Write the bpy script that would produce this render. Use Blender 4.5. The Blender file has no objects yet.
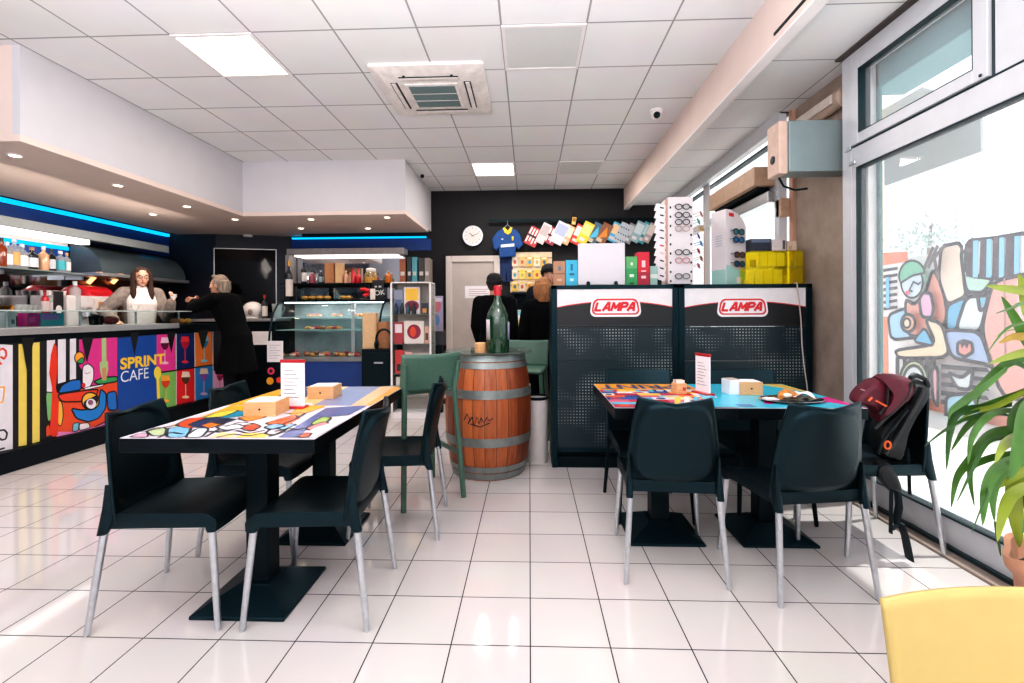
import bpy, bmesh, math, random
from mathutils import Vector, Matrix, Euler
random.seed(7)
S = bpy.context.scene
COL = S.collection
PI = math.pi
R = math.radians

# ---------------------------------------------------------------- camera model (photo taken as 1024x683)
FPX, YAW, ROLL, CY, CAMH = 471.08, .03718, .005198, 313.14, 1.2534
def ray(px, py):
    a, b = px - 512, py - CY
    c, s = math.cos(ROLL), math.sin(ROLL)
    u = c*a - s*b; v = s*a + c*b
    x, d, z = u/FPX, 1., -v/FPX
    return Vector((x*math.cos(YAW) - d*math.sin(YAW), x*math.sin(YAW) + d*math.cos(YAW), z))
CAMP = Vector((0, 0, CAMH))
def AZ(px, py, z=0.): r = ray(px, py); return CAMP + r*((z - CAMH)/r.z)
def AY(px, py, y): r = ray(px, py); return CAMP + r*(y/r.y)
def AX(px, py, x): r = ray(px, py); return CAMP + r*(x/r.x)

# ---------------------------------------------------------------- materials
def lin(h):
    h = h.lstrip('#'); c = [int(h[i:i+2], 16)/255 for i in (0, 2, 4)]
    return tuple((x/12.92 if x <= .04045 else ((x+.055)/1.055)**2.4) for x in c) + (1.,)
MATS = {}
def mat(name, col, rough=.5, metal=0., noise=.10, scale=14., emit=0., bump=0., spec=.5, stretch=(1,1,1), coat=0., tint=None):
    if name in MATS: return MATS[name]
    m = bpy.data.materials.new(name); m.use_nodes = True
    N = m.node_tree.nodes; L = m.node_tree.links; b = N['Principled BSDF']
    c = lin(col) if isinstance(col, str) else col
    tc = N.new('ShaderNodeTexCoord'); mp = N.new('ShaderNodeMapping'); mp.inputs['Scale'].default_value = stretch
    nz = N.new('ShaderNodeTexNoise'); nz.inputs['Scale'].default_value = scale; nz.inputs['Detail'].default_value = 4
    rp = N.new('ShaderNodeValToRGB')
    rp.color_ramp.elements[0].position = .3; rp.color_ramp.elements[1].position = .7
    lo = tuple(max(0, x*(1-noise)) for x in c[:3]) + (1,); hi = tuple(min(1, x*(1+noise)) for x in c[:3]) + (1,)
    rp.color_ramp.elements[0].color = lo; rp.color_ramp.elements[1].color = hi
    L.new(tc.outputs['Object'], mp.inputs['Vector']); L.new(mp.outputs['Vector'], nz.inputs['Vector'])
    L.new(nz.outputs['Fac'], rp.inputs['Fac']); L.new(rp.outputs['Color'], b.inputs['Base Color'])
    b.inputs['Roughness'].default_value = rough; b.inputs['Metallic'].default_value = metal
    b.inputs['Specular IOR Level'].default_value = spec
    if tint: b.inputs['Specular Tint'].default_value = lin(tint)
    if coat: b.inputs['Coat Weight'].default_value = coat; b.inputs['Coat Roughness'].default_value = .1
    if emit:
        L.new(rp.outputs['Color'], b.inputs['Emission Color']); b.inputs['Emission Strength'].default_value = emit
    if bump:
        bp = N.new('ShaderNodeBump'); bp.inputs['Strength'].default_value = bump; bp.inputs['Distance'].default_value = .01
        L.new(nz.outputs['Fac'], bp.inputs['Height']); L.new(bp.outputs['Normal'], b.inputs['Normal'])
    MATS[name] = m; return m
def P(h, rough=.45): return mat('print_' + h.lstrip('#') + ('' if rough == .45 else '_%d' % int(rough*100)), h, rough, noise=.04)
def emis(name, col, st):
    if name in MATS: return MATS[name]
    m = bpy.data.materials.new(name); m.use_nodes = True
    N = m.node_tree.nodes; L = m.node_tree.links; N.remove(N['Principled BSDF'])
    e = N.new('ShaderNodeEmission'); e.inputs['Color'].default_value = lin(col); e.inputs['Strength'].default_value = st
    L.new(e.outputs[0], N['Material Output'].inputs[0]); MATS[name] = m; return m
def glass(name, col='#ffffff', refl=.06, rough=.0, ior=1.45, haze=None, hz=0.):
    """thin glass: tinted see-through mixed with a Fresnel reflection (plus an optional milky share)"""
    if name in MATS: return MATS[name]
    m = bpy.data.materials.new(name); m.use_nodes = True
    N = m.node_tree.nodes; L = m.node_tree.links; N.remove(N['Principled BSDF'])
    t = N.new('ShaderNodeBsdfTransparent'); t.inputs[0].default_value = lin(col)
    g = N.new('ShaderNodeBsdfGlossy'); g.inputs['Roughness'].default_value = rough
    lw = N.new('ShaderNodeLayerWeight'); pw = N.new('ShaderNodeMath'); pw.operation = 'POWER'; pw.inputs[1].default_value = 4.5
    f0 = ((ior-1)/(ior+1))**2; ma = N.new('ShaderNodeMath'); ma.operation = 'MULTIPLY_ADD'; ma.inputs[1].default_value = .55; ma.inputs[2].default_value = f0
    L.new(lw.outputs['Facing'], pw.inputs[0]); L.new(pw.outputs[0], ma.inputs[0])
    mx = N.new('ShaderNodeMixShader'); L.new(ma.outputs[0], mx.inputs[0]); L.new(t.outputs[0], mx.inputs[1]); L.new(g.outputs[0], mx.inputs[2])
    out = mx
    if hz:
        d = N.new('ShaderNodeBsdfDiffuse'); d.inputs[0].default_value = lin(haze or col)
        m2 = N.new('ShaderNodeMixShader'); m2.inputs[0].default_value = hz
        L.new(mx.outputs[0], m2.inputs[1]); L.new(d.outputs[0], m2.inputs[2]); out = m2
    L.new(out.outputs[0], N['Material Output'].inputs[0]); MATS[name] = m; return m
def grid_mat(name, c1, c2, grout, size, mortar, off, rough, bumpy=0., spec=.5):
    m = bpy.data.materials.new(name); m.use_nodes = True
    N = m.node_tree.nodes; L = m.node_tree.links; b = N['Principled BSDF']
    tc = N.new('ShaderNodeTexCoord'); mp = N.new('ShaderNodeMapping'); mp.inputs['Location'].default_value = (-off[0], -off[1], 0)
    br = N.new('ShaderNodeTexBrick'); br.offset = 0; br.squash = 1
    br.inputs['Scale'].default_value = 1; br.inputs['Brick Width'].default_value = size; br.inputs['Row Height'].default_value = size
    br.inputs['Mortar Size'].default_value = mortar; br.inputs['Mortar Smooth'].default_value = 0
    br.inputs['Color1'].default_value = lin(c1); br.inputs['Color2'].default_value = lin(c2); br.inputs['Mortar'].default_value = lin(grout)
    nz = N.new('ShaderNodeTexNoise'); nz.inputs['Scale'].default_value = 2.5; nz.inputs['Detail'].default_value = 5
    mx = N.new('ShaderNodeMix'); mx.data_type = 'RGBA'; mx.blend_type = 'MULTIPLY'; mx.inputs['Factor'].default_value = .12
    L.new(tc.outputs['Object'], mp.inputs['Vector']); L.new(mp.outputs['Vector'], br.inputs['Vector']); L.new(tc.outputs['Object'], nz.inputs['Vector'])
    L.new(br.outputs['Color'], mx.inputs[6]); L.new(nz.outputs['Color'], mx.inputs[7]); L.new(mx.outputs[2], b.inputs['Base Color'])
    mr = N.new('ShaderNodeMapRange'); mr.inputs['To Min'].default_value = rough; mr.inputs['To Max'].default_value = .8
    L.new(br.outputs['Fac'], mr.inputs['Value']); L.new(mr.outputs['Result'], b.inputs['Roughness'])
    b.inputs['Specular IOR Level'].default_value = spec
    if bumpy:
        bp = N.new('ShaderNodeBump'); bp.inputs['Strength'].default_value = bumpy; bp.inputs['Distance'].default_value = .004; bp.invert = True
        L.new(br.outputs['Fac'], bp.inputs['Height']); L.new(bp.outputs['Normal'], b.inputs['Normal'])
    return m

# ---------------------------------------------------------------- mesh builder
class MB:
    def __init__(s): s.v = []; s.f = []; s.m = []; s.mats = []
    def mi(s, m):
        if m not in s.mats: s.mats.append(m)
        return s.mats.index(m)
    def add(s, vs, fs, m, M=None):
        o = len(s.v); k = s.mi(m)
        s.v += [(M @ Vector(v)) if M else Vector(v) for v in vs]
        s.f += [tuple(i+o for i in f) for f in fs]; s.m += [k]*len(fs); return s
    def box(s, a, b, m, M=None):
        x0, y0, z0 = a; x1, y1, z1 = b
        vs = [(x0,y0,z0),(x1,y0,z0),(x1,y1,z0),(x0,y1,z0),(x0,y0,z1),(x1,y0,z1),(x1,y1,z1),(x0,y1,z1)]
        return s.add(vs, [(0,3,2,1),(4,5,6,7),(0,1,5,4),(1,2,6,5),(2,3,7,6),(3,0,4,7)], m, M)
    def quad(s, pts, m): return s.add(pts, [tuple(range(len(pts)))], m)
    def loft(s, rings, m, caps=True, closed=True):
        n = len(rings[0]); vs = [p for r in rings for p in r]; fs = []
        for i in range(len(rings)-1):
            for j in range(n if closed else n-1):
                k = (j+1) % n
                fs.append((i*n+j, i*n+k, (i+1)*n+k, (i+1)*n+j))
        if caps: fs.append(tuple(reversed(range(n)))); fs.append(tuple((len(rings)-1)*n+j for j in range(n)))
        return s.add(vs, fs, m)
    def tube(s, pts, rad, m, n=10, caps=True, flat=1.):
        pts = [Vector(p) for p in pts]
        if not hasattr(rad, '__len__'): rad = [rad]*len(pts)
        rings = []; up = None
        for i, p in enumerate(pts):
            d = (pts[min(i+1, len(pts)-1)] - pts[max(i-1, 0)]).normalized()
            if up is None:
                up = Vector((0,0,1)) if abs(d.z) < .9 else Vector((1,0,0))
            a = d.cross(up).normalized(); up = a.cross(d).normalized()
            rings.append([p + a*math.cos(2*PI*k/n)*rad[i] + up*math.sin(2*PI*k/n)*rad[i]*flat for k in range(n)])
        return s.loft(rings, m, caps)
    def lathe(s, prof, m, c=(0,0,0), n=24, caps=True, ax=None):
        c = Vector(c); rings = []
        for r, z in prof:
            rings.append([c + Vector((r*math.cos(2*PI*k/n), r*math.sin(2*PI*k/n), z)) for k in range(n)])
        return s.loft(rings, m, caps)
    def disc_y(s, c, r, d, m, n=32, r2=None):
        """a round plate facing -y"""
        c = Vector(c); r2 = r if r2 is None else r2
        return s.loft([[c + Vector((q*math.cos(2*PI*k/n), t, q*math.sin(2*PI*k/n))) for k in range(n)] for q, t in ((r, 0), (r2, -d))], m)
    def ell(s, c, rad, m, n=16, k=10, M=None):
        c = Vector(c); rx, ry, rz = rad; vs = []; fs = []
        for i in range(1, k):
            t = PI*i/k
            for j in range(n):
                a = 2*PI*j/n; vs.append(Vector((rx*math.sin(t)*math.cos(a), ry*math.sin(t)*math.sin(a), rz*math.cos(t))))
        top = len(vs); vs.append(Vector((0,0,rz))); vs.append(Vector((0,0,-rz)))
        for i in range(k-2):
            for j in range(n): fs.append((i*n+j, (i+1)*n+j, (i+1)*n+(j+1) % n, i*n+(j+1) % n))
        for j in range(n):
            fs.append((top, j, (j+1) % n)); fs.append((top+1, (k-2)*n+(j+1) % n, (k-2)*n+j))
        if M: vs = [M @ v for v in vs]
        return s.add([v + c for v in vs], fs, m)
    def prism(s, poly, m, a, u, v, w):
        """polygon (p,q) -> a + u*p + v*q, extruded by vector w"""
        a, u, v, w = map(Vector, (a, u, v, w)); n = len(poly)
        lo = [a + u*p + v*q for p, q in poly]; vs = lo + [p + w for p in lo]
        fs = [tuple(reversed(range(n))), tuple(range(n, 2*n))] + [(i, (i+1) % n, n+(i+1) % n, n+i) for i in range(n)]
        return s.add(vs, fs, m)
    def grid(s, fn, nu, nv, m):
        vs = [fn(i/nu, j/nv) for j in range(nv+1) for i in range(nu+1)]
        fs = [(j*(nu+1)+i, j*(nu+1)+i+1, (j+1)*(nu+1)+i+1, (j+1)*(nu+1)+i) for j in range(nv) for i in range(nu)]
        return s.add(vs, fs, m)
    def build(s, name, parent=None, smooth=35, bevel=0., seg=2, recalc=True, loc=None, rot=None, solid=0., sub=0):
        me = bpy.data.meshes.new(name)
        me.from_pydata([tuple(v) for v in s.v], [], s.f)
        for m in s.mats: me.materials.append(m)
        me.polygons.foreach_set('material_index', s.m)
        if recalc:
            bm = bmesh.new(); bm.from_mesh(me); bmesh.ops.recalc_face_normals(bm, faces=bm.faces); bm.to_mesh(me); bm.free()
        me.update()
        if smooth:
            me.polygons.foreach_set('use_smooth', [True]*len(me.polygons)); me.set_sharp_from_angle(angle=R(smooth))
        o = bpy.data.objects.new(name, me); COL.objects.link(o)
        if parent: o.parent = parent
        if loc is not None: o.location = loc
        if rot is not None: o.rotation_euler = rot
        if solid:
            md = o.modifiers.new('thick', 'SOLIDIFY'); md.thickness = solid; md.offset = 0
        if sub:
            md = o.modifiers.new('sub', 'SUBSURF'); md.levels = sub; md.render_levels = sub
        if bevel:
            md = o.modifiers.new('bevel', 'BEVEL'); md.width = bevel; md.segments = seg; md.limit_method = 'ANGLE'; md.angle_limit = R(40)
        return o
def tag(o, label, cat, group=None, kind=None):
    o['label'] = label; o['category'] = cat
    if group: o['group'] = group
    if kind: o['kind'] = kind
    return o
def struct(o): o['kind'] = 'structure'; return o
def thing(name, label, cat, loc=(0,0,0), rz=0., group=None):
    o = bpy.data.objects.new(name, None); COL.objects.link(o); o.empty_display_size = .1
    o.location = loc; o.rotation_euler = (0, 0, rz); return tag(o, label, cat, group)
def kids(o): return [c for c in bpy.data.objects if c.parent == o]
def dup(o, label, loc, rz=0., group=None, parent=None):
    def cp(x, par):
        c = x.copy(); COL.objects.link(c); c.parent = par
        for k in kids(x): cp(k, c)
        return c
    c = cp(o, parent); c.location = loc; c.rotation_euler = (0, 0, rz)
    if label: c['label'] = label
    if group: c['group'] = group
    return c
ORD = ['first','second','third','fourth','fifth','sixth','seventh','eighth','ninth','tenth','eleventh','twelfth','thirteenth','fourteenth','fifteenth','sixteenth']

# ---------------------------------------------------------------- flat prints (posters, table tops, signs)
def text_geo(body, size=1., bold=0., shear=0., align='LEFT'):
    cu = bpy.data.curves.new('tmp_text', 'FONT'); cu.body = body; cu.size = size; cu.offset = bold; cu.shear = shear; cu.align_x = align
    o = bpy.data.objects.new('tmp_text', cu); COL.objects.link(o)
    dg = bpy.context.evaluated_depsgraph_get(); ev = o.evaluated_get(dg); me = ev.to_mesh()
    vs = [tuple(v.co) for v in me.vertices]; fs = [tuple(p.vertices) for p in me.polygons]
    ev.to_mesh_clear(); bpy.data.objects.remove(o); bpy.data.curves.remove(cu)
    return vs, fs
def chaikin(p, it=2, closed=True):
    for _ in range(it):
        q = [] if closed else [p[0]]; n = len(p)
        for i in range(n if closed else n-1):
            a, c = p[i], p[(i+1) % n]; k = .15
            q += [(a[0]*(1-k)+c[0]*k, a[1]*(1-k)+c[1]*k), (a[0]*k+c[0]*(1-k), a[1]*k+c[1]*(1-k))]
        p = q if closed else q+[p[-1]]
    return p
class Decal:
    """flat artwork: points (u,v) mapped by fn(u,v,height) on a plane; each later shape lies a hair above the earlier ones"""
    def __init__(s, mb, fn, step=.0004, start=.0004): s.mb = mb; s.fn = fn; s.h = start; s.step = step
    def poly(s, pts, col, rough=.45):
        s.mb.add([s.fn(u, v, s.h) for u, v in pts], [tuple(range(len(pts)))], P(col, rough)); s.h += s.step
    def rect(s, u0, v0, u1, v1, col, rough=.45): s.poly([(u0,v0),(u1,v0),(u1,v1),(u0,v1)], col, rough)
    def ell(s, cu, cv, ru, rv, col, n=24, a0=0., a1=2*PI, rough=.45):
        s.poly([(cu+ru*math.cos(a0+(a1-a0)*i/n), cv+rv*math.sin(a0+(a1-a0)*i/n)) for i in range(n if a1-a0 > 6.28 else n+1)], col, rough)
    def stroke(s, pts, w, col='#101014', closed=False, sm=False):
        if sm: pts = chaikin([tuple(p) for p in pts], 2, False)
        pts = [Vector(p) for p in pts]
        if closed: pts = pts + [pts[0]]
        vs = []; fs = []
        for i in range(len(pts)-1):
            d = pts[i+1]-pts[i]
            if d.length < 1e-9: continue
            d.normalize(); nn = Vector((-d.y, d.x))*w/2; e = d*w*.3; o = len(vs)
            for q in (pts[i]-e-nn, pts[i+1]+e-nn, pts[i+1]+e+nn, pts[i]-e+nn): vs.append(s.fn(q.x, q.y, s.h + .00001*(i % 3)))
            fs.append((o, o+1, o+2, o+3))
        s.mb.add(vs, fs, P(col)); s.h += s.step
    def opoly(s, pts, col, w, line='#101014'):
        if len(pts) < 14: pts = chaikin([tuple(p) for p in pts])
        s.poly(pts, col); s.stroke(pts, w, line, True)
    def oell(s, cu, cv, ru, rv, col, w, line='#101014', n=24):
        pts = [(cu+ru*math.cos(2*PI*i/n), cv+rv*math.sin(2*PI*i/n)) for i in range(n)]; s.opoly(pts, col, w, line)
    def text(s, body, u, v, h, col, width=None, bold=0., shear=0., rot=0.):
        vs, fs = text_geo(body, 1., bold, shear)
        x0 = min(a[0] for a in vs); x1 = max(a[0] for a in vs); y0 = min(a[1] for a in vs); y1 = max(a[1] for a in vs)
        ky = h/(y1-y0); kx = width/(x1-x0) if width else ky; c, sn = math.cos(rot), math.sin(rot)
        out = []
        for a in vs:
            p = (a[0]-x0)*kx; q = (a[1]-y0)*ky
            out.append(s.fn(u+c*p-sn*q, v+sn*p+c*q, s.h))
        s.mb.add(out, fs, P(col)); s.h += s.step

# common materials
M_alu = mat('brushed_aluminium', '#c9cdd2', .32, .85, .08, 40)
M_steel = mat('stainless_steel', '#d2d3d6', .36, .8, .10, 30, stretch=(1,12,1))
M_black = mat('black_plastic', '#070c0f', .42, 0, .12, 60, spec=.4, tint='#9fd0e0')
M_blackm = mat('black_powder_coated_metal', '#060b0e', .5, 0, .12, 40, spec=.35, tint='#9fd0e0')
M_pegm = mat('dark_teal_metal', '#0a1a20', .4, .2, .15, 20, tint='#9ad4e8')
M_white = mat('white_paint', '#e9e4e4', .6, 0, .03, 8)
M_paper = mat('white_paper', '#efeaee', .7, 0, .03, 30)
M_dark = mat('dark_panel', '#07090e', .5, 0, .15, 10, spec=.35, tint='#b0d4ea')
M_wood = mat('pale_wood', '#d9a777', .55, 0, .14, 18, stretch=(1,1,8))
M_glass = glass('clear_glass', '#f2fbfa')
M_glass2 = glass('display_glass', '#f0f7f7', ior=1.3)
# ================================================================ THE SETTING
HC, HR, XW, YB = 3.28, 3.0, 2.18, 7.75
M_floor = grid_mat('glossy_floor_tiles', '#d3ccca', '#cfc8c6', '#1a1818', .3, .0024, (-.0035, 1.773), .07, .3)
M_ceil = grid_mat('ceiling_tiles', '#f0eff1', '#ececee', '#a6a3a6', .6, .007, (-.1895, 3.310), .85, .25, .2)
M_ceilr = grid_mat('ceiling_tiles_low', '#eeeeef', '#eaeaeb', '#a3a1a2', .6, .005, (1.60, 3.344), .85, .2, .2)
M_plaster = mat('white_plaster', '#d2d0d5', .75, 0, .02, 4)
M_soffit = mat('warm_plaster', '#e6d3cb', .75, 0, .03, 4)
M_wallb = mat('black_wall_paint', '#0e0e13', .7, 0, .12, 6)
M_navy = mat('navy_wall_paint', '#0d1626', .5, 0, .15, 6)
M_blue = mat('deep_blue_panel', '#0b3a80', .45, 0, .08, 6)
M_cyan = emis('cyan_led', '#10b6ee', 2.1)
M_pillar = mat('brown_render', '#9a8a7e', .8, 0, .22, 5, bump=.1)
M_trimw = mat('rosy_wood_trim', '#c39a82', .55, 0, .08, 20, stretch=(1,1,.1))
M_frame = mat('window_frame_white', '#d0d2d7', .4, .1, .03, 10)
M_gask = mat('rubber_gasket', '#0f2a30', .5, 0, .05, 30)
M_pane = glass('window_glass', '#fbfdfd', ior=1.25, haze='#f6f6f8', hz=.13)  # milky share puts the washed-out glare into the glass

struct(MB().box((-6.0,-1.6,-.06), (2.20,7.9,0), M_floor).build('floor', smooth=0))
struct(MB().box((-6.0,-1.6,HC), (1.60,7.9,HC+.06), M_ceil).build('ceiling', smooth=0))
struct(MB().box((1.60,-1.6,HR), (2.42,7.9,HR+.06), M_ceilr).build('ceiling', smooth=0))
b = MB().box((1.547,-1.6,2.945), (1.60,7.75,HC), M_soffit).box((1.545,-1.6,2.93), (1.625,7.75,2.945), M_white)
b.box((1.542,2.42,2.985), (1.548,3.02,3.005), M_black)
struct(b.build('trim_1', smooth=0))
struct(MB().box((-4.0,YB,0), (2.6,YB+.1,HC), M_wallb).build('wall_back', smooth=0))
# left wall with blue band under the cove light
b = MB().box((-5.97,-1.6,0), (-5.85,YB,HC), M_navy).box((-5.85,3.4,2.2), (-5.838,7.44,2.5), M_blue)
struct(b.build('wall_left', smooth=0))
p0, p1 = Vector((-5.08,7.45,0)), Vector((-4.0,7.75,0))
b = MB().box((-5.85,7.45,0), (-5.08,7.9,HC), M_navy)
b.prism([(p0.x,p0.y),(p1.x,p1.y),(-4.0,7.9),(-5.08,7.9)], M_navy, (0,0,0), (1,0,0), (0,1,0), (0,0,HC))
struct(b.build('wall_far', smooth=0))
# dropped soffit over the bar (L-shaped), open towards the cove lights
SZ = 2.56
b = MB()
b.box((-5.72,3.384,SZ), (-3.80,YB,SZ+.05), M_soffit)
b.box((-3.86,3.384,SZ+.05), (-3.80,6.12,HC), M_plaster)
b.box((-5.9,3.384,SZ+.05), (-3.86,3.44,HC), M_soffit)
b.box((-3.80,6.12,SZ), (-1.62,7.52,SZ+.05), M_soffit)
b.box((-3.86,6.12,SZ+.05), (-1.62,6.18,HC), M_plaster)
b.box((-1.68,6.18,SZ+.05), (-1.62,YB,HC), M_plaster)
struct(b.build('soffit', smooth=0))
struct(MB().box((-6.0,-1.7,0), (2.25,-1.6,HC), M_plaster).build('wall_near', smooth=0))
# cove lights
for (lab, a, c) in (('cyan LED cove strip running above the bar counter side', (-5.85,3.45,2.515), (-5.80,7.4,2.56)),
                    ('cyan LED cove strip above the pastry display niche', (-3.95,7.70,2.505), (-1.70,7.75,2.530))):
    tag(MB().box(a, c, M_cyan).build('cyan_strip', smooth=0), lab, 'light strip')
struct(MB().box((-3.98,7.738,2.30), (-1.62,7.752,2.49), M_blue).build('wall_panel', smooth=0))

# ---- back door
xl, xr, zt = AY(446,256,7.72).x, AY(500,256,7.72).x, AY(470,256,7.72).z
M_dfr = mat('door_frame_grey', '#cfc5bf', .5, 0, .03, 8); M_dlf = mat('door_leaf_greige', '#b9aea8', .5, 0, .05, 5)
d = MB().box((xl,7.68,0), (xl+.10,7.75,zt), M_dfr).box((xr-.10,7.68,0), (xr,7.75,zt), M_dfr).box((xl+.10,7.68,zt-.10), (xr-.10,7.75,zt), M_dfr)
d1 = struct(d.build('door_1', smooth=0, bevel=.008))
MB().box((xl+.10,7.71,0.01), (xr-.10,7.745,zt-.10), M_dlf).build('door_leaf', d1, smooth=0)
h = MB().tube([(xr-.18,7.71,1.05),(xr-.18,7.65,1.05),(xr-.30,7.65,1.05)], .012, M_alu); h.box((xr-.205,7.70,.95),(xr-.155,7.712,1.13), M_alu); h.build('door_handle', d1)
a, c = AY(465,286,7.705), AY(492,298,7.705)
n = MB().box((a.x,7.702,c.z), (c.x,7.708,a.z), M_paper)
dc = Decal(n, lambda u, v, h: (u, 7.702-h, v))
for k in range(4): dc.rect(a.x+.06, a.z-.06-.035*k, c.x-.05-.04*(k % 2), a.z-.052-.035*k, '#b98a86')
tag(n.build('notice_sheet', smooth=0), 'white printed notice taped on the grey back door', 'notice')

# ---- window 1 (big shop window on the right)
f = MB()
X0, X1 = XW, XW+.07
def fr(y0, z0, y1, z1, m=M_frame, x0=X0, x1=X1): f.box((x0,y0,z0), (x1,y1,z1), m)
fr(3.27,0,3.36,HR); fr(-1.6,2.91,3.27,HR); fr(-1.6,2.215,3.27,2.35); fr(-1.6,0,3.27,.17, x0=X0+.01, x1=X1+.05)
fr(2.135,2.35,2.285,2.91); fr(.2,.17,.32,2.215); fr(-.1,2.35,.05,2.91)
# opening sashes in front of the fixed frame (upper lights)
for y0, y1 in ((2.30,3.25), (.07,2.12)):
    fr(y0,2.36,y0+.075,2.90,x0=X0-.02); fr(y1-.075,2.36,y1,2.90,x0=X0-.02); fr(y0+.075,2.36,y1-.075,2.425,x0=X0-.02); fr(y0+.075,2.85,y1-.075,2.90,x0=X0-.02)
    for q in (y0+.075, y1-.08): fr(q,2.425,q+.005,2.85,M_gask,X0-.021,X0+.06)
    fr(y0+.075,2.425,y1-.075,2.430,M_gask,X0-.021,X0+.05); fr(y0+.075,2.845,y1-.075,2.85,M_gask,X0-.021,X0+.05)
fr(2.286,2.35,2.298,2.91,M_gask,X0-.003,X0+.03); fr(2.12,2.35,2.134,2.91,M_gask,X0-.003,X0+.03)
fr(-1.6,2.349,3.25,2.359,M_gask,X0-.004,X0+.02)
fr(3.225,.17,3.27,2.215); fr(3.215,.17,3.225,2.215,M_gask,X0-.002,X0+.06); fr(-1.6,2.205,3.215,2.215,M_gask,X0-.002,X0+.06)
fr(-1.6,.17,3.215,.182,M_gask,X0-.002,X0+.06)
fr(-1.6,2.985,3.36,3.0,mat('shadow_gap', '#4d4744', .8),X0-.05,X0)
for y, z in ((3.29,2.355), (3.25,2.25)): f.box((X0-.012,y-.03,z-.012), (X0,y+.03,z+.012), M_alu)
for y, z in ((2.33,2.375),): f.box((X0-.03,y-.006,z-.006), (X0-.02,y+.006,z+.008), M_gask)
# outer frame reveals seen through the glass
fr(3.21,.17,3.30,2.91,M_white,X1,X1+.07); fr(3.18,.17,3.21,2.91,mat('teal_reveal','#4e7f86',.4),X1+.05,X1+.07)
w1 = struct(f.build('window_1', smooth=0, bevel=.004, seg=1))
for (y0, z0, y1, z1) in ((-1.6,.17,3.225,2.215), (2.375,2.425,3.175,2.85), (.145,2.425,2.045,2.85)):
    MB().box((X0+.025,y0,z0), (X0+.031,y1,z1), M_pane).build('pane', w1, smooth=0)
struct(MB().box((2.10,-1.6,0), (2.19,3.36,.012), mat('floor_track_metal','#b9a79c',.4,.4)).box((2.165,-1.6,.012),(2.19,3.36,.03), M_gask).build('baseboard_right', smooth=0))
# ---- pillar and window 2 behind the racks
struct(MB().box((2.30,3.36,0), (2.352,4.17,HR), M_pillar).build('wall_right', smooth=0))
struct(MB().box((2.215,3.36,0), (2.31,3.405,HR), M_trimw).box((2.26,3.405,0), (2.31,3.45,HR), M_pillar).box((2.27,4.15,0),(2.32,4.2,HR), M_trimw).build('trim_2', smooth=0))
f = MB(); X0, X1 = 2.30, 2.38
fr(4.2,2.86,7.75,HR); fr(4.2,0,7.75,.9,M_pillar); fr(4.2,.9,4.27,2.86); fr(5.97,0.9,6.14,2.86,x0=2.26); fr(6.14,.9,6.17,2.86,M_trimw,2.25,2.3); fr(7.65,.9,7.75,2.86)
fr(4.27,2.30,5.97,2.38); fr(6.17,2.30,7.65,2.38); fr(4.2,2.84,7.7,2.86,M_gask,2.295,2.36); fr(4.2,2.985,7.75,3.0,MATS['shadow_gap'],2.2,2.3)
w2 = struct(f.build('window_2', smooth=0))
for y0, y1 in ((4.27,5.97), (6.17,7.65)):
    for z0, z1 in ((.9,2.30), (2.38,2.86)): MB().box((2.33,y0,z0), (2.336,y1,z1), M_pane).build('pane', w2, smooth=0)
for y in (4.55,5.4,6.6): f = MB().box((2.22,y,2.94),(2.29,y+.03,2.985),M_gask).box((2.235,y-.01,2.915),(2.27,y+.04,2.945),M_gask); struct(f.build('trim_3', smooth=0))

# ================================================================ OUTSIDE
M_pave = mat('sunlit_pavement', '#e9e6e3', .8, 0, .05, 3)
struct(MB().box((2.42,-6,-.12), (16,16,-.03), M_pave).build('ground', smooth=0))
# mural on the low wall across the pavement; pastels hold the overexposure haze
XM = 5.2
def mp(px, py): p = AX(px, py, XM); return (p.y, p.z)
mb = MB(); y_far = AX(866,300,XM).y; y_near = 3.0
zt = AX(960,250,XM).z
mb.box((XM,y_near,-.03), (XM+.15,y_far+.1,zt), mat('mural_ground','#f3eef0',.7,0,.02))
D = Decal(mb, lambda u, v, h: (XM-h, u, v), step=.0015, start=.002)
def Z(pts): return [mp(860+x/3.415, 220+y/3.415) for x, y in pts]
LW = .045; LC = '#3a3f48'
D.poly(Z([(60,640),(200,640),(560,760),(560,683),(200,600),(60,600)]), '#e9967f')
D.poly(Z([(60,330),(95,330),(100,620),(60,620)]), '#e98f76')
D.poly(Z([(60,112),(165,108),(165,142),(60,158)]), '#eb8f74'); 
for k in range(7): D.poly(Z([(72,168+k*22),(130,160+k*22),(130,170+k*22),(72,179+k*22)]), '#4b5058')
D.poly(Z([(92,195),(104,195),(104,300),(92,300)]), '#7fc4ea')
D.opoly(Z([(100,325),(160,300),(300,350),(210,400),(110,410)]), '#a8d0ee', LW, LC)
D.opoly(Z([(255,165),(290,230),(305,330),(270,400),(165,395),(160,270),(190,290),(230,250)]), '#efab9c', LW, LC)
D.opoly(Z([(285,90),(355,75),(362,200),(370,260),(305,290),(275,200)]), '#f6e4d6', LW, LC)
D.opoly(Z([(305,290),(370,262),(372,330),(330,378),(300,372)]), '#6fb9e0', LW, LC)
D.opoly(Z([(372,262),(450,258),(420,385),(335,378)]), '#e6f0f4', LW, LC)
D.opoly(Z([(412,258),(450,258),(440,300),(420,310)]), '#7fc4e4', LW, LC)
D.opoly(Z([(355,110),(375,105),(380,190),(470,200),(430,250),(372,245)]), '#bfe0d4', LW, LC)
D.opoly(Z([(375,70),(470,62),(600,40),(600,185),(480,200),(372,185)]), '#f2f2f4', LW, LC)
for k, (a, c) in enumerate(((378,400),(425,447),(470,492),(515,545))):
    D.poly(Z([(a,72-k*5),(c,70-k*5),(c-2,196),(a-4,192)]), '#4c4650'); D.poly(Z([(c,70-k*5),(c+18,69-k*5),(c+16,196),(c-2,196)]), '#8fd0f0')
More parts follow.
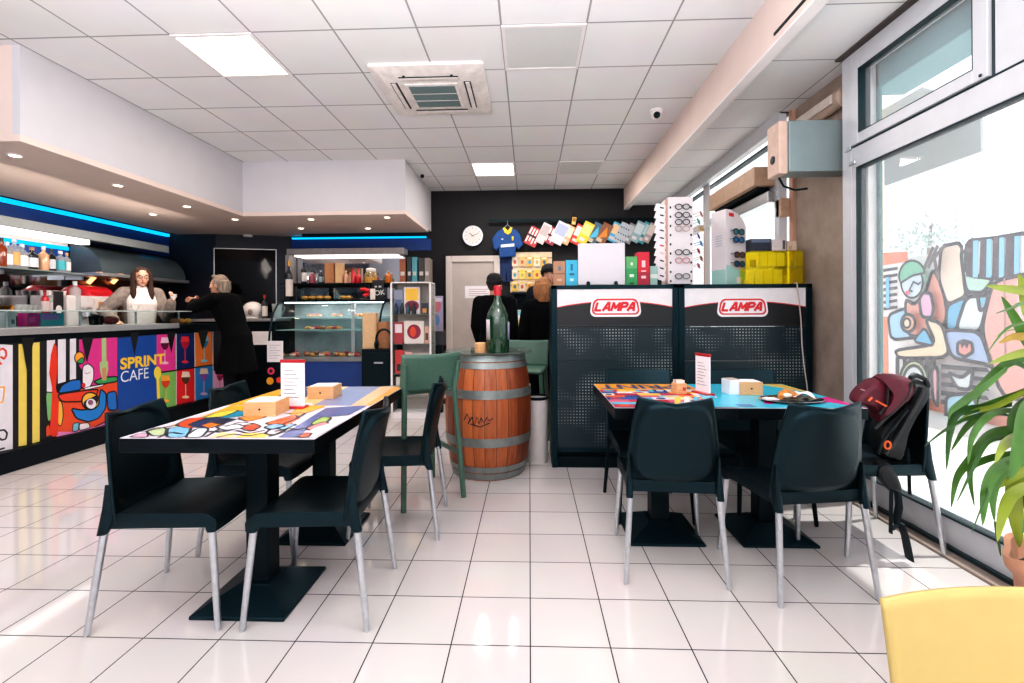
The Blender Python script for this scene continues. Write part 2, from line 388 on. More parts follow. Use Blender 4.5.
D.opoly(Z([(470,210),(600,180),(600,620),(500,600),(430,380)]), '#f0b2aa', LW, LC)
D.poly(Z([(555,205),(600,200),(600,330),(560,340)]), '#f4ccd4'); D.stroke(Z([(512,200),(516,520)]), .02, '#b98f8f')
D.opoly(Z([(300,375),(430,380),(470,500),(440,490),(330,470)]), '#a9bfe6', LW, LC)
D.opoly(Z([(352,420),(375,412),(402,420),(405,450),(378,468),(352,455)]), '#ef9a94', .04, LC); D.poly(Z([(360,418),(395,415),(385,440),(376,425),(368,440)]), '#3a3f48')
D.opoly(Z([(135,445),(280,425),(240,335),(300,355),(328,470),(150,472)]), '#f3dcc0', LW, LC); D.opoly(Z([(200,415),(240,365),(275,432)]), '#6fb9e0', LW*.8, LC)
D.opoly(Z([(222,270),(235,248),(262,250),(272,300),(265,335),(230,330)]), '#e6b6d4', LW, LC)
def zell(cx, cy, rx, ry, n=22): return Z([(cx+rx*math.cos(2*PI*i/n), cy+ry*math.sin(2*PI*i/n)) for i in range(n)])
D.poly(zell(200,195,45,56), '#79bfa4'); D.opoly(zell(198,212,38,54), '#cfe0ee', .03, LC); D.opoly(zell(200,195,46,57)[11:]+Z([(242,180),(200,190),(160,215)]), '#79bfa4', .03, LC)
D.stroke(Z([(205,210),(190,240),(200,243)]), .025, LC); D.stroke(Z([(208,212),(222,220),(230,212)]), .02, LC); D.poly(zell(185,248,8,8), '#d9667c')
D.opoly(zell(188,352,24,30), '#f2b9a0', LW, LC); D.opoly(zell(184,352,12,16), '#f6dcc8', .03, LC)
for k in range(6):
    x = 145+k*26; D.poly(Z([(x,468),(x+14,468),(x+14,610),(x,600)]), '#3d3f46')
D.opoly(zell(212,555,50,76), '#d3dfae', LW, LC); D.opoly(zell(212,555,37,58), '#dfe3e8', LW, LC); D.poly(zell(212,558,24,38), '#6b6f74')
D.opoly(Z([(275,510),(298,500),(298,640),(280,610)]), '#eeb0b8', LW, LC)
for k in range(5): D.poly(Z([(310,492+k*30),(470,505+k*32),(480,520+k*32),(310,508+k*30)]), '#3d4048')
D.opoly(Z([(335,520),(385,540),(425,505),(415,580),(370,575)]), '#e2ebf0', LW, LC)
D.opoly(Z([(330,600),(420,590),(460,683),(330,690)]), '#a8d8ee', LW, LC)
for s_ in ([(300,90),(270,160)], [(285,95),(255,165)], [(327,85),(290,130),(305,200)]): D.stroke(Z(s_), .05, '#6a6468')
tag(mb.build('mural_wall', smooth=0, recalc=False), 'washed-out pop-art mural wall of a reclining figure beyond the shop window', 'mural')
p = AX(874,300,3.05)
tag(MB().box((3.05,p.y-.05,-.03), (3.10,p.y+.05,3.4), mat('yellow_post_paint','#d9a53a',.6)).build('yellow_post', smooth=0, bevel=.01), 'pale yellow square post standing outside the big window', 'post')
# awning valance outside
a, c = AX(884,152,3.6), AX(980.6,126,3.6); zb = AX(884,186,3.6).z
aw = thing('awning', 'grey fabric awning with hanging valance seen through the window', 'awning', (3.6,(a.y+c.y)/2,0))
M_aw = mat('grey_awning_fabric','#b4bfc4',.8,0,.04,10); ym = (a.y+c.y)/2
MB().box((0,c.y-ym,zb),(.02,a.y-ym,zb+.36),M_aw).build('valance', aw, smooth=0)
k = MB(); k.quad([(0,c.y-ym,zb+.36),(0,a.y-ym,zb+.36),(-.45,a.y-ym,zb+.52),(-.45,c.y-ym,zb+.52)], M_aw); k.build('canopy', aw, smooth=0, solid=.01)
MB().tube([(.0,c.y-ym-.05,zb+.37),(0,a.y-ym+.05,zb+.37)], .03, M_white).build('roller', aw)
tag(MB().box((2.30,-1.6,2.72),(2.55,3.3,2.99), mat('teal_shutter_box','#6fa0a8',.5,0,.06,3,stretch=(1,.2,30))).build('shutter_box', smooth=0, bevel=.01), 'blue grey roller shutter box outside above the big window', 'shutter box')
# washed-out young tree behind the wall
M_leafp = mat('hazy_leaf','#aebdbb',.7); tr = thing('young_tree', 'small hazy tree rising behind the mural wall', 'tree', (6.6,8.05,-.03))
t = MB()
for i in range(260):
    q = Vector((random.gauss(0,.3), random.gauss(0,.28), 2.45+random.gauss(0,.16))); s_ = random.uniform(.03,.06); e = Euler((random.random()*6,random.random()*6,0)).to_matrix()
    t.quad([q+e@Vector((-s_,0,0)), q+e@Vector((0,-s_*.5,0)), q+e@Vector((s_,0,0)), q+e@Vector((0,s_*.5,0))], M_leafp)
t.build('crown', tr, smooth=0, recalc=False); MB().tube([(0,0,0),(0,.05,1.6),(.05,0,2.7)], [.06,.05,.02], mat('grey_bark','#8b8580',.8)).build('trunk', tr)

# ================================================================ CEILING FITTINGS
M_panel = emis('led_panel_glow', '#fff4ea', 7.)
def ceiling_light(x, y, label, on=True):
    t = thing('ceiling_light', label, 'ceiling light', (x,y,HC), 0, 'square LED panels in the ceiling grid' if on else None)
    f = MB()
    for a, c in (((-.3,-.3,-.012),(.3,-.275,.004)),((-.3,.275,-.012),(.3,.3,.004)),((-.3,-.275,-.012),(-.275,.275,.004)),((.275,-.275,-.012),(.3,.275,.004))): f.box(a,c,M_white)
    f.build('frame', t, smooth=0)
    MB().box((-.275,-.275,-.008),(.275,.275,-.002), M_panel if on else mat('unlit_diffuser','#d8dada',.4,0,.01)).build('diffuser', t, smooth=0)
    if on:
        ld = bpy.data.lights.new('panel_lamp','AREA'); ld.size = .5; ld.energy = 26; ld.color = (1,.93,.86)
        lo = bpy.data.objects.new('panel_lamp', ld); COL.objects.link(lo); lo.location = (x,y,HC-.03)
ceiling_light(-2.29, 3.61, 'lit square LED ceiling panel nearest the white bar soffit')
ceiling_light(-.49, 6.61, 'lit square LED ceiling panel farther back above the clock wall')
def gridc(px, py): p = AZ(px, py, HC); return (-.1895+.6*(math.floor((p.x+.1895)/.6)+.5), 3.31+.6*(math.floor((p.y-3.31)/.6)+.5))
x, y = gridc(543,46); ceiling_light(x, y, 'unlit greyish ceiling panel right of the air conditioner', False)
x, y = gridc(581,165); ceiling_light(x, y, 'unlit greyish ceiling panel near the black back wall', False)
# cassette air conditioner
ac = thing('air_conditioner', 'white square cassette air conditioner recessed in the ceiling', 'air conditioner', (-.835,4.235,HC))
M_acw = mat('air_conditioner_white','#e9e2df',.5)
b = MB(); 
def ring(hx, z, k=.06): return [Vector((sx*hx-(sx*k if i % 2 else 0), sy*hx-(0 if i % 2 else sy*k), z)) for (sx,sy,i) in ((1,-1,1),(1,-1,0),(1,1,0),(1,1,1),(-1,1,1),(-1,1,0),(-1,-1,0),(-1,-1,1))][::1]
b.loft([ring(.475,0,.02), ring(.475,-.025,.02), ring(.40,-.055,.02)], M_acw); b.build('fascia', ac, smooth=20, bevel=.004)
MB().box((-.23,-.23,-.066),(.23,.23,-.054), M_acw).build('grille_frame', ac, smooth=0, bevel=.004)
g = MB().box((-.20,-.20,-.070),(.20,.20,-.064), mat('filter_grey','#6e8284',.7,0,.12,120))
for k in (-.067,.067): g.box((-.20,k-.004,-.072),(.20,k+.004,-.070), M_acw)
g.build('intake_grille', ac, smooth=0)
for a in range(4):
    M = Matrix.Rotation(PI/2*a,4,'Z'); g = MB().box((-.25,.285,-.060),(.25,.345,-.050), M_black, M).box((-.25,.300,-.066),(.25,.335,-.061), M_acw, M); g.build('louver', ac, smooth=0)
for x in (-.2,.2): MB().ell((x,-.36,-.058),(.012,.012,.008),M_black).build('indicator', ac)
# downlights
M_dl = emis('downlight_glow','#ffe6c4', 14.)
dls = [(15,155,'at the near end of the bar soffit'),(118,185,'second from the near end of the bar soffit'),(153,214,'over the coffee machine, close to the blue cove'),(187,206,'third along the front edge of the bar soffit'),(235,219,'at the inner corner of the soffit'),(301,228,'back left of the pair over the pastry case'),(311,219,'front left of the pair over the pastry case'),(368,228,'back right, above the card rack side of the pastry case'),(387,217,'front right, nearest the soffit end')]
for i, (px, py, w) in enumerate(dls):
    p = AZ(px, py, SZ)
    t = thing('recessed_spotlight', 'small round recessed spotlight '+w, 'spotlight', p, 0, 'recessed spotlights in the bar soffit')
    MB().lathe([(.055,0),(.055,-.008),(.040,-.010),(.038,-.002)], M_white, n=20).build('ring', t)
    MB().lathe([(.036,-.003),(.034,-.007),(.01,-.008)], M_dl, n=16).build('bulb', t)
    ld = bpy.data.lights.new('spot_lamp','SPOT'); ld.energy = 34; ld.spot_size = R(110); ld.spot_blend = .8; ld.color = (1,.80,.62); ld.shadow_soft_size = .05
    lo = bpy.data.objects.new('spot_lamp', ld); COL.objects.link(lo); lo.location = (p.x,p.y,SZ-.03)
p = AZ(248,235,SZ); tag(MB().lathe([(.07,0),(.075,-.02),(.06,-.035),(.0,-.036)], M_white, p, 20).build('smoke_detector'), 'white round smoke detector under the soffit by the dark mirror wall', 'smoke detector')
# cameras
p = AZ(656,110,HC); t = thing('security_camera', 'white dome security camera with black eye on the grid ceiling', 'camera', p)
MB().lathe([(.06,0),(.062,-.02),(.045,-.045)], M_white).build('base', t); MB().ell((0,-.015,-.055),(.05,.05,.05),M_white).build('dome', t); MB().ell((-.005,-.05,-.07),(.034,.03,.034),M_black).build('lens', t)
p = Vector((-1.62, AX(419,176,-1.62).y, AX(419,176,-1.62).z)); t = thing('security_camera', 'small bullet security camera on the side of the soffit', 'camera', p)
MB().tube([(0,0,.02),(.05,0,.02),(.07,0,0)], .015, M_white).build('bracket', t); MB().tube([(.07,.05,.0),(.07,-.09,-.03)], [.035,.035], M_white, 14).build('housing', t); MB().tube([(.07,-.088,-.03),(.07,-.10,-.033)], [.03,.028], M_black, 14).build('lens', t)

# ================================================================ FITTINGS ON THE RIGHT WALL
t = thing('ventilation_unit', 'steel box ventilation unit jutting from the pillar beside the window', 'ventilation unit', (2.30,3.45,2.24))
b = MB().box((-.45,-.03,.01),(0,.14,.375), mat('pale_teal_steel','#8b9a9c',.45,.3,.05,6)); b.build('casing', t, smooth=0, bevel=.008)
MB().box((-.515,-.02,0),(-.45,.15,.38), mat('rosy_cover','#cfb3a4',.5)).build('front_cover', t, smooth=0, bevel=.01)  # orange light on this narrow face is put into the colour
MB().lathe([(.03,0),(.03,.006),(.02,.008)], M_black, n=18).build('round_port', t, loc=(-.515,.065,.12), rot=(0,-PI/2,0))
MB().tube([(-.46,.09,.0),(-.42,.1,-.06),(-.34,.1,-.09),(-.25,.1,-.08)], .008, M_black, 8).build('cable', t)
t = thing('emergency_light', 'long oval emergency light fixed high on the pillar under the ceiling', 'emergency light', (2.30,3.82,2.80))
g = MB(); rings = []
for y, s_ in ((-.36,.6),(-.345,.95),(.33,.95),(.36,.6)): rings.append([Vector((-.04+.055*s_*math.cos(2*PI*k/16)*.9, y, .075*s_*math.sin(2*PI*k/16))) for k in range(16)])
g.loft(rings, mat('fitting_beige','#b9a292',.4)); g.build('housing', t)
g = MB(); g.box((-.105,-.31,-.035),(-.085,.29,.035), mat('frosted_diffuser','#d8ccc2',.3)); g.build('diffuser', t, smooth=0, bevel=.01)
t = thing('motion_sensor', 'small black and beige sensor above the ventilation unit', 'sensor', (2.20,4.12,2.78))
MB().box((-.05,-.03,-.10),(.06,.03,.09), MATS['rosy_cover']).build('housing', t, smooth=0, bevel=.01); MB().ell((-.06,-.04,.03),(.05,.045,.05),M_black).build('lens', t)
a = AX(751.5,171,2.05); t = thing('air_curtain', 'long beige air curtain box mounted across the back window', 'air curtain', (2.3,4.25,2.34))
MB().box((-.31,0,.03),(-.08,1.05,.2), mat('beige_metal','#bd9d86',.45,.1)).build('housing', t, smooth=0, bevel=.01)
MB().box((-.26,.05,.012),(-.15,1.0,.032), M_blackm).build('outlet_slot', t, smooth=0)
MB().box((-.2,-.02,-.12),(-.08,1.2,-.02), M_alu).box((-.17,.1,-.015),(-.1,1.0,.03), M_blackm).build('lower_rail', t, smooth=0, bevel=.008)
MB().box((-.12,-.08,-.26),(-.04,0,-.1), MATS['beige_metal']).build('bracket', t, smooth=0, bevel=.006)
# ================================================================ TABLES
HT = .775
M_tedge = mat('table_black_laminate', '#07090c', .35, 0, .1, 30, spec=.35, tint='#b0d8ea')
def table(name, label, x0, y0, x1, y1, bx, by, art):
    t = thing(name, label, 'table', (bx,by,0))
    top = MB().box((x0-bx,y0-by,HT-.058),(x1-bx,y1-by,HT-.002), M_tedge).build('table_top', t, smooth=0, bevel=.003)
    MB().box((-.05,-.05,.06),(.05,.05,HT-.058), M_blackm).build('column', t, smooth=0, bevel=.006)
    MB().box((-.25,-.05,HT-.085),(.25,.05,HT-.058), M_blackm).build('top_bracket', t, smooth=0)
    def sq(h, z): return [Vector((sx*h,sy*h,z)) for sx,sy in ((-1,-1),(1,-1),(1,1),(-1,1))]
    MB().loft([sq(.2,0),sq(.2,.014),sq(.075,.075),sq(.07,.08)], M_pegm).build('base', t, smooth=0, bevel=.004)
    g = MB(); g.box((x0-bx+.002,y0-by+.002,HT-.002),(x1-bx-.002,y1-by-.002,HT), P('#d8cfd6'))
    D = Decal(g, lambda u, v, h: (u-bx, v-by, HT+h), step=.00005, start=.0002); art(D, x0+.003, y0+.003, x1-.003, y1-.003)
    o = g.build('printed_top', t, smooth=0, recalc=False); o['label'] = 'colourful pop-art printed table surface'
    return t
def tz(px, py): p = AZ(px, py, HT); return (p.x, p.y)
def clip(pts, x0, y0, x1, y1):
    """Sutherland-Hodgman clip to the table rectangle"""
    for ax, lim, sg in ((0,x0,1),(0,x1,-1),(1,y0,1),(1,y1,-1)):
        out = []
        for i in range(len(pts)):
            a, b = pts[i-1], pts[i]; ia = (a[ax]-lim)*sg >= 0; ib = (b[ax]-lim)*sg >= 0
            if ia != ib:
                k = (lim-a[ax])/(b[ax]-a[ax]); q = [0,0]; q[ax] = lim; q[1-ax] = a[1-ax]+k*(b[1-ax]-a[1-ax]); out.append(tuple(q))
            if ib: out.append(tuple(b))
        pts = out
        if len(pts) < 3: return []
    return pts
def art_tools(D, x0, y0, x1, y1, conv):
    def pg(pts, col, w=0):
        q = clip([conv(*p) for p in (chaikin(pts) if w else pts)], x0, y0, x1, y1)
        if q:
            D.poly(q, col, .25)
            if w: D.stroke(q, w, '#15151c', True)
    def st(pts, w, col='#15151c'):
        q = [conv(*p) for p in pts]; q = [(min(max(a,x0),x1), min(max(b,y0),y1)) for a, b in q]; D.stroke(q, w, col, sm=len(q) > 2)
    return pg, st
def za(x, y): return tz(100+x/5.12, 360+y/5.12)
def zb_(x, y): return tz(240+x/5.12, 340+y/5.12)
def art_left_far(D, x0, y0, x1, y1):
    W = x1-x0; H = y1-y0
    def u(a, b): return (x0+a*W, y0+b*H)
    D.poly([u(0,0),u(1,0),u(1,1),u(0,1)], '#f0b13a', .25)
    D.poly([u(.17,0),u(.42,0),u(.36,1),u(.15,1)], '#2d3b66', .25); D.poly([u(.42,0),u(.60,0),u(.52,1),u(.36,1)], '#e9c98f', .25)
    D.poly([u(.60,.0),u(.86,0),u(.80,1),u(.52,1)], '#7d8db4', .25); D.poly([u(.86,0),u(.96,0),u(.92,1),u(.80,1)], '#e9b98a', .25); D.poly([u(.96,0),u(1,0),u(1,1),u(.92,1)], '#e3a04a', .25)
    D.poly([u(.3,0),u(.6,0),u(.55,.12),u(.32,.1)], '#e7dfe0', .25)
def art_left_near(D, x0, y0, x1, y1):
    pg, st = art_tools(D, x0, y0, x1, y1, za); W = .010
    pg([(0,420),(1300,420),(1300,240),(700,240),(400,300)], '#ddd5de')
    pg([(330,345),(520,290),(720,215),(930,150),(930,250),(760,250),(700,270),(560,300),(420,335)], '#f2b232')
    pg([(120,398),(330,345),(480,345),(500,398)], '#c8bccb'); 
    pg([(235,365),(290,345),(345,350),(330,385),(270,390)], '#b9c79a', W); pg([(345,350),(420,340),(470,350),(440,395),(340,398)], '#7fb7d6', W)
    pg([(380,335),(450,300),(560,292),(530,330),(470,350),(430,345)], '#e0532a', W); pg([(450,330),(560,290),(650,285),(640,330),(560,350),(480,345)], '#27335a', W)
    pg([(520,335),(640,298),(650,320),(560,348)], '#ea7a2c'); pg([(580,285),(680,262),(790,262),(740,285),(640,300)], '#2a93b0', W)
    pg([(640,335),(760,300),(900,300),(960,330),(880,360),(700,360)], '#ece4ee'); pg([(860,345),(960,325),(1010,330),(940,358)], '#7cb9dc', W); 
    pg([(880,335),(960,300),(1024,285),(1024,300),(960,335)], '#e6693a')
    pg([(700,345),(760,330),(800,345),(760,362)], '#c9302c', W)
    pg([(560,398),(620,372),(700,375),(680,398)], '#f0d79a'); pg([(690,398),(740,375),(860,375),(850,398)], '#f2cc6a')
    for s_ in ([(500,385),(560,365),(620,372),(700,352)], [(540,395),(600,360),(640,340),(720,330)], [(480,360),(540,372),(640,362)], [(880,350),(840,380),(900,385),(960,350)], [(700,362),(760,378),(840,362)]): st(s_, .012)
    pg([(200,372),(330,345),(420,330),(300,352)], '#e6b9c8', W); pg([(520,300),(600,268),(720,255),(640,290)], '#d9d24a', W); pg([(760,262),(860,232),(930,235),(860,275)], '#2f7fa8', W)
    pg([(590,345),(700,330),(760,345),(640,362)], '#f2f0f4', W); pg([(430,398),(500,350),(560,352),(520,398)], '#e7eef2', W); pg([(150,396),(200,378),(250,380),(240,398)], '#d9a8bc', W*.7); pg([(700,300),(800,280),(860,290),(760,318)], '#e88a3a', W); pg([(560,318),(640,300),(700,305),(620,330)], '#1f2a4a', W)
    for s_ in ([(600,398),(680,380),(760,392),(840,376)], [(640,345),(720,318),(800,330)], [(300,398),(360,372),(420,380)]): st(s_, .010)
    pg, st = art_tools(D, x0, y0, x1, y1, zb_)
    pg([(195,500),(440,350),(660,335),(560,385),(400,400),(300,500)], '#4a5a92')
    pg([(280,395),(430,345),(450,330),(320,335),(250,380)], '#f0a932'); pg([(120,430),(280,385),(300,400),(200,440)], '#e4582e', W)
    pg([(360,430),(420,395),(470,400),(440,425),(380,440)], '#9dbb62', W); pg([(330,455),(430,420),(460,430),(380,470)], '#e98a8a', W)
    pg([(290,500),(380,455),(490,420),(520,430),(380,500)], '#e3dbe8'); pg([(290,500),(330,478),(370,480),(350,500)], '#e2562e', W)
    pg([(0,455),(70,430),(110,445),(60,470)], '#d23b2b', W); pg([(120,450),(180,430),(240,440),(160,462)], '#7ab4d8', W)
    st([(150,495),(230,470),(330,455)], .014); st([(180,470),(250,455),(310,462)], .012); st([(230,380),(340,375),(300,400)], .01)
table('cafe_table', 'nearer of the joined left tables with white wooden napkin box on artwork', -1.60,1.775,-.825,2.42,-1.205,2.08, art_left_near)
table('cafe_table', 'farther of the joined left tables with striped top and menu card', -1.60,2.422,-.825,3.066,-1.20,2.705, art_left_far)
def zr(x, y): return tz(580+x/2.44, 340+y/2.44)
def zr2(x, y): return tz(580+x/5.694, 340+y/5.694)
def zr3(x, y): return tz(720+x/5.12, 370+y/5.12)
def art_right_a(D, x0, y0, x1, y1):
    pg, st = art_tools(D, x0, y0, x1, y1, zr2); W = .006
    D.rect(x0,y0,x1,y1,'#c9a0a8',.25)
    D.rect(x0,y1-.235,x1,y1,'#f2a63c',.25)
    D.text('SPRINT', x1-.015, y1-.04, .165, '#1c2c5e', width=.57, bold=.03, rot=PI)
    cols = ['#c02f3e','#27407e','#b92c40','#e7a23a','#5fb3d2','#efe3e0','#d9607a','#f0c24a','#2f4b86','#e4dfe6','#d45a34','#6fc0da','#c43a54','#eed5b0','#345ba0','#e88a3a']
    random.seed(3); k = 0; n = 7
    yy = y1-.235
    while yy > y0:
        hh = random.choice((.075,.09,.06)); xx = x0
        while xx < x1:
            ww = random.uniform(.06,.14); a = (max(x0,xx), max(y0,yy-hh), min(x1,xx+ww), yy)
            D.rect(*a, cols[(k*5+random.randrange(3)) % len(cols)], .25)
            if random.random() < .5: D.ell((a[0]+a[2])/2,(a[1]+a[3])/2,(a[2]-a[0])*.3,(a[3]-a[1])*.33, cols[(k*7+4) % len(cols)], rough=.25)
            xx += ww; k += 1
        yy -= hh
    for i in range(5): D.poly([(x0+.30+.05*i,y0+.02),(x0+.33+.05*i,y0+.02),(x0+.42+.05*i,y0+.3),(x0+.39+.05*i,y0+.3)], ['#f0c24a','#efe3e0','#4aa8cc','#e4693a','#efe3e0'][i], .25)
    D.poly([(x1-.14,y0),(x1,y0),(x1,y0+.4),(x1-.05,y0+.4)], '#46bcd8', .25)
def art_right_b(D, x0, y0, x1, y1):
    pg, st = art_tools(D, x0, y0, x1, y1, zr3)
    D.rect(x0,y0,x1,y1,'#3fbcd8',.25)
    pg([(0,180),(60,190),(30,215),(0,220)], '#e59ac0'); pg([(225,150),(330,155),(260,175),(225,172)], '#d92c8e')
    pg([(440,158),(560,135),(700,165),(650,180),(560,165),(480,170)], '#d92c8e'); pg([(720,190),(800,190),(830,205),(760,205)], '#e069a8')
    D.poly([(x1-.16,y1),(x1,y1),(x1,y1-.30),(x1-.03,y1-.30)], '#c9cf86', .25); D.poly([(x1-.09,y1),(x1-.04,y1),(x1-.0,y1-.26),(x1-.03,y1-.28)], '#e9b14a', .25)
    D.rect(x0+.02,y0+.02,x0+.10,y0+.10,'#2f7fb4',.25)
table('cafe_table', 'right pair table beside the window aisle with orange lettered mosaic top', .425,2.385,1.035,3.182,.735,2.745, art_right_a)
table('cafe_table', 'turquoise topped table under the pastry plate near the window', 1.037,2.385,1.665,3.182,1.330,2.745, art_right_b)

# ================================================================ CHAIRS
def make_chair(name, label, shell, leg_m, loc, rz, group, wide=False):
    t = thing(name, label, 'chair', loc, rz, group)
    def hw(v):
        if wide: return .222
        pts = [(0,.212),(.2,.214),(.45,.207),(.7,.192),(.88,.178),(1,.165)]
        for (a,p),(b,q) in zip(pts,pts[1:]):
            if v <= b: k = (v-a)/(b-a); return p+(q-p)*k
        return .165
    def back(i, v):
        u = 2*i-1; w = hw(v); x = u*w
        z = .425+v*.435-(0 if wide else .024*(v**6)*(1-abs(u)))
        y = -.195-.065*v-.025*v*v+.045*u*u*(.5+.5*v)
        s_ = (abs(u)/.87)**4+(abs(v-.52)/.43)**4
        k = min(1,max(0,(1.12-s_)/.28)); y -= (0 if wide else .016)*k*k*(3-2*k)
        return Vector((x,y,z))
    MB().grid(back, 36, 32, shell).build('backrest', t, smooth=50, solid=.011)
    g = MB()
    def seat(i, j):
        u = 2*i-1; w = .205+.012*j-.02*max(0,j-.9)*10*.3
        return Vector((u*w, -.205+.42*j, .458-.022*(1-u*u)*(1-abs(2*j-1)**3)-.03*max(0,(j-.86)/.14)**2+.006*u**4))
    nu, nv = 16, 16; g.grid(seat, nu, nv, shell)
    rim = [(i,0) for i in range(nu)]+[(nu,j) for j in range(nv)]+[(nu-i,nv) for i in range(nu)]+[(0,nv-j) for j in range(nv)]
    o = len(g.v); n = len(rim)
    for dz, gr in ((-.012,.006),(-.045,.004),(-.048,-.008)):
        for (i,j) in rim:
            p = seat(i/nu,j/nv); c = Vector((0,0,0)); d = Vector((p.x,p.y,0)).normalized(); g.v.append(Vector((p.x,p.y,min(p.z,.452)+dz))+d*gr)
    base = [j*(nu+1)+i for (i,j) in rim]; lev = [base]+[[o+n*k+q for q in range(n)] for k in range(3)]
    for a, b in zip(lev,lev[1:]):
        for q in range(n): g.f.append((a[q],a[(q+1)%n],b[(q+1)%n],b[q])); g.m.append(0)
    def sq(cx, cy, a, b, z, r=.35):
        out = []
        for k in range(12):
            q = 2*PI*k/12; ca, sa = math.cos(q), math.sin(q); out.append(Vector((cx+a*math.copysign(abs(ca)**.6,ca), cy+b*math.copysign(abs(sa)**.6,sa), z)))
        return out
    legs = []
    for sx in (-1,1):
        g.loft([sq(sx*.190,.178,.018,.020,.432),sq(sx*.194,.186,.020,.022,.415),sq(sx*.201,.195,.017,.017,.385)], shell)
        g.loft([sq(sx*.205,-.206,.004,.008,.58),sq(sx*.204,-.203,.011,.020,.49),sq(sx*.203,-.206,.017,.027,.435),sq(sx*.205,-.225,.016,.017,.385)], shell)
        legs += [((sx*.199,.192,.40),(sx*.222,.228,0)), ((sx*.201,-.220,.40),(sx*.228,-.268,0))]
    g.build('seat', t, smooth=45)
    for a, b in legs:
        A, B = Vector(a), Vector(b)
        MB().tube([A, A.lerp(B,.5), A.lerp(B,.97), B],[.0145,.0135,.0115,.010],leg_m,12).build('leg', t)
    return t
G_ch = 'black plastic cafe chairs'
M_seat = mat('black_chair_plastic', '#0a1317', .40, 0, .1, 80, spec=.5, tint='#9ad4e8')
ch = make_chair('cafe_chair', 'black plastic chair in the left foreground with its seat pointing right to table', M_seat, M_alu, (-1.49,2.03,0), R(-85), G_ch)
p3a, p3b = AZ(436.5,543), AZ(445.4,509)
dup(ch, 'black chair facing left at the near end of the left tables, back toward aisle', (-.925,2.055,0), R(92.5))
m3 = (p3a+p3b)/2; dup(ch, 'black chair seen edge-on beside the green stool at the far left table', (m3.x-.268, m3.y+.02, 0), R(94))
dup(ch, 'black chair tucked behind the left tables on the bar side', (-1.47,2.62,0), R(-88))
dup(ch, 'black chair with back to camera at the orange lettered right table', (.688,2.446,0), R(-4.5))
chB = dup(ch, 'black chair with back to camera in front of the pastry plate', (1.248,2.336,0), R(7.8))
chE = dup(ch, 'black chair by the window with the maroon backpack hung over it', (1.835,2.70,0), R(92))
chC = make_chair('cafe_chair', 'dark legged chair facing camera behind the orange lettered table', M_seat, M_blackm, (.745,3.04,0), R(180), G_ch, True)
dup(chC, 'dark legged chair facing camera behind the turquoise table, by the menu stand', (1.445,3.04,0), R(180))
M_yel = mat('pale_yellow_plastic','#c4ad6c',.55,0,.03,20)
make_chair('cafe_chair', 'pale yellow plastic chair cut off at the bottom right corner', M_yel, M_alu, (.690,.41,0), R(177), None, True)

# ---- green bar stools
def make_stool(label, loc, rz):
    t = thing('bar_stool', label, 'stool', loc, rz, 'sage green bar stools around the barrel')
    m = mat('sage_green_plastic','#49695b',.45,0,.06,40); md = mat('dark_green_plastic','#3d5a4c',.5)
    def back(i, v):
        u = 2*i-1; return Vector((u*(.205+.005*v), -.20-.05*v+.035*u*u, .74+.25*v-.006*(1-u*u)*v))
    MB().grid(back,20,10,m).build('backrest', t, smooth=50, solid=.016)
    g = MB()
    def seat(i, j): u = 2*i-1; return Vector((u*(.19+.01*j), -.19+.39*j, .735-.012*(1-u*u)*(1-(2*j-1)**2)-.02*max(0,(j-.85)/.15)**2))
    g.grid(seat,12,12,m); g.build('seat', t, smooth=50, solid=.022)
    for sx in (-1,1):
        for ys, yb in ((.175,.235),(-.19,-.255)):
            a, c = Vector((sx*.18,ys,.73)), Vector((sx*.215,yb,0))
            top = [Vector((sx*.195,-.225,.93))] if yb < 0 else []
            g = MB(); pts = top+[a,c]
            g.tube(pts,[.019]*len(pts),m,8); g.build('leg', t, smooth=30)
    for sx in (-1,1): MB().box((sx*.20-.011,-.225,.285),(sx*.20+.011,.205,.315),m).build('footrest', t, smooth=0, bevel=.004)
    MB().box((-.2,.19,.255),(.2,.215,.29),m).build('footrest', t, smooth=0, bevel=.004)
    return t
A_, B_, C_ = AZ(402,512.6), AZ(464.6,496.6), AZ(430.5,477)
cen = (A_+C_+ (B_-A_)*.5 + (B_-C_)*0)/2; mid = (A_+B_)/2; ang = math.atan2((B_-A_).y,(B_-A_).x)
nrm = Vector((-math.sin(ang),math.cos(ang),0))
s1 = make_stool('sage green bar stool in front of the barrel, beside the left tables', (mid.x+nrm.x*.25,mid.y+nrm.y*.25,0), ang)
q = AY(524,360,4.42); dup(s1, 'sage green bar stool half hidden behind the barrel and bottle', (AY(524,360,4.65).x,4.42,0), R(172))

